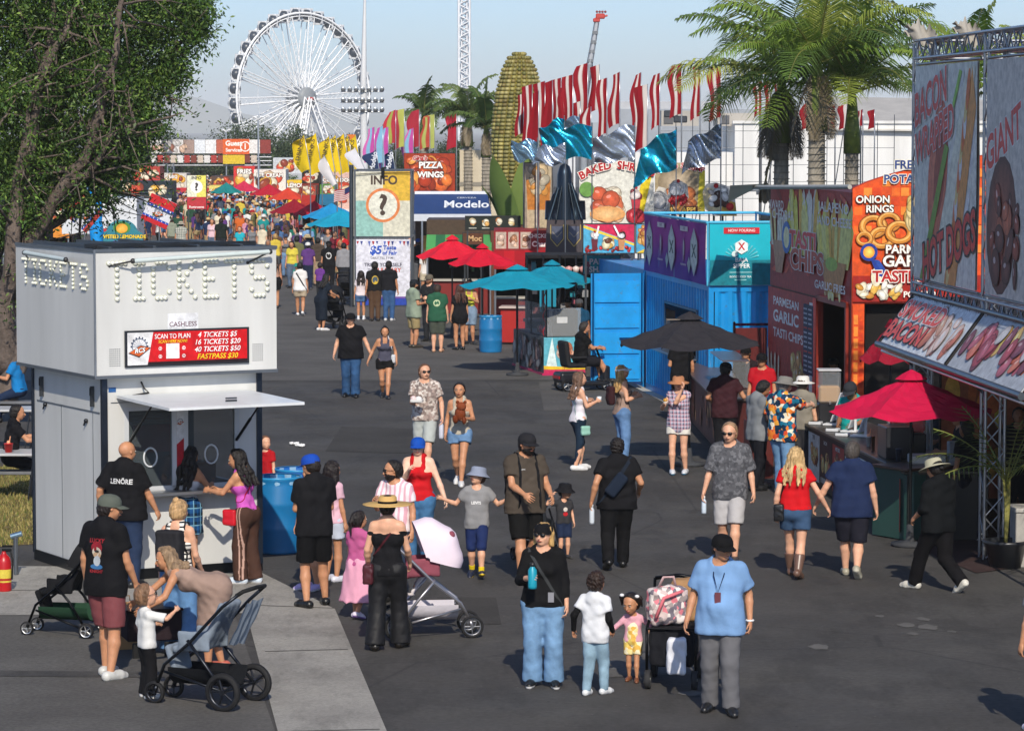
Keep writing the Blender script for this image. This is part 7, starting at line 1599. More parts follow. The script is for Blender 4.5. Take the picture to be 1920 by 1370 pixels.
def gantry():
 Y=215;s_=1/S(Y);x0=(285-UC)*s_;root=empty('entrance_gantry',(x0,Y,0),0,'wide white gantry across the far street carrying banners and an orange guest services sign','gantry');W_=225*s_;zt,zb=Q(0,262,Y)[2],Q(0,306,Y)[2];g=MB().col('#c8ccd0')
 for z_ in(zb+.55,zb):truss(g,(0,0,z_),(W_,0,z_),.3,.05,24)
 for x_ in(1.3,W_-1.0):truss(g,(x_,0,0),(x_,0,zb+.3),.4,.05,8)
 g.tube((-.8,0,1.6),(1.3,0,zb+.2),.09);g.build('truss','metal',root);A=Art((0,-.3,zb+.65),(1,0,0));h_=zt-zb-.65;cs=['#e0dcd8','#6a6a74','#d8d4d0','#a08a80','#d8dce0','#e2e2e2','#b8604a','#d8dad8','#2c3038','#e0dcd8','#8a3a34']
 for k,c_ in enumerate(cs):A.rect(W_*k/11,0,W_*(k+.97)/11,h_,c_)
 rnd_food(A,W_*.0,0,W_*.34,h_,('#8a5a4a','#c8a890','#4a4a54','#b8b4b0'),30,3,(.1,.3));A.rect(W_*.60,-.06,W_*.82,h_+.04,'#d8602c');A.text("Guest",W_*.69,h_*.72,h_*.5,'#f4ece4',.04);A.text("Services",W_*.69,h_*.24,h_*.36,'#f4ece4',.03);A.ring(W_*.785,h_*.5,h_*.3,h_*.38,'#f4ece4');A.text("i",W_*.785,h_*.5,h_*.6,'#f4ece4',.04)
 A.k+=2
 for k in range(16):A.rect(W_*k/18,-.62,W_*(k+.85)/18,-.12,('#d8d4d0','#a83a34','#7a3a30','#c8b8a8')[k%4])
 A.rect(W_*.60,-.7,W_*.78,-.1,'#d8b830');A.build('banners',root)
gantry()
signbox('info_sign','smaller distant INFO banner with question mark and red lower part',351,329,386,392,150,lambda A,w_,h_:(A.rect(0,0,w_,h_*.36,'#b83038'),A.text("Restrooms",w_*.5,h_*.06,h_*.1,'#f0e8e4',.02),A.rect(0,h_*.36,w_*.5,h_,'#e0e0c8'),A.rect(w_*.5,h_*.36,w_,h_,'#e4dc6a'),A.text("INFO",w_*.5,h_*.92,h_*.13,'#3a3430',.03),A.ell(w_*.5,h_*.66,w_*.33,w_*.33,'#f2f2ee',n=24),A.text("?",w_*.5,h_*.65,h_*.3,'#3a3430',.05)))
def a_any(c,seed,words=None,tc='#f4f0e8'):
 def f(A,w_,h_):
  A.rect(0,0,w_,h_,c);rnd_food(A,0,0,w_,h_,('#c84a2c','#e0a83c','#d8d0b8','#8a3a24','#e8c8a0'),18,seed,(.14,.3))
  if words:A.text(words,w_*.5,h_*.75,min(h_*.3,w_/len(words)*1.5),tc,.04,out='#3a1a14')
 return f
far=[('far stall with dark burger and shrimp picture fascia behind the second booth',215,322,168,340,372,'#1c2a30','#a8b0b4',('#1f2c34',3,None)),('yellow far stall right of the distant INFO banner',392,420,200,348,372,'#d8c04a','#e0c850',('#e0d070',1,None)),('red and white far stall with open front and red sign',438,478,205,312,352,'#c8302c','#d8d4d0',('#d03430',5,'FRIES')),('large white far stall with hot dog and ice cream pictures',476,536,195,318,362,'#dcd8d0','#e0b030',('#e4ddd4',7,'ICE CREAM')),('bright yellow far stall with sunburst wall',538,572,175,338,378,'#e0b820','#d8a818',('#e4bc28',9,'LEMON')),('far black signed stall with gold star emblem',566,598,150,322,344,'#16180f','#7a2a20',('#1a1c14',2,'GOLD')),('pink far stall with sausage picture sign',566,592,148,348,366,'#8a4a3a','#a83028',('#8a5244',4,None)),('green FREE sign stall left of the american flag',600,628,142,346,364,'#4a7a30','#2a6a8a',('#5a8a34',6,'FREE')),('red and white striped far stall left of the INFO tower',606,660,155,320,392,'#c84a3c','#d8d0cc',('#d8b4a8',8,'CORN DOG')),('grey canopy stall behind the yellow stands',512,572,230,296,325,'#b4b8bc','#a8acb0',('#c4c8cc',30,None)),('far red stall at the left behind the leaves',250,300,200,312,338,'#a83a30','#b84030',('#b04034',12,None)),('orange stall between the tree trunks at the left',96,135,120,385,420,'#c8742c','#d88a38',('#c8803a',14,None)),('white tented stall at the far left behind the big tree',10,80,110,385,425,'#c9ccd0','#2c7ac0',('#c4c8cc',13,None)),('dark far stall below the gantry',396,440,220,330,350,'#4a3a34','#7a3a30',('#5a443c',16,None)),('white far stall under the left end of the gantry',300,350,210,325,352,'#c8c4bc','#b8303a',('#d0ccc4',17,'BBQ'))]
for l,u0,u1,Y,v0,v1,wl,aw,ar in far:stall('far_food_stall',l,u0,u1,Y,v0,v1,2.5,wl,aw,a_any(*ar))
for l,u,Y,c,r_ in(('small red umbrella before the far white stall',505,170,'#b01c30',1.05),('orange-red umbrella beside the yellow far stall',540,160,'#c8402c',1.0),('dark red umbrella near the bright yellow far stall',552,135,'#8a1828',1.05),('teal-blue umbrella left of the INFO tower',640,118,'#1894b4',1.3),('second blue umbrella left of the INFO tower, farther back',622,128,'#1c8ac0',1.2),('teal umbrella under the far gantry',425,175,'#1c7a7a',.9),('pink-red umbrella far left of the white ice cream stall',458,180,'#c02c4c',.95),('red umbrella left of the bright yellow stall, in front',590,132,'#a01830',.9)):
 umbrella(l,Px(u,Y),r_,2.1,2.65,c,group='far umbrellas',vent=False)
def usflag():
 Y=112;s_=1/S(Y);p=Q(660,345,Y);root=empty('american_flag',(p[0],Y,0),0,'american flag hanging at a slant left of the INFO tower','flag');g=MB().col('#8a8d92');g.tube((0,.03,0),(0,.03,p[2]+.2),.025);g.build('pole','metal',root);z1=p[2]
 def pt(s,t_):return(-s*.62-t_*.02,.05*math.sin(s*8),z1-t_*.42-s*.28-.05*math.sin(s*5))
 g=MB();g.sheet(pt,26,13,cf=lambda s,t_:'#2a3460' if s<.42 and t_<.52 else('#a82a34' if int(t_*12.99)%2==0 else '#d8d6d2'));g.build('cloth','canvas',root)
usflag()
def mast():
 Y=190;s_=1/S(Y);x=(684-UC)*s_;root=empty('light_mast',(x,Y,0),0,'tall white light mast with three rows of floodlights before the wheel','light mast');zt=Q(0,-12,Y)[2];g=MB().col('#d8dadc');g.tube((0,0,0),(-.05,0,Q(0,150,Y)[2]),.26,.19,12);g.tube((-.05,0,Q(0,150,Y)[2]),(.06,0,zt),.19,.07,10);g.build('pole','panel',root)
 for z_ in(Q(0,208,Y)[2],Q(0,190,Y)[2],Q(0,170,Y)[2]):
  g=MB().col('#d4d6d8');g.tube((-1.4,-.2,z_-.06),(1.15,-.2,z_-.06),.04);g.build('crossbar','metal',root)
  for k in range(7):x_=-1.25+k*.38;h_=MB().col('#d4d8da');h_.lathe([(.05,0),(.14,.12),(.15,.18),(0,.15)],(x_,-.25,z_+.12),10,ax=(.2,-1,-.3));h_.tube((x_,-.2,z_-.05),(x_,-.2,z_+.1),.02);h_.build('floodlight','metal',root)
 g=MB().col('#3a3c40');g.bbox((-.1,-.2,zt-.25),(.3,.1,zt+.1),.05);g.build('top_lamp','metal',root);g=MB().col('#d8782c');g.box((-1.0,0,0),(-.55,.1,5.2));g.box((-1.5,.1,0),(-1.1,.2,4.2),c='#c9ccd0');g.build('banner_pole','canvas',root)
mast()
def lamp(label,u,vt,vb,Y):
 p=Q(u,vt,Y);root=empty('street_lamp',(p[0],Y,0),0,label,'street lamp');g=MB().col('#d4d6d8');g.tube((0,0,0),(0,0,p[2]-.15),.05);g.build('pole','metal',root)
 for s_ in(-1,1):g=MB().col('#e0e2e4');g.path([(0,0,p[2]-.2),(s_*.2,0,p[2]),(s_*.34,0,p[2]-.05)],.06,6);g.build('lamp_head','plastic',root)
lamp('white double-headed street lamp before the broad round tree',484,219,300,190);lamp('smaller double-headed street lamp left of the round tree',424,243,300,230)
def droptower():
 Y=420;s_=1/S(Y);x=(871-UC)*s_;root=empty('drop_tower',(x,Y,-10),0,'slim white lattice drop tower rising out of the top of the picture','ride tower');g=MB();truss(g,(0,0,0),(0,0,40),1.42,.15,56,c='#e4e7ec');truss(g,(0,0,0),(0,0,40),.7,.12,80,c='#dfe2e8');g.build('lattice','paint',root);g=MB().col('#aab0b8');g.box((-1,-1,0),(1,1,11));g.build('base','paint',root)
droptower()
def crane():
 Y=300;root=empty('ride_arm',Px(1095,Y),0,'leaning grey crane-like ride arm with a red gondola at its tip','ride arm');o=np.array(root.location);g=MB().col('#8d939a');a,b_=Q(1092,200,Y)-o,Q(1119,42,Y)-o;m_=(a+b_)/2;g.tube((0,0,0),a,.4,.36,8);g.tube(a,m_,.42,.34,4);g.tube(m_,b_,.3,.24,4,c='#a8adb4')
 for k in range(9):q=a+(b_-a)*k/9;g.box(q-.26,q+(.26,.26,.05),c='#6d7278')
 g.build('boom','paint',root);g=MB().col('#b8382c');q=b_;g.bbox(q+(-.35,-.3,.0),q+(.3,.3,.35),.06);g.bbox(q+(-.1,-.3,.3),q+(.75,.3,.8),.08);g.tube(q+(-.2,0,.3),q+(1.0,0,.62),.09,c='#c84a3c')
 for k in range(4):g.ell(q+(-.0+.26*k,-.3,.95),.12,8,'#8a2018',5)
 g.build('gondola','plastic',root);g=MB().col('#777c82');g.tube((q[0]-.5,0,q[2]-1.8),(q[0]+.05,0,q[2]-.1),.05);g.build('strut','metal',root)
crane()
def wheel():
 Y=776.0;s_=1/S(Y);hub=Q(564,184,Y);R_=171*s_*.955;sq=1.0/1.36;rot=math.acos(127/171.);root=empty('observation_wheel',(hub[0],Y,-14),rot,'large white observation wheel with dark-windowed cabins on the skyline','ferris wheel');hz=hub[2]+14;c_='#f4f6f8'
 W_=2.6;g=MB().col(c_)
 def rim(y_,r,t_,cc=c_):g.path([(r*math.cos(a),y_,hz+r*math.sin(a))for a in np.linspace(0,2*math.pi,97)[:-1]],t_,6,cc,True)
 rim(-W_/2,R_*.965,.3);rim(W_/2,R_*.965,.3);rim(-W_/2,R_*.93,.14);rim(W_/2,R_*.93,.14)
 for k in range(72):
  a=2*math.pi*k/72;p=np.array([math.cos(a),0,math.sin(a)]);q=np.array([math.cos(a+.0436),0,math.sin(a+.0436)])
  g.tube(p*R_*.965+(0,-W_/2,hz),p*R_*.965+(0,W_/2,hz),.12,n=5);g.tube(p*R_*.965+(0,-W_/2,hz),q*R_*.93+(0,W_/2,hz),.07,n=4)
 g.build('rim','paint',root);g=MB().col(c_)
 for k in range(36):
  a=2*math.pi*k/36+.05;p=np.array([math.cos(a),0,math.sin(a)]);tn=np.array([-math.sin(a),0,math.cos(a)])
  if k%2:
   for y_ in(-1,1):g.tube(p*1.4+(0,y_*2.2,hz),p*R_*.42+(0,y_*W_/2,hz),.2,.05,n=4)
  if k%2==0:
   for y_ in(-1,1):
    for w_ in(-1,1):g.tube(p*1.5+tn*w_*.4+(0,y_*1.8,hz),p*R_*.93+tn*w_*.85+(0,y_*W_/2,hz),.15,n=4)
   for j in range(12):r0,r1=R_*(.1+.07*j),R_*(.1+.07*(j+1));g.tube(p*r0+tn*(.4+.035*j)+(0,-1.4,hz),p*r1-tn*(.44+.035*j)+(0,-1.4,hz),.06,n=3);g.tube(p*r0-tn*(.4+.035*j)+(0,-1.4,hz),p*r1+tn*(.44+.035*j)+(0,-1.4,hz),.06,n=3)
 g.path([(R_*.62*math.cos(a),0,hz+R_*.62*math.sin(a))for a in np.linspace(0,2*math.pi,61)[:-1]],.06,4,c_,True);g.build('spokes','paint',root)
 g=MB().col('#8b9094');g.lathe([(0,-3.2),(2.3,-3.2),(2.6,-2.6),(2.6,2.6),(2.3,3.2),(0,3.2)],(0,0,hz),28,ax=(0,1,0));g.ell((0.4,-3.4,hz-.3),(1.1,.3,.5),10,'#b8403c');g.build('hub','paint',root)
 for y_ in(-4.6,4.6):
  for x_ in(-9,9):g=MB().col(c_);truss(g,(x_,y_*1.6,0),(x_*.05,y_*.75,hz),1.2,.2,20,c=c_);g.build('leg','paint',root)
 n=36
 cab=MB();cab.ell((0,0,0),(1.65,1.5,1.45),14,'#2c3644',8);cab.box((-1.3,-.6,-1.7),(1.3,.6,-1.25),c='#dcdfe2');cab.box((-.08,-1.54,-1.4),(.08,1.54,1.4),c='#dfe2e6');cab.box((-1.67,-.1,-1.4),(1.67,.1,1.4),c='#dfe2e6');cab.box((-1.1,-.8,1.2),(1.1,.8,1.55),c='#dcdfe2');cm=cab.mesh('cabin','plastic')
 for k in range(n):
  a=2*math.pi*(k+.4)/n;o=bpy.data.objects.new('cabin',cm);link(o,root);o.location=((R_-1.0)*math.cos(a),0,hz+(R_-1.0)*math.sin(a)+.0)
wheel()
def att(J,name,label,cat,c,mb_parts,group=None):
 """a carried thing: geometry in the person's local space, empty at local point c"""
 c=np.asarray(c,float);o=J['root'];root=empty(name,loc2w(J,c),o.rotation_euler[2],label,cat,group)
 for nm,g,mt in mb_parts:g.V=(np.asarray(g.V).reshape(-1,3)-c).tolist();g.build(nm,mt,root)
 return root
def strap_geo(J,pa,pb,width=.03,c='#222',off=.008,half=None):
 t=bvh(J);pa=np.asarray(pa,float);pb=np.asarray(pb,float);cen=(pa+pb)/2;ax=nrm(pa-pb);fr=np.array([0,1.,0]);pts=[];n=40
 for i in range(n):
  th=2*math.pi*i/n
  if half=='front' and math.sin(th)<-.1 or half=='back' and math.sin(th)>.1:continue
  d=nrm(ax*math.cos(th)+fr*math.sin(th));L_=np.linalg.norm(pa-pb)*.5+.35;h_=t.ray_cast(Vector(cen+d*L_),Vector(-d),L_)
  if h_[0]is not None:pts.append(np.array(h_[0])+d*off)
 m=MB()
 if len(pts)<4:return m
 side=nrm(np.cross(ax,fr));k=len(pts);V=[]
 for p in pts:V+=[p-side*width/2,p+side*width/2]
 m.add(V,[(2*i,2*i+1,(2*i+3)%(2*k),(2*i+2)%(2*k))for i in range(k if half is None else k-1)],True,c);return m
def sdf(fn,lo,hi,h,c,sm=1):
 F=Field(lo,hi,h);fn(F);V_,F_=F.mesh();V_=smooth(V_,F_,sm,.4);g=MB();g.V=V_.tolist();g.F=F_.tolist();n=len(V_);g.C=[lin(c)]*n;g.S=[True]*len(F_);g.M=[0]*len(F_);return g
def backpack(J,label,c,mat='cloth',s_=1.0,name='backpack',strapc=None):
 B=J['B'];tp=J['tp'];p=tp(0,-.125*B,.17*B);w_,d_,h_=.085*B*s_,.045*B*s_,.13*B*s_
 def f(F):F.box(p,(w_,d_,h_),rnd=.04,k=.02);F.box(p+(0,-.045*s_,-.04*s_),(w_*.75,d_*.7,h_*.45),rnd=.03,k=.02);F.fold(.004,.1,3)
 g=sdf(f,p-.3,p+.3,.013,c);st=[]
 for x in(-.06,.06):
  m=strap_geo(J,tp(x*B,0,.30*B),tp(x*1.2*B,0,.06*B),.035,strapc or c,.006)
  st.append(('strap',m,'cloth'))
 return att(J,name,label,'backpack',p-(0,0,h_),[('bag',g,mat)]+st)
def crossbag(J,label,c,side,size=(.07,.03,.05),hz=.0,mat='cloth',strap=True,name='shoulder_bag',front=0,fromside=None,drop=0):
 B=J['B'];tp=J['tp'];s_=side;p=tp(s_*.115*B,front*B,hz*B);sz=np.array(size)*B/1.0
 g=sdf(lambda F:(F.box(p-(0,0,sz[2]),(sz[1],sz[0],sz[2]),rnd=.025,k=.01),F.fold(.003,.08,2)),p-.45,p+.3,.013,c);parts=[('bag',g,mat)]
 if strap:
  sh_=tp((-s_ if fromside is None else fromside)*.062*B,0,.29*B);parts.append(('strap',strap_geo(J,sh_,p+(0,0,.02),.022,c),'cloth'))
 return att(J,name,label,'bag',p-(0,0,2*sz[2]),parts)
def bottle(J,hand,label,c,capc='#222222',h=.24,r=.035,down=True,name='water_bottle',mat='plastic'):
 p=J['hand'+hand]+(0,0,-.02);g=MB().col(c);z0=-h*.8 if down else-h*.35
 g.lathe([(0,z0),(r,z0),(r*1.02,z0+h*.1),(r,z0+h*.75),(r*.55,z0+h*.87),(r*.5,z0+h)],p,14);k=MB().col(capc);k.lathe([(r*.52,z0+h*.9),(r*.56,z0+h*.9),(r*.56,z0+h*1.05),(0,z0+h*1.06)],p,12)
 return att(J,name,label,'bottle',p+(0,0,z0),[('vessel',g,mat),('cap',k,'plastic')])
def phone(J,hand,label,c='#1a1a1c'):
 p=J['hand'+hand];g=MB();g.frame(p+(0,.02,.0),(1,0,0),nrm((0,.5,1)));g.bbox((-.038,-.005,-.03),(.038,.005,.12),.004,c);return att(J,'phone',label,'phone',p,[('phone_body',g,'plastic')])
def holds(J,hand,name,label,cat,fn,mat='plastic',dz=0,off=(0,0,0)):
 p=J['hand'+hand]+np.array(off,float)+(0,0,dz);g=MB();fn(g,p);return att(J,name,label,cat,p,[('vessel',g,mat)])
def wheelobj(root,o,r,w_,c='#1a1a1c',rimc='#8a8d92',spokes=5):
 g=MB().col(c);ax=(1,0,0);g.lathe([(r*.78,-w_*.5),(r*.95,-w_*.5),(r,-w_*.25),(r,w_*.25),(r*.95,w_*.5),(r*.78,w_*.5),(r*.78,-w_*.5)],o,26,ax=ax);wo=g.build('wheel','rubber',root)
 g=MB().col(rimc);g.lathe([(r*.8,-w_*.3),(r*.8,w_*.3),(r*.68,w_*.3),(r*.68,-w_*.3),(r*.8,-w_*.3)],o,22,ax=ax);g.tube(np.array(o)-(w_*.5,0,0),np.array(o)+(w_*.5,0,0),r*.16)
 for k in range(spokes):a=2*math.pi*k/spokes;g.tube(o,np.array(o)+(0,r*.72*math.cos(a),r*.72*math.sin(a)),r*.06,n=5)
 g.build('rim','metal',wo)
def stroller(label,pos,rz,frame='#2a2c30',seat='#20242a',canopy=None,s_=1.0,basket='#1c1d20',wheelr=(.15,.1),rimc='#9a9da0',handle='#1a1a1a',baby=False,up=1.0,seatback=None,canopy_open=1.0,rev=False,lift=0):
 root=empty('stroller',pos,math.radians(rz),label,'stroller');g=MB().col(frame);k=s_
 def q(x,y,z):return np.array([x,y,z])*k
 for x in(-1,1):
  g.path([q(x*.17,.40,wheelr[1]+.06),q(x*.2,.30,.36),q(x*.24,.02,.58),q(x*.25,-.32,.92),q(x*.22,-.46,1.03*up)],.016*k,8);g.path([q(x*.27,-.34,wheelr[0]),q(x*.25,-.12,.42),q(x*.24,.04,.60)],.016*k,8);g.path([q(x*.27,-.34,wheelr[0]),q(x*.2,.3,.30)],.013*k,6);g.path([q(x*.17,.40,wheelr[1]+.06),q(x*.17,.42,wheelr[1])],.02*k,6)
 g.tube(q(-.27,-.34,wheelr[0]),q(.27,-.34,wheelr[0]),.012*k);g.build('frame','metal',root);g=MB().col(handle);g.path([q(-.22,-.44,1.02*up),q(-.2,-.5,1.06*up),q(0,-.53,1.075*up),q(.2,-.5,1.06*up),q(.22,-.44,1.02*up)],.019*k,8);g.build('handlebar','rubber',root)
 for x in(-1,1):wheelobj(root,q(x*.29,-.34,wheelr[0]),wheelr[0]*k,.05*k,rimc=rimc);wheelobj(root,q(x*.17,.42,wheelr[1]),wheelr[1]*k,.045*k,rimc=rimc,spokes=4)
 q0=q
 if rev or lift:q=lambda x,y,z:np.array([x,(-y-.04 if rev else y),z+lift])*k
 rs=-1 if rev else 1
 def st(F):F.box(q(0,-.16,.72),np.array([.17,.035,.24])*k,rotm((1,0,0),-28*rs),.03,.03);F.box(q(0,.08,.52),np.array([.17,.17,.035])*k,rotm((1,0,0),10*rs),.03,.03);F.box(q(0,.27,.40),np.array([.15,.03,.13])*k,rotm((1,0,0),20*rs),.02,.03);[F.box(q(x*.17,.02,.58),np.array([.02,.16,.09])*k,None,.02,.03)for x in(-1,1)];F.fold(.004,.1,1)
 sdf(st,q0(-.35,-.6,.2),q0(.35,.6,1.35),.016*k,seat).build('seat','cloth',root)
 if canopy:
  g=MB().col(canopy);n=9
  def cp(s,t_):
   e=math.pi*(s-.5)*.999;ph=math.radians(195-125*canopy_open*t_);r_=((.33 if not rev else .38)+.012*math.sin(t_*18))*max(math.cos(e),.0)**.4;return q(.235*math.sin(e),(-.08 if not rev else .0)+r_*math.cos(ph),(.80 if not rev else .63)+r_*1.05*math.sin(ph)+.03)
  g.sheet(cp,16,12);g.build('canopy','canvas',root)
 q=q0
 g=MB().col(basket);g.sheet(lambda s,t_:q(.2*math.cos(math.pi*s)*(1-.1*t_),-.32+.6*t_,.34-.17*math.sin(math.pi*s)),10,6);g.build('basket','cloth',root)
 if baby:
  person(pos=None,u=0,v=0)if False else None
 return root
def on_stroller_baby(pos,rz,label,tc,k=1.0):
 J=person(pos=(pos[0],pos[1],.30),H=.7,face=rz+180,label=label,hf=.25,tc=tc,bc=tc,lod=1,seat=.42,feet=((.06,.22,.22,0),(.06,.2,.2,0)),lean=-28,arms=((.05,.14,-.12),(.05,.14,-.14)),skin='light',hair='buzz',shoes='#c8c0c0',face_on=False);return J
HA=(.06,.04,-.30)
LT,TN,BR='light','tan','brown'
def walk(a=.13,w_=.05,right=True):return((w_,a),(w_,-a*1.15,.03,22))if right else((w_,-a*1.15,.03,22),(w_,a))
J=person(236,1100,1.82,-28,'bald heavy man, black tee with white lettering on the back, at the ticket window',g=1.28,belly=.03,tc='#17171a',hem=-.04,bc='#26344e',bm='denim',hair='bald',arms=((.10,.0,-.28),(.07,.12,-.28)),skin=TN,shoes='#202022',head=(-18,-4),sleeve=.85,loose=1.5,feet=((.07,.02),(.08,-.02)),torso_col=None)
print_on(J,[tx("LENÖRE",.085,'#d8d8d8',bold=.03)],1,(.02,.735),back=True)
att(J,'watch','dark wrist watch on the left arm of the bald man','watch',J['wr'][0],[('band',MB().path([J['wr'][0]+np.array([math.cos(a)*.034,math.sin(a)*.034,.01])for a in np.linspace(0,6.2,12)],.008,5,'#111',True),'rubber')])
J=person(348,1080,1.66,-25,'woman with long curly black hair, white top and blue plaid skirt at ticket window',fem=True,g=1.12,top='tank',tc='#d5d8de',bot='skirt',leg=.75,bc='#ffffff',bm='plaid_blue',hair='curly',hc='#120e0e',arms=((.1,.16,-.2),(.02,.22,-.1)),skin=TN,head=(-25,-12),shoes='#2a2a2a',flare=.6,lean=6)
phone(J,'L','phone in a bright yellow-green case held by the curly haired woman','#b8d820')
J=person(464,1094,1.70,62,'woman in pink tank top and brown track trousers leaning to the ticket window',fem=True,top='tank',tc='#c85ab8',hem=-.02,bot='pants',bc='#4a342c',flare=.55,hair='long',hc='#15100e',arms=((.0,.24,-.12),(-.03,.24,-.13)),skin=TN,head=(12,-10),shoes='#c8d4e0',sole='#e8e8e8',lean=8,feet=((.045,.03),(.05,-.04)),bot_col=lambda V_:np.where((((np.abs(np.abs(V_[:,1]+.0)-.018)<.008)&(np.abs(V_[:,0])>.1)))[:,None],np.array([[8.,10.,11.]]),np.ones((1,3))))
crossbag(J,'glossy red crossbody bag on the woman in pink','#c81828',-1,(.055,.025,.06),.05,'plastic',front=.07)
J=person(499,962,1.15,150,'small boy in red tee standing behind the ticket booth by the barrels',hf=.165,tc='#b01c24',bot='shorts',bc='#22304a',leg=.9,hair='short',hc='#6a4a34',skin=LT,head=(60,0),face_on=False)
J=person(590,1138,1.84,18,'man in royal blue cap, black tee and black shorts standing left of centre',g=1.03,tc='#18181b',hem=-.03,bot='shorts',bc='#121214',leg=.88,hat='cap',hatc='#1c48a8',hair='short',hc='#1c1512',arms=((-.03,.17,-.18),(-.02,.18,-.19)),skin=TN,head=(28,-14),shoes='#141414',feet=((.06,-.03,0,0,20),(.09,.07)),sleeve=.7)
phone(J,'L','dark phone in the hands of the man in the blue cap')
J=person(585,1105,1.58,140,'woman mostly hidden behind the man in the blue cap, with lavender shoes',fem=True,tc='#e0e2ea',bot='shorts',bc='#c8d0e0',leg=.6,shoes='#b8a8d8',sole='#e8e8ee',hair='long',hc='#1c1414',skin=TN,face_on=False)
J2=person(622,1090,1.52,-40,'dark haired child behind the man in the blue cap wearing a patterned backpack',fem=True,hf=.145,tc='#d8b0c0',bot='shorts',bc='#c0c8d8',leg=.6,shoes='#d8d8e4',sole='#e8e8ee',hair='long',hc='#1c1414',skin=TN,face_on=False)
backpack(J2,'pink and blue patterned small backpack behind the man in the blue cap','#b8c0e0','pack_print',1.0,strapc='#d8a8b8')
J=person(200,1270,1.92,-32,'tall man in grey-green cap, black graphic tee and dark red shorts, lower left',g=1.08,tc='#17171a',hem=-.05,bot='shorts',bc='#7a4448',leg=.95,hat='cap',hatc='#5a6058',hair='short',hc='#221a18',arms=(HA,(.03,.1,-.29)),skin=TN,head=(-38,-8),shoes='#c8c8c4',sole='#e0e0dc',feet=((.055,.06,0,0,12),(.075,-.06,0,0,4)),loose=1.3)
print_on(J,[disc(.075,'#8a2430',0,.08,.8),disc(.06,'#c8c0b0',0,.03,.9),disc(.05,'#b89a7c',0,.0,.7),disc(.03,'#3a3a3a',0,.04,.5),disc(.08,'#3a6a9a',0,-.12,.35),disc(.045,'#a8b0b8',0,-.06,1.2),tx("LUCKY",.06,'#a03038',0,.15),tx("KNIGHT",.045,'#a03038',0,-.17)],1,(0,.68),back=True)
J=person(336,1226,1.68,-20,'young woman with blonde bun, striped tank top and wide jeans, her back to us',fem=True,top='tank',tc='#ffffff',tm='stripe_bw',hem=-.02,bc='#5f87b4',bm='denim',flare=1.2,hair='bun',hc='#b89468',arms=(HA,(.02,.12,-.27)),skin=LT,head=(-8,0),shoes='#3a2a24')
backpack(J,'dark grey backpack on the woman with the blonde bun','#2a2a2e','cloth',1.05)
J=person(408,1256,1.66,98,'woman in taupe dress with streaked hair bending down over a toddler',fem=True,g=1.1,top='dress',leg=1.25,tc='#9c8478',bot=None,tm='cloth',sleeve=.0,hair='wavy',hc='#8a7258',arms=((.02,.20,-.22),(.0,.25,-.20)),skin=TN,lean=66,head=(0,16),shoes='#b05a4a',feet=((.045,.06),(.045,-.03)),flare=.2,neck=1.3)
J=person(276,1308,1.15,-62,'toddler boy with glasses in white long tee and black trousers reaching up',hf=.19,tc='#d8d8d6',top='tee',sleeve=.9,loose=1.5,hem=-.02,bc='#17171a',flare=.8,hair='short',hc='#7a5c44',arms=((.02,.12,-.12),(.0,.24,.02)),skin=LT,head=(-5,10),shoes='#c8c8c8',sole='#e0e0e0',shades=True)
J=person(727,1216,1.70,-6,'woman in wide straw hat and long black off-shoulder outfit seen from behind',fem=True,g=1.04,top='off',hem=-.02,tc='#17171a',bot='pants',bc='#17171a',bm='satin',flare=.9,hat='straw',hatc='#c8a468',hair='lowbun',hc='#1a1412',arms=((.05,.08,-.28),(.04,.14,-.26)),skin=LT,shoes='#1c1814',feet=((.075,-.07,.0,0,14),(.075,.06,0,0,14)),sleeve=.2)
for i,s_ in((0,-1),(1,1)):
 g=sdf(lambda F:F.cone(J['sh'][i]+(0,0,-.05),J['sh'][i]+(J['el'][i]-J['sh'][i])*.45,.055,.052,clips=[(J['sh'][i]+(0,0,-.055),(0,0,1)),(J['sh'][i]+(J['el'][i]-J['sh'][i])*.42,J['el'][i]-J['sh'][i])]),J['sh'][i]-.25,J['sh'][i]+.2,.012,'#17171a');g.build('sleeve','cloth',J['root'])
crossbag(J,'maroon leather handbag at the left hip of the woman in the straw hat','#4a1c24',-1,(.075,.035,.065),.045,'plastic',front=-.03)
J=person(672,1158,1.25,-30,'girl in long pink skirt standing beside the woman in the straw hat',fem=True,hf=.155,tc='#b85a8a',top='tee',bot='skirt',leg=1.45,bc='#dfa0b8',flare=1.6,hair='pony',hc='#1c1412',arms=((.05,.1,-.28),(-.02,.15,-.1)),skin=TN,shoes='#d8d0e0',sole='#8a6ab0',head=(-20,0),feet=((.05,.02),(.05,-.1,.02,15)))
J=person(742,1128,1.72,150,'bearded man in sunglasses half hidden behind the straw hat',tc='#e0dade',tm='stripe_pink',bc='#2a3648',bm='denim',beard=True,shades=True,hair='short',hc='#17120f',skin=TN,arms=(HA,(-.05,.2,-.08)),head=(-45,-4),feet=((.05,.02),(.05,-.04)))
J=person(785,1056,1.66,172,'woman in bright red tank top and royal blue cap with glasses',fem=True,g=1.22,top='tank',hem=-.06,tc='#c41c24',bc='#44719c',bm='denim',hat='cap',hatc='#1c50b0',hair='lowbun',hc='#2a1c16',skin='pale',arms=((.13,.05,-.29),(-.05,.2,-.05)),shades=True,head=(4,-6))
Jh=J;tR=loc2w(J,J['handR'])
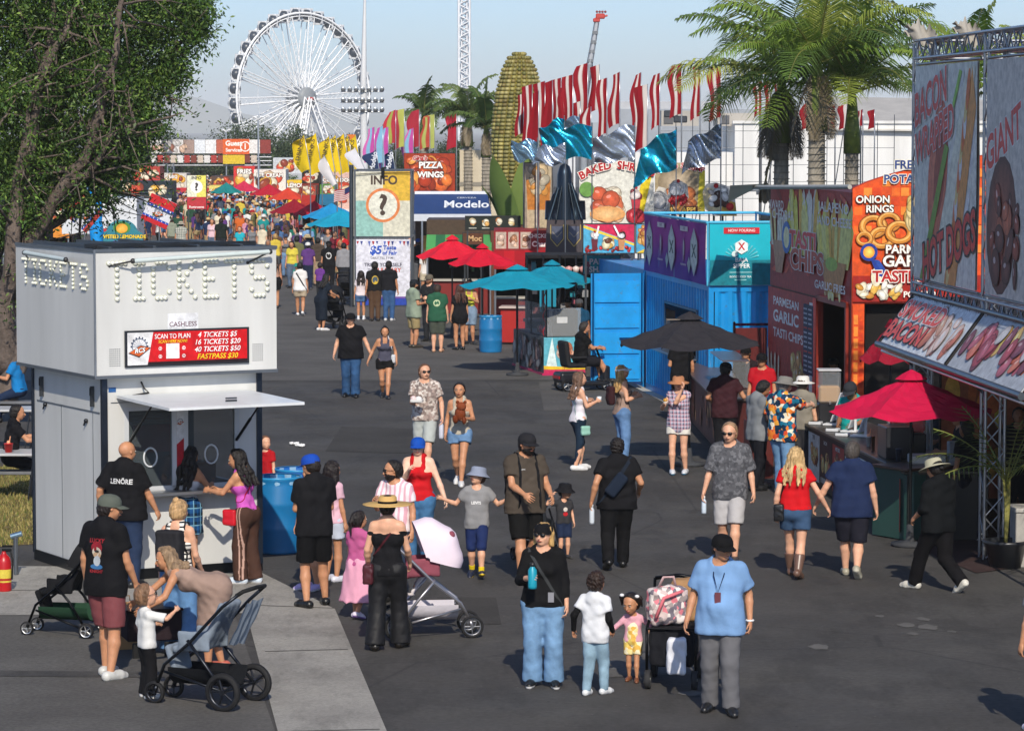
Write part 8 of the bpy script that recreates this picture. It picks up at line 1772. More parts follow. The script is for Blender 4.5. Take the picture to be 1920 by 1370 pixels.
J=person(894,1082,1.40,176,'boy in grey tee and grey bucket hat with both arms stretched out',hf=.158,tc='#8a8a8c',hem=-.05,bot='shorts',bc='#22305c',leg=1.02,hat='bucket',hatc='#8890a4',hair='short',hc='#5a4030',arms=((.205,.06,-.06),(.215,.04,-.07)),poles=((0,-.4,-1),(0,-.4,-1)),skin=LT,shoes='#22283c',sole='#e0c030',socks='#e0c420',head=(-34,12),feet=((.05,.10,.02,-14),(.05,-.08,.02,18)))
print_on(J,[tx("LEVI'S",.05,'#e8e8e8',bold=.05)],1,(0,.69));ph=J
J=person(984,1086,1.88,-158,'bearded man in olive brown tee and black cap pushing a stroller handle',g=1.18,belly=.02,tc='#4c443c',hem=-.04,bot='shorts',bc='#141414',leg=.95,hat='cap',hatc='#26262a',beard=True,shades=True,hair='short',hc='#15110f',arms=((.02,.17,-.22),(-.02,.2,-.2)),skin=TN,head=(14,-8),shoes='#3a3a3e',sole='#8a8a8a',feet=((.07,-.12,.03,20),(.07,.10)),loose=1.4)
backpack(J,'black backpack with wide straps on the man in the olive tee','#18181b','cloth',1.0)
print_on(J,[tx("NORTH",.02,'#d8d8d8'),],1,(-.045,.755))
J=person(1057,1046,1.00,-160,'small child in black bucket hat and dark printed tee behind the dark haired woman',hf=.19,tc='#3a3a3e',bot='shorts',bc='#24304c',leg=.9,hat='bucket',hatc='#1c1c20',hair='short',hc='#1a1412',arms=((.04,.04,-.27),(.08,.02,.1)),poles=(None,(1,0,-.5)),skin=LT,head=(30,-5),shoes='#3a3a3a')
print_on(J,[disc(.03,'#d8d0c8',0,.04),disc(.035,'#c02830',0,-.02,.8)],1,(0,.62))
J=person(1019,1286,1.68,178,'woman with black long top, light jeans and sunglasses holding a turquoise bottle',fem=True,g=1.18,top='long',sleeve=1.75,tc='#161618',hem=-.01,bc='#7397bc',bm='denim',flare=.7,hat='capback',hatc='#17171a',hair='bob',hc='#b8945c',arms=((.05,.04,-.30),(-.0,.17,-.12)),skin=LT,shades=True,shoes='#1a1a1a',sole='#cfcfcf',head=(-22,2),feet=((.065,.0),(.07,-.02)))
bottle(J,'R','turquoise metal bottle held by the woman in the black long top','#1494ac','#222',.25,.045,False)
g=strap_geo(J,J['tp'](.07*1.68,0,.29*1.68),J['tp'](-.1*1.68,0,.02),.03,'#3a3c3e',.006);att(J,'lanyard','dark strap with hanging badge across the woman in the black long top','lanyard',J['tp'](-.09,.15,.02),[('strap',g,'cloth'),('badge',MB().box(J['tp'](-.11,.15,.02),J['tp'](-.05,.165,.12),'#8a8a92'),'plastic')])
J=person(1116,1302,1.25,-28,'boy with curly dark hair, white tee, black arm sleeves and pale jeans',hf=.158,tc='#d8dade',hem=-.06,loose=1.5,bc='#8aa6b8',bm='denim',hair='thick',hc='#2c1c14',arms=((.1,.0,-.26),(.02,.09,-.26)),skin=TN,head=(-5,0),shoes='#d8dadc',sole='#e4e4e4',feet=((.05,-.06),(.05,.06)))
for i in(0,1):
 e_,w_,s2=J['el'][i],J['wr'][i],J['sh'][i];g=sdf(lambda F:(F.cone(s2+(e_-s2)*.5,e_,.036,.034),F.cone(e_,w_,.034,.026)),np.minimum(np.minimum(e_,w_),s2)-.08,np.maximum(np.maximum(e_,w_),s2)+.08,.01,'#141416');g.build('arm_sleeve','cloth',J['root'])
J=person(1187,1276,.93,168,'toddler girl with pigtails in yellow checked romper and pink sleeves',fem=True,hf=.215,top='long',sleeve=1.7,tc='#e0a8b8',bot='shorts',leg=.75,bc='#ffffff',bm='check_yellow',hair='pigtails',hc='#1c1412',arms=((.13,.08,-.12),(.14,.14,-.14)),skin=TN,head=(-18,-18),shoes='#7a4c34',feet=((.05,.05),(.05,-.04)),loose=1.3)
B_=J['B'];att(J,'hair_bows','white hair bows on the pigtails of the toddler girl','hair bow',J['hp'](0,0,.5),[('bow',MB().ell(J['hp'](-.42,.0,.42),(.025,.02,.018),8,'#e8e8ec'),'cloth'),('bow',MB().ell(J['hp'](.42,.0,.42),(.025,.02,.018),8,'#e8e8ec'),'cloth')])
F_=None;J['root']
g=sdf(lambda F:(F.cone(J['tp'](0,0,.0),J['tp'](0,0,.17*B_),.075,.07),F.fold(.003,.05,2)),J['tp'](-.2,-.2,-.1),J['tp'](.2,.2,.35),.012,'#ffffff');g.build('bib','check_yellow',J['root'])
J=person(1350,1334,1.76,168,'man in light blue tee, black cap and grey cargo trousers at the lower right',g=1.13,belly=.03,tc='#7a9fcc',hem=-.06,loose=1.3,bc='#66666a',flare=.35,hat='cap',hatc='#151517',hair='short',hc='#1c1614',shades=True,arms=((.06,-.02,-.29),(.08,.05,-.29)),skin=TN,head=(38,-10),shoes='#1c1c1e',feet=((.07,.06,0,0,18),(.065,-.06)),sleeve=.75)
att(J,'lanyard','dark cord lanyard with a pass on the light blue tee','lanyard',J['tp'](0,.2,.3),[('cord',MB().path([J['tp'](-.06,.0,.56),J['tp'](-.05,.13,.46),J['tp'](0.0,.185,.3),J['tp'](.05,.14,.46),J['tp'](.07,.0,.56)],.006,5,'#23304a'),'cloth'),('badge',MB().box(J['tp'](-.03,.185,.17),J['tp'](.03,.2,.3),'#6a3a44'),'plastic')])
for w3,l in((J['wr'][0],'white paper wristband on the man in the light blue tee'),):att(J,'wristband',l,'wristband',w3,[('band',MB().path([w3+np.array([math.cos(a)*.034,math.sin(a)*.034,.0])for a in np.linspace(0,6.2,12)],.011,5,'#e8e8e8',True),'plastic')])
J=person(1157,1066,1.72,4,'man in black tee and black trousers walking away with a sling bag',g=1.25,belly=.02,tc='#17171a',hem=-.04,bc='#151517',flare=.2,hair='buzz',hc='#1a1412',arms=((.09,-.02,-.28),(.07,.1,-.22)),skin=TN,shoes='#141414',feet=((.08,-.12,.03,20),(.055,.10)),head=(-6,-4))
s_=1.72;g1=strap_geo(J,J['tp'](.07*s_,0,.29*s_),J['tp'](-.09*s_,0,.06*s_),.045,'#1c2430',.007);g2=sdf(lambda F:F.box(J['tp'](-.03,-.19,.24),(.085,.035,.17),rotm((0,1,0),-38),.04,.02),J['tp'](-.35,-.35,-.02),J['tp'](.3,0,.5),.013,'#1c2636');att(J,'sling_bag','dark navy sling bag across the back of the man in black','bag',J['tp'](-.03,-.19,.1),[('strap',g1,'cloth'),('bag',g2,'cloth')])
bottle(J,'L','clear plastic bottle in the left hand of the man in black','#c8d0d8','#e8e8e8',.24,.033)
J=person(797,884,1.82,170,'man in pale floral shirt and pale shorts walking beside the woman with the plush toy',g=1.02,tc='#ffffff',tm='floral_grey',hem=-.02,loose=1.5,bot='shorts',leg=1.0,bc='#b0b6b4',hair='short',hc='#6a4a34',shades=True,arms=((.07,.04,-.29),(-.04,.18,-.14)),skin=LT,head=(28,2),shoes='#8a8a88',feet=walk())
holds(J,'R','food_tray','white food tray and napkins held by the man in the floral shirt','food tray',lambda g,p:(g.bbox(p+(-.1,-.07,0),p+(.1,.08,.05),.01,'#d8d8d6'),g.ell(p+(-.03,0,.06),(.06,.05,.04),8,'#e6e6e6'),g.ell(p+(.06,0,.06),(.05,.05,.05),8,'#e0c8c8')))
bottle(J,'L','white bottle hanging from the hand of the man in the floral shirt','#c8cad8','#8a7ab8',.3,.04)
J=person(862,908,1.66,174,'woman in cream top and denim shorts carrying a brown plush toy',fem=True,top='tank',tc='#b8b0a0',hem=-.06,bot='shorts',leg=.42,bc='#6485ab',bm='denim',hair='pony',hc='#1c1412',arms=((-.0,.16,-.14),(.05,.02,-.3)),skin=TN,head=(0,0),shoes='#d8d8d8',sole='#e8e8e8',feet=((.03,.13),(.03,-.13,.03,20)),loose=1.4)
holds(J,'L','plush_toy','brown teddy-like plush toy under the arm of the woman in cream','plush toy',lambda g,p:(g.ell(p+(.05,-.02,.08),(.09,.08,.12),12,'#7a3c22'),g.ell(p+(.03,0,.2),(.08,.07,.075),12,'#84442a'),g.ell(p+(-.03,0,.27),.028,8,'#7a3c22'),g.ell(p+(.09,0,.27),.028,8,'#7a3c22'),g.ell(p+(.12,.03,.0),(.05,.05,.07),8,'#70361e'),g.ell(p+(-.02,.03,-.02),(.04,.05,.06),8,'#70361e')),'cloth')
J=person(658,744,1.78,178,'man in black tee, dark cap and blue jeans walking hand in hand',g=1.27,belly=.03,tc='#16161a',hem=-.04,bc='#2f5078',bm='denim',flare=.4,hat='cap',hatc='#17171a',hair='short',hc='#17120f',arms=((.13,.03,-.28),(.09,.02,-.29)),skin=LT,shoes='#17171a',feet=((.06,.06),(.06,-.06)))
J=person(722,746,1.53,184,'woman in grey tank top and black shorts walking hand in hand',fem=True,g=1.1,top='tank',tc='#4a4a5a',hem=-.04,bot='shorts',leg=.4,bc='#141416',hair='bun',hc='#17120f',arms=((.07,.02,-.28),(.14,.0,-.27)),skin=TN,shoes='#222226',feet=((.03,.13),(.03,-.12,.03,20)),face_on=False)
crossbag(J,'white and navy shoulder bag on the woman in the grey tank top','#c8ccd2',-1,(.06,.03,.06),.1,'cloth',fromside=-1)
J=person(1084,880,1.64,-68,'woman in white peplum top and dark jeans eating, facing right',fem=True,top='tank',tc='#dcd8e0',hem=-.07,loose=2.0,bot='leggings',bc='#1c2c3e',bm='denim',hair='long',hc='#6a5040',arms=((.02,.14,-.12),(-.02,.18,-.11)),skin=LT,shoes='#dcdcdc',sole='#e8e8e8',head=(0,0),feet=((.05,.04),(.07,-.06)),lod=0)
crossbag(J,'mint green small bag hanging low from the woman in white','#8fc0b0',1,(.05,.025,.05),-.06,'plastic',front=.03)
holds(J,'R','paper_cup','clear plastic cup held by the woman in the white top','cup',lambda g,p:g.lathe([(0,-.04),(.03,-.04),(.04,.06),(.035,.06),(0,.05)],p,10,'#dfe4e8'))
J=person(1166,866,1.66,-72,'blonde woman in beige sleeveless top and blue jeans standing side on',fem=True,g=1.08,top='tank',tc='#9c8478',hem=-.07,loose=1.5,bc='#6284b0',bm='denim',flare=.3,hat='visor',hatc='#e0e0e4',hair='long',hc='#b08c58',arms=((.02,.15,-.12),(-.02,.15,-.13)),skin=LT,head=(-10,10),shoes='#7a5a48')
backpack(J,'small dark brown and red backpack on the blonde woman in beige','#3a2024','cloth',.75)
J=person(1272,888,1.62,160,'woman in straw-brown hat, plaid shirt and white shorts raising her hands to her face',fem=True,tc='#ffffff',tm='plaid_grey',top='tee',sleeve=.15,hem=-.08,loose=1.9,bot='shorts',leg=.48,bc='#d8d4cc',hat='sun',hatc='#b07a58',hair='long',hc='#17120f',arms=((-.02,.12,.06),(.02,.17,-.08)),poles=((.6,.3,-1),None),skin=LT,head=(15,-4),shoes='#d0d4da',sole='#3a6a8a',feet=((.07,-.02),(.05,.05,0,0,-20)),shades=False)
holds(J,'R','snack','small golden snack in the hand of the woman in the plaid shirt','snack',lambda g,p:(g.ell(p+(0,.02,.04),(.04,.03,.035),8,'#c89030'),g.lathe([(0,-.03),(.03,-.03),(.045,.03),(0,.03)],p,10,'#d8d4cc')))
J=person(1368,1052,1.86,168,'man in dark patterned short-sleeve shirt and pale shorts carrying a water bottle',g=1.05,tc='#ffffff',tm='floral_dark',hem=-.05,loose=1.7,bot='shorts',leg=1.0,bc='#b4b2b4',hair='short',hc='#9a7c60',shades=True,arms=((.07,.02,-.30),(.08,.04,-.30)),skin=LT,head=(-8,-6),shoes='#3a3a3c',feet=walk(.1),sleeve=.95)
bottle(J,'R','small clear water bottle held by the man in the dark patterned shirt','#c4d2e0','#e8e8e8',.22,.032)
J=person(1490,1082,1.68,-12,'blonde woman in red tee, denim shorts and cowboy boots walking away',fem=True,g=1.05,tc='#c41820',top='tee',sleeve=.5,hem=.03,bot='shorts',leg=.55,bc='#38506e',bm='denim',hair='wavy',hc='#c0a070',arms=((.06,-.02,-.3),(.15,.04,-.26)),skin=LT,shoes='#6a5044',socks='boot',feet=((.045,.12),(.04,-.14,.02,15)),head=(10,0))
crossbag(J,'shiny black handbag on the left side of the woman in the red tee','#1a1a1c',-1,(.08,.04,.065),.06,'plastic',fromside=-1,front=-.02)
J=person(1596,1082,1.76,-8,'man in navy tee and dark shorts walking hand in hand with the woman in red',g=1.24,belly=.02,tc='#202c4c',hem=-.05,loose=1.5,bot='shorts',leg=1.0,bc='#22222c',hair='short',hc='#4a4440',arms=((.15,.03,-.27),(.07,.02,-.3)),skin=LT,shoes='#a09a88',sole='#c8c4b4',feet=((.045,.12),(.045,-.14,.04,32)),head=(0,2))
J=person(1758,1108,1.72,36,'person in black long top, black trousers and pale bucket hat striding left',g=1.15,top='long',sleeve=1.4,tc='#111315',hem=-.03,loose=1.7,bc='#131214',flare=.3,hat='sun',hatc='#b0ac94',hair='lowbun',hc='#17120f',arms=((.0,.14,-.24),(.02,.14,-.25)),skin=TN,shoes='#c8c4b8',sole='#e0ddd0',feet=((.04,.2),(.05,-.2,.04,30)),head=(0,-20))
J=person(1358,872,1.74,-12,'man in maroon tee and black cap seen from behind at the fries counter',g=1.12,tc='#3c2026',hem=-.04,bot='pants',bc='#1c1c20',hat='cap',hatc='#16161a',hair='short',hc='#17120f',arms=((.04,.12,-.2),(.06,.16,-.14)),skin=TN,head=(-10,-12),face_on=False,shoes='#17171a')
J=person(1420,918,1.76,-62,'dark haired man in grey tee and dark trousers looking down at the counter',g=1.1,tc='#7c8084',hem=-.05,loose=1.5,bc='#17181e',hair='short',hc='#15100e',arms=((-.02,.16,-.2),(.0,.17,-.2)),skin=BR,head=(0,-30),shoes='#1c1c1e',feet=((.05,.06),(.07,-.08)))
J=person(1466,926,1.84,-42,'man in colourful patterned shirt and grey sun hat paying at the counter',g=1.15,tc='#ffffff',tm='aloha',hem=-.05,loose=1.5,bc='#6a8fb4',bm='denim',hat='sun',hatc='#7c7a76',hair='short',hc='#8a8480',arms=((-.0,.15,-.16),(-.02,.30,-.06)),skin=LT,head=(-10,-10),shoes='#5a5a5a',sleeve=.85,feet=((.06,.04),(.08,-.05)))
J=person(1503,905,1.72,-30,'person in white sun hat just behind the man in the patterned shirt',tc='#8a8478',hat='sun',hatc='#d8d6d0',bc='#3a3a3e',face_on=False,hair='short',hc='#5a4a40',skin=LT,lod=1)
J=person(1600,912,1.74,150,'vendor in teal shirt and dark cap behind the dark counter',tc='#1f9c98',bc='#222226',hat='cap',hatc='#33353a',hair='short',hc='#17120f',head=(0,-28),arms=((-.02,.16,-.2),(-.02,.16,-.2)),skin=BR,pos=Px(1598,50.2),lod=0,face_on=False)
J=person(H=1.66,face=120,label='vendor in black vest standing behind the tablets under the red umbrella',tc='#26262a',top='long',sleeve=1.8,bc='#1a1a1e',pos=cw(4.0,-1.45),hair='short',hc='#17120f',arms=((.0,.16,-.2),(-.02,.16,-.2)),skin=BR,lod=0,face_on=False)
J=person(H=1.7,face=95,label='person in dark clothes and cap working in the shade right of the red umbrella',tc='#2a2a34',bc='#17171a',pos=Px(1800,45.6),hat='cap',hatc='#17171a',hair='long',hc='#17120f',arms=((.0,.2,-.16),(-.02,.16,-.2)),skin=TN,lod=0,face_on=False)
J=person(H=1.68,face=40,label='person in dark clothes and black and white sneakers behind the counter end',tc='#17171c',bc='#1c1c26',pos=P(1812,1012),hair='short',hc='#17120f',skin=BR,shoes='#17171a',sole='#e0e0e0',lod=0,face_on=False,feet=((.05,.12),(.05,-.1)))
J=person(H=1.7,face=170,label='dark silhouetted person at the right picture edge in the shade',tc='#17171c',bc='#15151a',pos=P(1908,985),hair='short',hc='#17120f',skin=BR,lod=1,face_on=False)
J=person(H=1.72,face=165,label='worker in red tee and cap behind the glass display of the fries stand',tc='#b81c28',bc='#222',pos=Px(1428,56.5),hat='cap',hatc='#17171a',hair='lowbun',hc='#17120f',skin=TN,lod=1,face_on=False)
J=person(H=1.7,face=160,label='worker with black cap behind the display, farther left at the fries stand',tc='#2a2024',bc='#222',pos=Px(1398,58.5),hat='cap',hatc='#141416',hair='short',hc='#17120f',skin=TN,lod=1,face_on=False)
J=person(H=1.72,face=20,label='person in black standing under the black umbrella, head hidden',tc='#17171a',bot='shorts',bc='#17171a',leg=1.1,pos=P(1276,792),hair='short',hc='#17120f',skin=TN,lod=0,face_on=False,arms=((-.02,.15,-.15),HA),hem=-.03,loose=1.5)
J=person(H=1.7,face=10,label='person in blue tee working behind the ice cream stand counter',tc='#1c4a6a',bc='#222',pos=Px(1086,74.6),hat='cap',hatc='#4a4c50',skin=BR,lod=1,face_on=False)
J=person(H=1.66,face=150,label='worker in white and black behind the ice cream counter under the teal umbrella',tc='#c8c8cc',bc='#222',pos=Px(1066,76),hat='cap',hatc='#17171a',skin=TN,lod=1,face_on=False)
J=person(H=1.6,face=200,label='person half visible in the shade inside the fries stand opening',tc='#2a2a2c',bc='#222',pos=Px(1560,57),hat='cap',hatc='#1a1a1c',skin=BR,lod=1,face_on=False)
def scooter():
 p=P(1092,732);root=empty('mobility_scooter',p,math.radians(-70),'dark mobility scooter carrying a man beside the ice cream stand','mobility scooter')
 for x in(-.22,.22):wheelobj(root,(x,-.42,.15),.15,.08,rimc='#b8babc');wheelobj(root,(x*.8,.5,.13),.13,.07,rimc='#b8babc')
 g=sdf(lambda F:(F.box((0,-.3,.3),(.26,.3,.12),None,.06,.03),F.box((0,.15,.16),(.22,.4,.04),None,.03,.04),F.box((0,.52,.34),(.16,.08,.2),None,.05,.04)),(-.45,-.75,0),(.45,.8,.7),.02,'#1a1c22');g.build('body','plastic',root)
 g=sdf(lambda F:(F.box((0,-.2,.56),(.24,.22,.05),None,.04,.03),F.box((0,-.42,.82),(.23,.06,.28),rotm((1,0,0),-8),.05,.03),F.cone((-.27,-.35,.74),(-.27,-.02,.74),.03),F.cone((.27,-.35,.74),(.27,-.02,.74),.03)),(-.4,-.65,.4),(.4,.15,1.2),.018,'#17181c');g.build('seat','rubber',root)
 g=MB().col('#222428');g.tube((0,.5,.45),(0,.32,.92),.025);g.path([(-.24,.22,.92),(-.1,.32,.94),(.1,.32,.94),(.24,.22,.92)],.018,6);g.build('tiller','metal',root);g=MB().col('#a81c24');g.box((-.2,-.62,.28),(.2,-.6,.34));g.build('tail_light','plastic',root)
 return root
sc_=scooter()
J=person(H=1.74,face=-70,label='man in black tee riding the mobility scooter',g=1.15,tc='#141416',bot='shorts',leg=.95,bc='#1c1c22',pos=tuple(P(1088,732)),seat=.66,feet=((.07,.30,.1),(.07,.34,.1)),lean=4,arms=((-.02,.24,-.14),(-.02,.24,-.14)),hair='short',hc='#2a2420',skin=TN,face_on=False,shoes='#1c1c20',head=(0,-10))
def far_person(u,v,H,face,label,lod=1,**k):
 k.setdefault('face_on',False);return person(u,v,H,face,label,lod=lod,**k)
for a in[(775,652,1.76,-60,'man in sage green shirt and khaki shorts standing with the group by the blue barrel',dict(g=1.2,belly=.03,tc='#8c9a88',hem=-.06,loose=1.6,bot='shorts',leg=.95,bc='#9a8a64',hat='cap',hatc='#22262c',shoes='#3a342c',arms=(HA,(-.02,.15,-.15)),beard=True,hc='#1c1512')),(806,640,1.78,150,'man with reddish beard in dark tee facing the group',dict(g=1.15,tc='#26282a',bc='#2a2c30',hat='cap',hatc='#6a6458',beard=True,hc='#7a5238',skin=LT,arms=((-.02,.18,-.15),(-.02,.15,-.15)),hair='short')),(820,660,1.72,-4,'man in green tee with round back print and patterned shorts',dict(g=1.2,tc='#2c5a44',hem=-.05,loose=1.5,bot='shorts',leg=1.0,bc='#4a5048',hair='short',hc='#3a2a20',skin=LT,shoes='#c89a7c',fn=lambda J:print_on(J,[disc(.09,'#b8c8a0'),disc(.06,'#3a6a50')],1,(0,.73),True))),(862,656,1.66,20,'long haired woman in black tee and black skirt in the group',dict(fem=True,tc='#1c1c20',hem=-.05,bot='skirt',leg=.4,bc='#17171a',hair='long',hc='#4a2c20',shoes='#1c1c1e',g=1.05)),(881,645,1.68,160,'woman in yellow crop top at the back of the group',dict(fem=True,top='tank',tc='#c8c84a',hem=.03,bc='#7a90a8',bm='denim',bot='shorts',leg=.9,hair='bun',hc='#17120f',arms=((.0,.15,-.1),HA))),(563,592,1.62,2,'woman in white tee and beige shorts with a diagonal strap walking away',dict(fem=True,g=1.1,tc='#e0dedc',hem=-.03,bot='shorts',leg=.6,bc='#b8a890',hair='bun',hc='#17120f',shoes='#e0e0e0',feet=walk(.1),strap=1)),(515,578,1.62,10,'woman in tan top and black skirt walking at the right corner of the booth',dict(fem=True,g=1.2,top='tank',tc='#b08a78',bot='skirt',leg=.6,bc='#17171a',hair='long',hc='#2a1a14',shoes='#17171a')),(602,620,1.62,-50,'woman in long navy dress leaning over a stroller',dict(fem=True,top='dress',bot=None,leg=1.35,tc='#1c2430',hair='long',hc='#17120f',lean=18,arms=((.0,.2,-.2),(.0,.2,-.2)),shoes='#d8d8d8')),(677,600,1.45,0,'girl with dark hair, white top and denim shorts before the INFO tower',dict(fem=True,hf=.145,tc='#d8ccd0',bot='shorts',leg=.55,bc='#4a6a94',bm='denim',hair='long',hc='#1c1210',shoes='#e0e0e4',socks='#e0e0e4')),(703,602,1.74,6,'man in black tee with yellow back print and brown trousers',dict(g=1.1,tc='#1a1a1c',bc='#5a4434',hair='lowbun',hc='#17120f',shoes='#2a2420',fn=lambda J:print_on(J,[disc(.1,'#c8a838',0,0,1.3),disc(.08,'#4a5a6a',0,0,1.2)],1,(0,.7),True))),(729,602,1.76,-10,'man in plain black tee and blue jeans beside the taste of fair poster',dict(g=1.08,tc='#1c1c20',bc='#3a5a84',bm='denim',hair='short',hc='#17120f',shoes='#c8c8c8')),(732,566,1.72,150,'man in black cap and black tee standing right in front of the poster',dict(tc='#1c1d20',bc='#26282c',hat='cap',hatc='#141416',skin=LT,arms=((-.02,.15,-.15),(-.02,.15,-.15)))),(798,560,1.62,20,'woman in white tee and cream shorts near the red umbrellas',dict(fem=True,tc='#e0dcd8',bot='shorts',leg=.6,bc='#c8bca4',hair='long',hc='#6a4a34')),(793,540,1.7,120,'person in light blue cap beside the handrail left of the red umbrella',dict(tc='#b0b8c0',bc='#4a4c50',hat='cap',hatc='#2a8ab0')),(617,548,1.76,0,'man in black tee with white shield print walking down the street',dict(g=1.15,tc='#17171a',bc='#1c1c20',hat='cap',hatc='#17171a',fn=lambda J:print_on(J,[disc(.1,'#c8c8c8',0,0,1.2),disc(.07,'#222222',0,0,1.2)],1,(0,.72),True))),(645,548,1.7,10,'person in light grey hoodie beside the pole left of the INFO tower',dict(g=1.2,top='long',sleeve=1.9,tc='#8c8c90',bc='#2a2c30',hair='short',hc='#17120f')),(596,536,1.72,0,'man in brown tee and khaki trousers in the street behind',dict(g=1.1,tc='#4a4038',bc='#a8977c',hair='short',hc='#17120f')),(577,528,1.74,5,'person in navy tee and sun hat with khaki shorts',dict(tc='#22283a',bot='shorts',leg=.9,bc='#9a8a6c',hat='sun',hatc='#b8a888')),(548,540,1.66,170,'woman in yellow tee facing the camera behind the white tee woman',dict(fem=True,tc='#d0c04a',bc='#5a6a80',bm='denim',hair='long',hc='#2a1c16',head=(0,-20))),(536,520,1.64,190,'woman in grey tank top and jeans wearing sunglasses and cap',dict(fem=True,top='tank',tc='#6a6c72',bc='#6a88ac',bm='denim',hat='cap',hatc='#3a4a6a',shades=True)),(521,506,1.78,0,'man in blue sleeveless tee and dark shorts behind the booth corner',dict(g=1.15,tc='#4a6a94',sleeve=.1,bot='shorts',leg=.9,bc='#22242a',hair='short',hc='#2a201a')),(642,520,1.7,160,'person in red tee near the pole left of the INFO tower',dict(tc='#c02028',bc='#22242a',hat='cap',hatc='#22242a')),(628,512,1.62,180,'woman with dark red top left of the blue umbrellas',dict(fem=True,tc='#6a2430',bc='#22242a',hair='long',hc='#17120f')),(612,505,1.66,185,'woman in white and grey top below the blue umbrellas',dict(fem=True,tc='#c8c8cc',bc='#2a2c30',hair='long',hc='#2a1a14')),(578,500,1.7,0,'man in light blue tee and straw hat in the street',dict(tc='#7aa0cc',bc='#5a5c60',hat='sun',hatc='#d0b078')),(546,494,1.6,10,'person with green backpack and teal top in the street',dict(tc='#1c6a5c',bc='#22242a',hair='short',hc='#17120f')),(586,480,1.7,170,'person in dark green apron by the yellow stall',dict(tc='#2a4a34',bc='#2a2c30',hat='cap',hatc='#22242a')),(605,474,1.66,20,'person in yellow tee beneath the far red umbrella',dict(tc='#c8a030',bc='#2a2c30')),(600,560,1.2,0,'child in purple top walking behind the grey hoodie',dict(hf=.16,tc='#6a3a8a',bc='#2a2c30')),(557,556,1.12,175,'small child in green hat in the street centre',dict(hf=.17,tc='#2a8a7c',bc='#2a3a4a',hat='bucket',hatc='#2a8a7c')),(38,792,1.72,80,'person in bright blue tee sitting under the tree at the left',dict(tc='#1c78b8',bc='#22304a',seat=.62,feet=((.06,.25),(.06,.28)),lean=10,hat='cap',hatc='#17171a',arms=((.0,.2,-.12),(.0,.2,-.14)),lod=0)),(18,930,1.74,-75,'seated person in black with white shoes at the picnic table on the left edge',dict(tc='#16161a',bc='#1a1c22',seat=.6,feet=((.06,.3),(.06,.34)),lean=10,arms=((.0,.25,-.1),(.0,.25,-.12)),shoes='#d8d8d8',sole='#e8e8e8',hair='short',hc='#17120f',lod=0)),(212,470,1.7,170,'person in yellow vest behind the booth roof at the far left',dict(tc='#c8c83a',bc='#2a2c30',hat='sun',hatc='#c8a878')),(340,492,1.72,0,'person in checked shirt and dark shorts above the booth roof',dict(g=1.1,tc='#ffffff',tm='plaid_pale',bot='shorts',leg=.9,bc='#22283a',hat='sun',hatc='#a8a090')),(322,480,1.68,5,'person in grey-green shirt in the crowd behind the booth roof',dict(tc='#8a9080',bc='#5a5648',hat='cap',hatc='#4a4c44')),(415,485,1.74,0,'large person in black tee behind the middle of the booth roof',dict(g=1.25,tc='#1c2420',bc='#2a2c30')),(450,492,1.5,175,'child in turquoise tee behind the booth roof',dict(hf=.15,tc='#28a8b8',bc='#2a3a4a')),(398,480,1.62,180,'woman in pale pink top behind the booth roof',dict(fem=True,tc='#d8b8c0',bc='#5a6a80',hair='long',hc='#2a1a14')),(1912,1352,1.7,20,'person mostly outside the right edge, only one pale shoe in the picture',dict(tc='#8a8a90',bc='#5a6a88',bm='denim',shoes='#c8c4d8',sole='#e8e8ee',lod=0))]:
 k=dict(a[5]);fn=k.pop('fn',None);st=k.pop('strap',None);J=far_person(*a[:5],**k)if a[0]<1900 else person(pos=tuple(P(1962,1372)),H=1.7,face=20,label=a[4],**k)
 if fn:fn(J)
 if st:att(J,'strap','thin dark strap across the back of the woman in the white tee','bag strap',J['tp'](0,-.1,.2),[('strap',strap_geo(J,J['tp'](-.1,0,.45),J['tp'](.14,0,.05),.04,'#2a2c34'),'cloth')])
for u,v,l in((38,792,'plain bench under the person in bright blue'),(18,932,'bench under the seated person in black')):
 boxthing('bench',l,'bench',P(u,v)-(0,.1,0),0,[('seat',(-.6,-.2,.38),(.45,.2,.43),'#6a6c70','wood'),('leg',(-.5,-.15,0),(-.45,.15,.38),'#3a3c40','metal'),('leg',(.35,-.15,0),(.4,.15,.38),'#3a3c40','metal')])
stroller('large dark grey stroller with reclined pale seat in the lower left foreground',P(385,1318),66,'#33363c','#7c8794',None,1.12,'#16181c',(.17,.1),'#3a3c42',up=1.0)
_p=P(392,1312);_r=math.radians(62)
g=MB().col('#8a96a4');g.sheet(lambda s,t_:(.17*(2*s-1),-.36-.22*t_+.02*math.sin(s*20),.62+.45*t_+.015*math.sin(s*13+t_*9)),10,10);g.build('folded_canopy','canvas',bpy.data.objects['stroller'])
stroller('compact black stroller with green bag in its basket beside the ticket booth',P(125,1188),78,'#1a1b1e','#17181b','#17181b',.98,'#24402f',(.09,.08),'#d8d8d8',up=1.12,canopy_open=.6)
stroller('pale pink and white stroller with sun canopy and dusty rose seat',P(804,1192),-82,'#b8b6ba','#8a4a58','#e8d8e4',1.12,'#c8c4cc',(.145,.115),'#8a8c92','#2a2a2c',rev=True,lift=.14)
on_stroller_baby(P(796,1190)+(0,0,0),-82,'baby in white lying in the pale pink stroller','#dcd8dc')
bpy_k=stroller('small grey-hooded stroller in front of the man in the olive tee',P(1010,1052),200,'#2a2c30','#22252a','#8a8e98',.85,'#1c1d20',(.1,.09),'#5a5c60')
stroller('dark loaded stroller leading the couple near the upper street',P(628,616),-15,'#1c1d22','#1e2026','#1c1e24',1.05,'#17181c',(.14,.1),'#5a5c60')
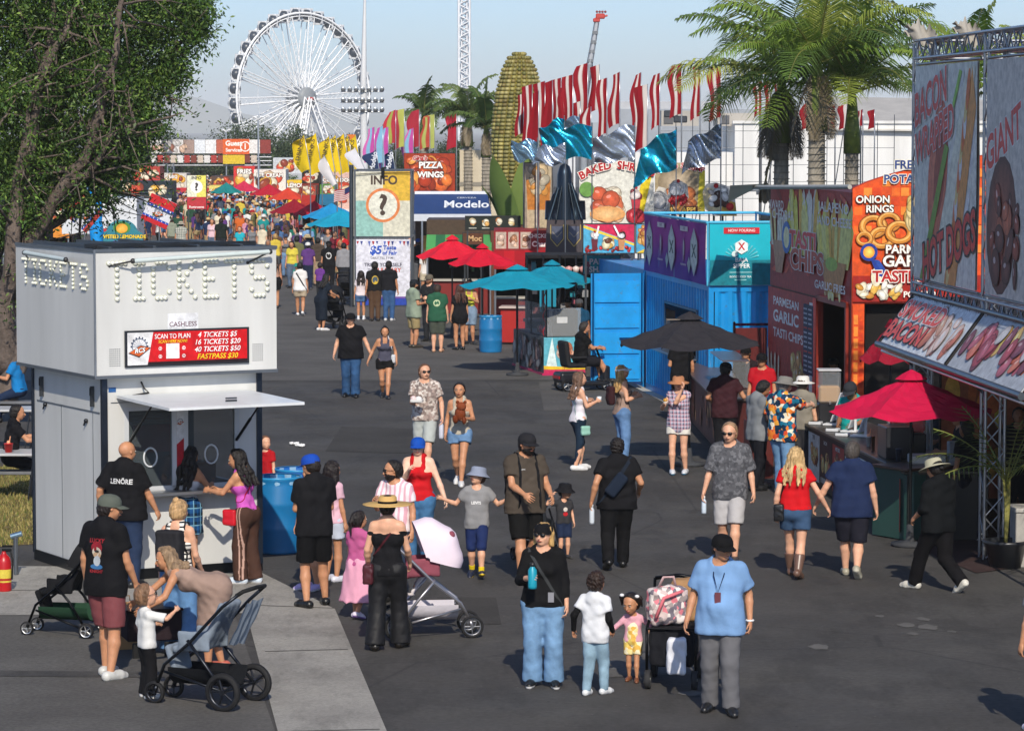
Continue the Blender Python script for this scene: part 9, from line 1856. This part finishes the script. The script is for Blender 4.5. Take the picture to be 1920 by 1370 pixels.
stroller('second dark stroller behind the first in the upper street',P(650,572),-10,'#1c1d22','#2a2420','#22242a',1.0,'#17181c',(.14,.1),'#5a5c60')
def wagon():
 p=P(1264,1280);root=empty('stroller_wagon',p,math.radians(172),'black stroller wagon loaded with bags beside the man in light blue','wagon');
 for x in(-.24,.24):wheelobj(root,(x,.36,.1),.1,.06,'#2a2a2c','#9a9c98');wheelobj(root,(x,-.36,.13),.13,.06,'#2a2a2c','#5a5c58')
 g=MB().col('#1a1b1e')
 for x in(-.25,.25):g.path([(x,.36,.12),(x,.36,.62),(x,0,.7),(x,-.36,.62),(x,-.36,.12)],.016,7);g.path([(x,-.36,.6),(x,-.5,1.02)],.016,7);g.tube((x,.36,.3),(x,-.36,.3),.014)
 g.path([(-.25,-.5,1.02),(0,-.54,1.05),(.25,-.5,1.02)],.02,8);g.tube((-.25,.36,.62),(.25,.36,.62),.016);g.build('frame','metal',root)
 g=sdf(lambda F:(F.box((0,0,.42),(.23,.34,.2),None,.04,.02),F.fold(.006,.12,3)),(-.35,-.5,.1),(.35,.5,.8),.018,'#1c1d22');g.build('tub','cloth',root);return root
wagon()
def softbag(label,name,p,rz,hs,c,mat='cloth',seed=1,cat='bag',extra=None):
 root=empty(name,p,math.radians(rz),label,cat);hs=np.array(hs);g=sdf(lambda F:(F.box((0,0,hs[2]),hs,None,min(hs)*.7,.02),F.fold(.008,.12,seed)),-hs*1.4+(0,0,0),hs*1.4+(0,0,hs[2]),.014,c);g.build('bag',mat,root)
 if extra:e=MB();extra(e);e.build('handle','cloth',root)
 return root
_w=P(1264,1280)
softbag('pink and grey patterned backpack on top of the stroller wagon','backpack',_w+(-.08,-.05,.62),20,(.21,.13,.2),'#ffffff','bag_print',2,'backpack',lambda e:(e.path([(-.1,0,.38),(-.06,-.05,.5),(.05,-.05,.5),(.1,0,.38)],.014,6,'#c8a8a8'),e.path([(-.18,-.14,.1),(-.1,-.16,.3),(.1,-.16,.36)],.02,6,'#e07a84')))
softbag('tan cloth bag at the back of the stroller wagon','cloth_bag',_w+(.14,.2,.62),0,(.17,.12,.22),'#a8825c','cloth',4)
softbag('white plastic bag with a black logo hanging on the wagon','plastic_bag',_w+(-.0,-.42,.16),8,(.1,.05,.19),'#d8dae2','satin',5)
def paperbag():
 p=P(232,1215);root=empty('paper_bag',p,.3,'tall brown paper bag behind the man in the graphic tee','paper bag');g=MB().col('#a8845c');g.add([(-.17,-.1,0),(.17,-.1,0),(.17,.1,0),(-.17,.1,0),(-.18,-.1,.5),(.18,-.11,.5),(.17,.1,.5),(-.18,.11,.5)],[(0,1,5,4),(1,2,6,5),(2,3,7,6),(3,0,4,7),(0,3,2,1)]);g.build('bag','canvas',root)
 g=MB().col('#8a6a48');g.path([(-.06,-.1,.5),(-.05,-.1,.6),(.05,-.1,.6),(.06,-.1,.5)],.006,5);g.build('handle','canvas',root)
paperbag()
boxthing('wagon','dark folding wagon partly hidden behind the man in the graphic tee','wagon',P(250,1228),.3,[('tub',(-.1,-.2,.18),(.5,.2,.5),'#2a2024','cloth'),('rim',(-.12,-.22,.5),(.52,.22,.53),'#3a2a2c','metal'),('wheel',(-.05,-.24,0),(.12,-.2,.17),'#141414','rubber'),('wheel',(.3,-.24,0),(.47,-.2,.17),'#141414','rubber')])
person(pos=tuple(bw(1.5,1.15)),H=1.68,face=math.degrees(booth_root.rotation_euler[2])+180,label='vendor in black cap behind the glass of the ticket booth',tc='#6a5a64',hat='cap',hatc='#2a2420',hair='short',bc='#22242a',lod=1,face_on=False,arms=((-.02,.16,-.14),(-.02,.16,-.14)))
def crowd():
 protos=[];rgp=random.Random(11)
 specs=[dict(fem=False,bot='pants',hair='short'),dict(fem=False,bot='shorts',leg=.9,hair='short',hat='cap'),dict(fem=True,bot='pants',hair='long'),dict(fem=True,bot='shorts',leg=.5,hair='long'),dict(fem=True,bot='skirt',leg=.8,hair='bun'),dict(fem=False,bot='pants',hair='short',hat='sun',g=1.2),dict(fem=False,bot='shorts',leg=.95,hair='short',g=1.2,belly=.03),dict(fem=True,bot='leggings',hair='pony'),dict(fem=False,bot='pants',hair='buzz',arms=((-.02,.15,-.15),HA),hat='cap')]
 for i,s in enumerate(specs):protos.append(person(pos=(0,0,0),H=1.7,face=0,label='x',lod=2,tc='#ffffff',bc='#ffffff',hc='#ffffff',hatc='#ffffff',skin='#ffffff',shoes='#555555',feet=walk(.08)if i%2 else((.055,.02),(.055,-.02)),**s))
 tops=[('black','#1a1a1e'),('white','#dcdcda'),('grey','#7a7c80'),('navy','#22304e'),('red','#b02028'),('teal','#1f8a8a'),('dark green','#2a4a38'),('cream','#d8cdb4'),('light blue','#86a8cc'),('pink','#d898a8'),('olive','#6a6a48'),('brown','#5c4434'),('yellow','#d0b848'),('purple','#5c3a78'),('orange','#c8642c')]
 bots=[('black','#1c1c20'),('blue denim','#4a6890'),('khaki','#a8946c'),('grey','#5c5e62'),('navy','#232c44'),('white','#cfcdc8')]
 hairs=[('black','#17120f'),('brown','#4a3022'),('blond','#b08c58'),('grey','#8a8884')];hats=[('black','#17171a'),('white','#d8d8d6'),('blue','#24488a'),('straw','#c8ac78'),('red','#a02028')]
 hn={'cap':'cap','sun':'sun hat'};bn={'pants':'trousers','shorts':'shorts','skirt':'skirt','leggings':'leggings'}
 rg=random.Random(5);spots=[];tries=0
 def bounds(v):return np.interp(v,[398,430,460,500,540],[330,318,305,500,512]),np.interp(v,[398,430,460,500,540],[566,566,590,632,650])
 while len(spots)<225 and tries<60000:
  tries+=1;v=404+96*rg.random()**1.25;a,b_=bounds(v)
  u=rg.uniform(a,b_)
  if v>470 and rg.random()<.45+(.25 if u>560 else 0):continue
  if u>540 and rg.random()<.45:continue
  p=P(u,v);md=.38 if v<460 else .7
  if all(abs(p[0]-q[0])>md or abs(p[1]-q[1])>md for q in spots):spots.append((p[0],p[1],u,v))
 for(u0,u1,v0,v1,n)in((196,300,462,478,10),(44,130,468,520,10),(500,650,480,545,26),(770,860,520,545,8)):
  for k in range(n):u,v=rg.uniform(u0,u1),rg.uniform(v0,v1);p=P(u,v);spots.append((p[0],p[1],u,v))
 used=set()
 for k,(x,y,u,v)in enumerate(spots):
  zone=('far back near the gantry' if v<425 else 'in the thick of the far crowd' if v<450 else 'in the nearer part of the far crowd' if v<475 else 'at the near edge of the far crowd')if u>300 and u<660 else('beside the booth roof at the left' if u>190 and u<=300 else 'under the big tree' if u<=190 else 'by the rail left of the red umbrellas')
  for _ in range(400):
   i=rg.randrange(len(protos));s=specs[i];t_,b_,h_=rg.choice(tops[:8]+tops),rg.choice(bots[:4]+bots),rg.choice(hairs[:2]+hairs);ht=rg.choice(hats)if s.get('hat')else None
   side='left' if u<430 else 'right'
   lab=f"{'woman' if s['fem'] else 'heavy man' if s.get('g') else 'man'} in {t_[0]} top and {b_[0]} {bn[s['bot']]} with {(ht[0] + ' ' + hn[s['hat']]) if ht else h_[0] + ' hair'}, {zone}"
   if len(lab.split())>16:lab=lab.replace(' with ',', ').replace(' and ',', ').replace('in the nearer part of the','in front half of').replace('in the thick of the','amid the').replace('by the rail left of the red umbrellas','left of the red umbrellas').replace(' in ',' in ')
   if len(lab.split())>16:continue
   if lab not in used:used.add(lab);break
  src=protos[i]['root'];r_=src.copy();COL.objects.link(r_);r_['label']=lab;r_['category']='person';r_['group']='people in the far crowd';r_.location=(x,y,gz(y));r_.rotation_euler=(0,0,rg.choice((0,0,math.pi,math.pi,1.5,-1.5))+rg.uniform(-.5,.5));sc=rg.uniform(.88,1.06)*(.95 if s['fem']else 1.02)*(.68 if rg.random()<.08 else 1);r_.scale=(sc,sc,sc)
  sk=rg.choice(('#c08a68','#d9a689','#9a6a4c','#b98363','#7a4f38'))
  for c_ in src.children:
   d=c_.copy();COL.objects.link(d);d.parent=r_;nm=c_.name.split('.')[0]
   cc={'body':sk,'hair':h_[1],'shirt':t_[1],'trousers':b_[1],'shorts':b_[1],'skirt':b_[1]}.get(nm);cc=cc or(ht[1]if ht and nm in('cap','hat')else None)
   if cc:d.color=(*lin(cc),1)
 for J in protos:
  for c_ in list(J['root'].children):bpy.data.objects.remove(c_)
  bpy.data.objects.remove(J['root'])
crowd()
def far_mass():
 g=MB();rg=random.Random(21);tc=('#1a1a1e','#dcdcda','#7a7c80','#22304e','#a03038','#2a6a6a','#d8cdb4','#86a8cc','#5c4434','#c8a898','#3a4a38','#e0dcd4','#2a2a30');sk=('#c08a68','#9a6a4c','#d9a689','#7a4f38')
 for k in range(330):
  y=rg.uniform(176,262);u=rg.uniform(300,566)if k%4 else rg.uniform(150,300);x=(u-UC)*y/FPX;s=rg.uniform(.9,1.08);t_,b_=rg.choice(tc),rg.choice(('#1c1c20','#4a6890','#8a7a5c','#5c5e62'));h_=rg.choice(('#17120f','#17120f','#4a3022','#b08c58','#d8d8d6'));a=rg.uniform(0,3)
  o=np.array([x,y,gz(y)]);d=np.array([math.cos(a),math.sin(a),0])
  for q in(-1,1):g.tube(o+d*q*.09*s,o+d*q*.1*s+(0,0,.84*s),.06*s,.09*s,6,False,b_);g.tube(o+d*q*.24*s+(0,0,1.38*s),o+d*q*.28*s+(0,rg.uniform(-.1,.1),.88*s),.05*s,.035*s,5,True,rg.choice(sk))
  g.lathe([(0,.8*s),(.16*s,.82*s),(.15*s,1.05*s),(.2*s,1.34*s),(.15*s,1.45*s),(.05*s,1.5*s)],o,8,t_,sx=1.0,sy=.75);g.ell(o+(0,0,1.6*s),(.085*s,.095*s,.12*s),7,rg.choice(sk),5);g.ell(o+(0,.02,1.65*s),(.095*s,.1*s,.1*s),7,h_,5)
 tag(g.build('crowd','cloth'),'dense mass of tiny people filling the far end of the street','crowd',kind='stuff')
far_mass()
m=bpy.data.materials.new('haze');m.use_nodes=True;t=m.node_tree;t.nodes.clear();pv=t.nodes.new('ShaderNodeVolumePrincipled');pv.inputs['Density'].default_value=.00016;pv.inputs['Color'].default_value=(.9,.95,1.0,1);pv.inputs['Anisotropy'].default_value=-0.2
om=t.nodes.new('ShaderNodeOutputMaterial');t.links.new(pv.outputs[0],om.inputs['Volume']);MATS['haze']=m
g=MB();g.box((-6100,-60,-15),(6100,14100,110));tag(g.build('haze','haze'),'thin pale haze that fades the wheel and the hills','haze',kind='stuff')
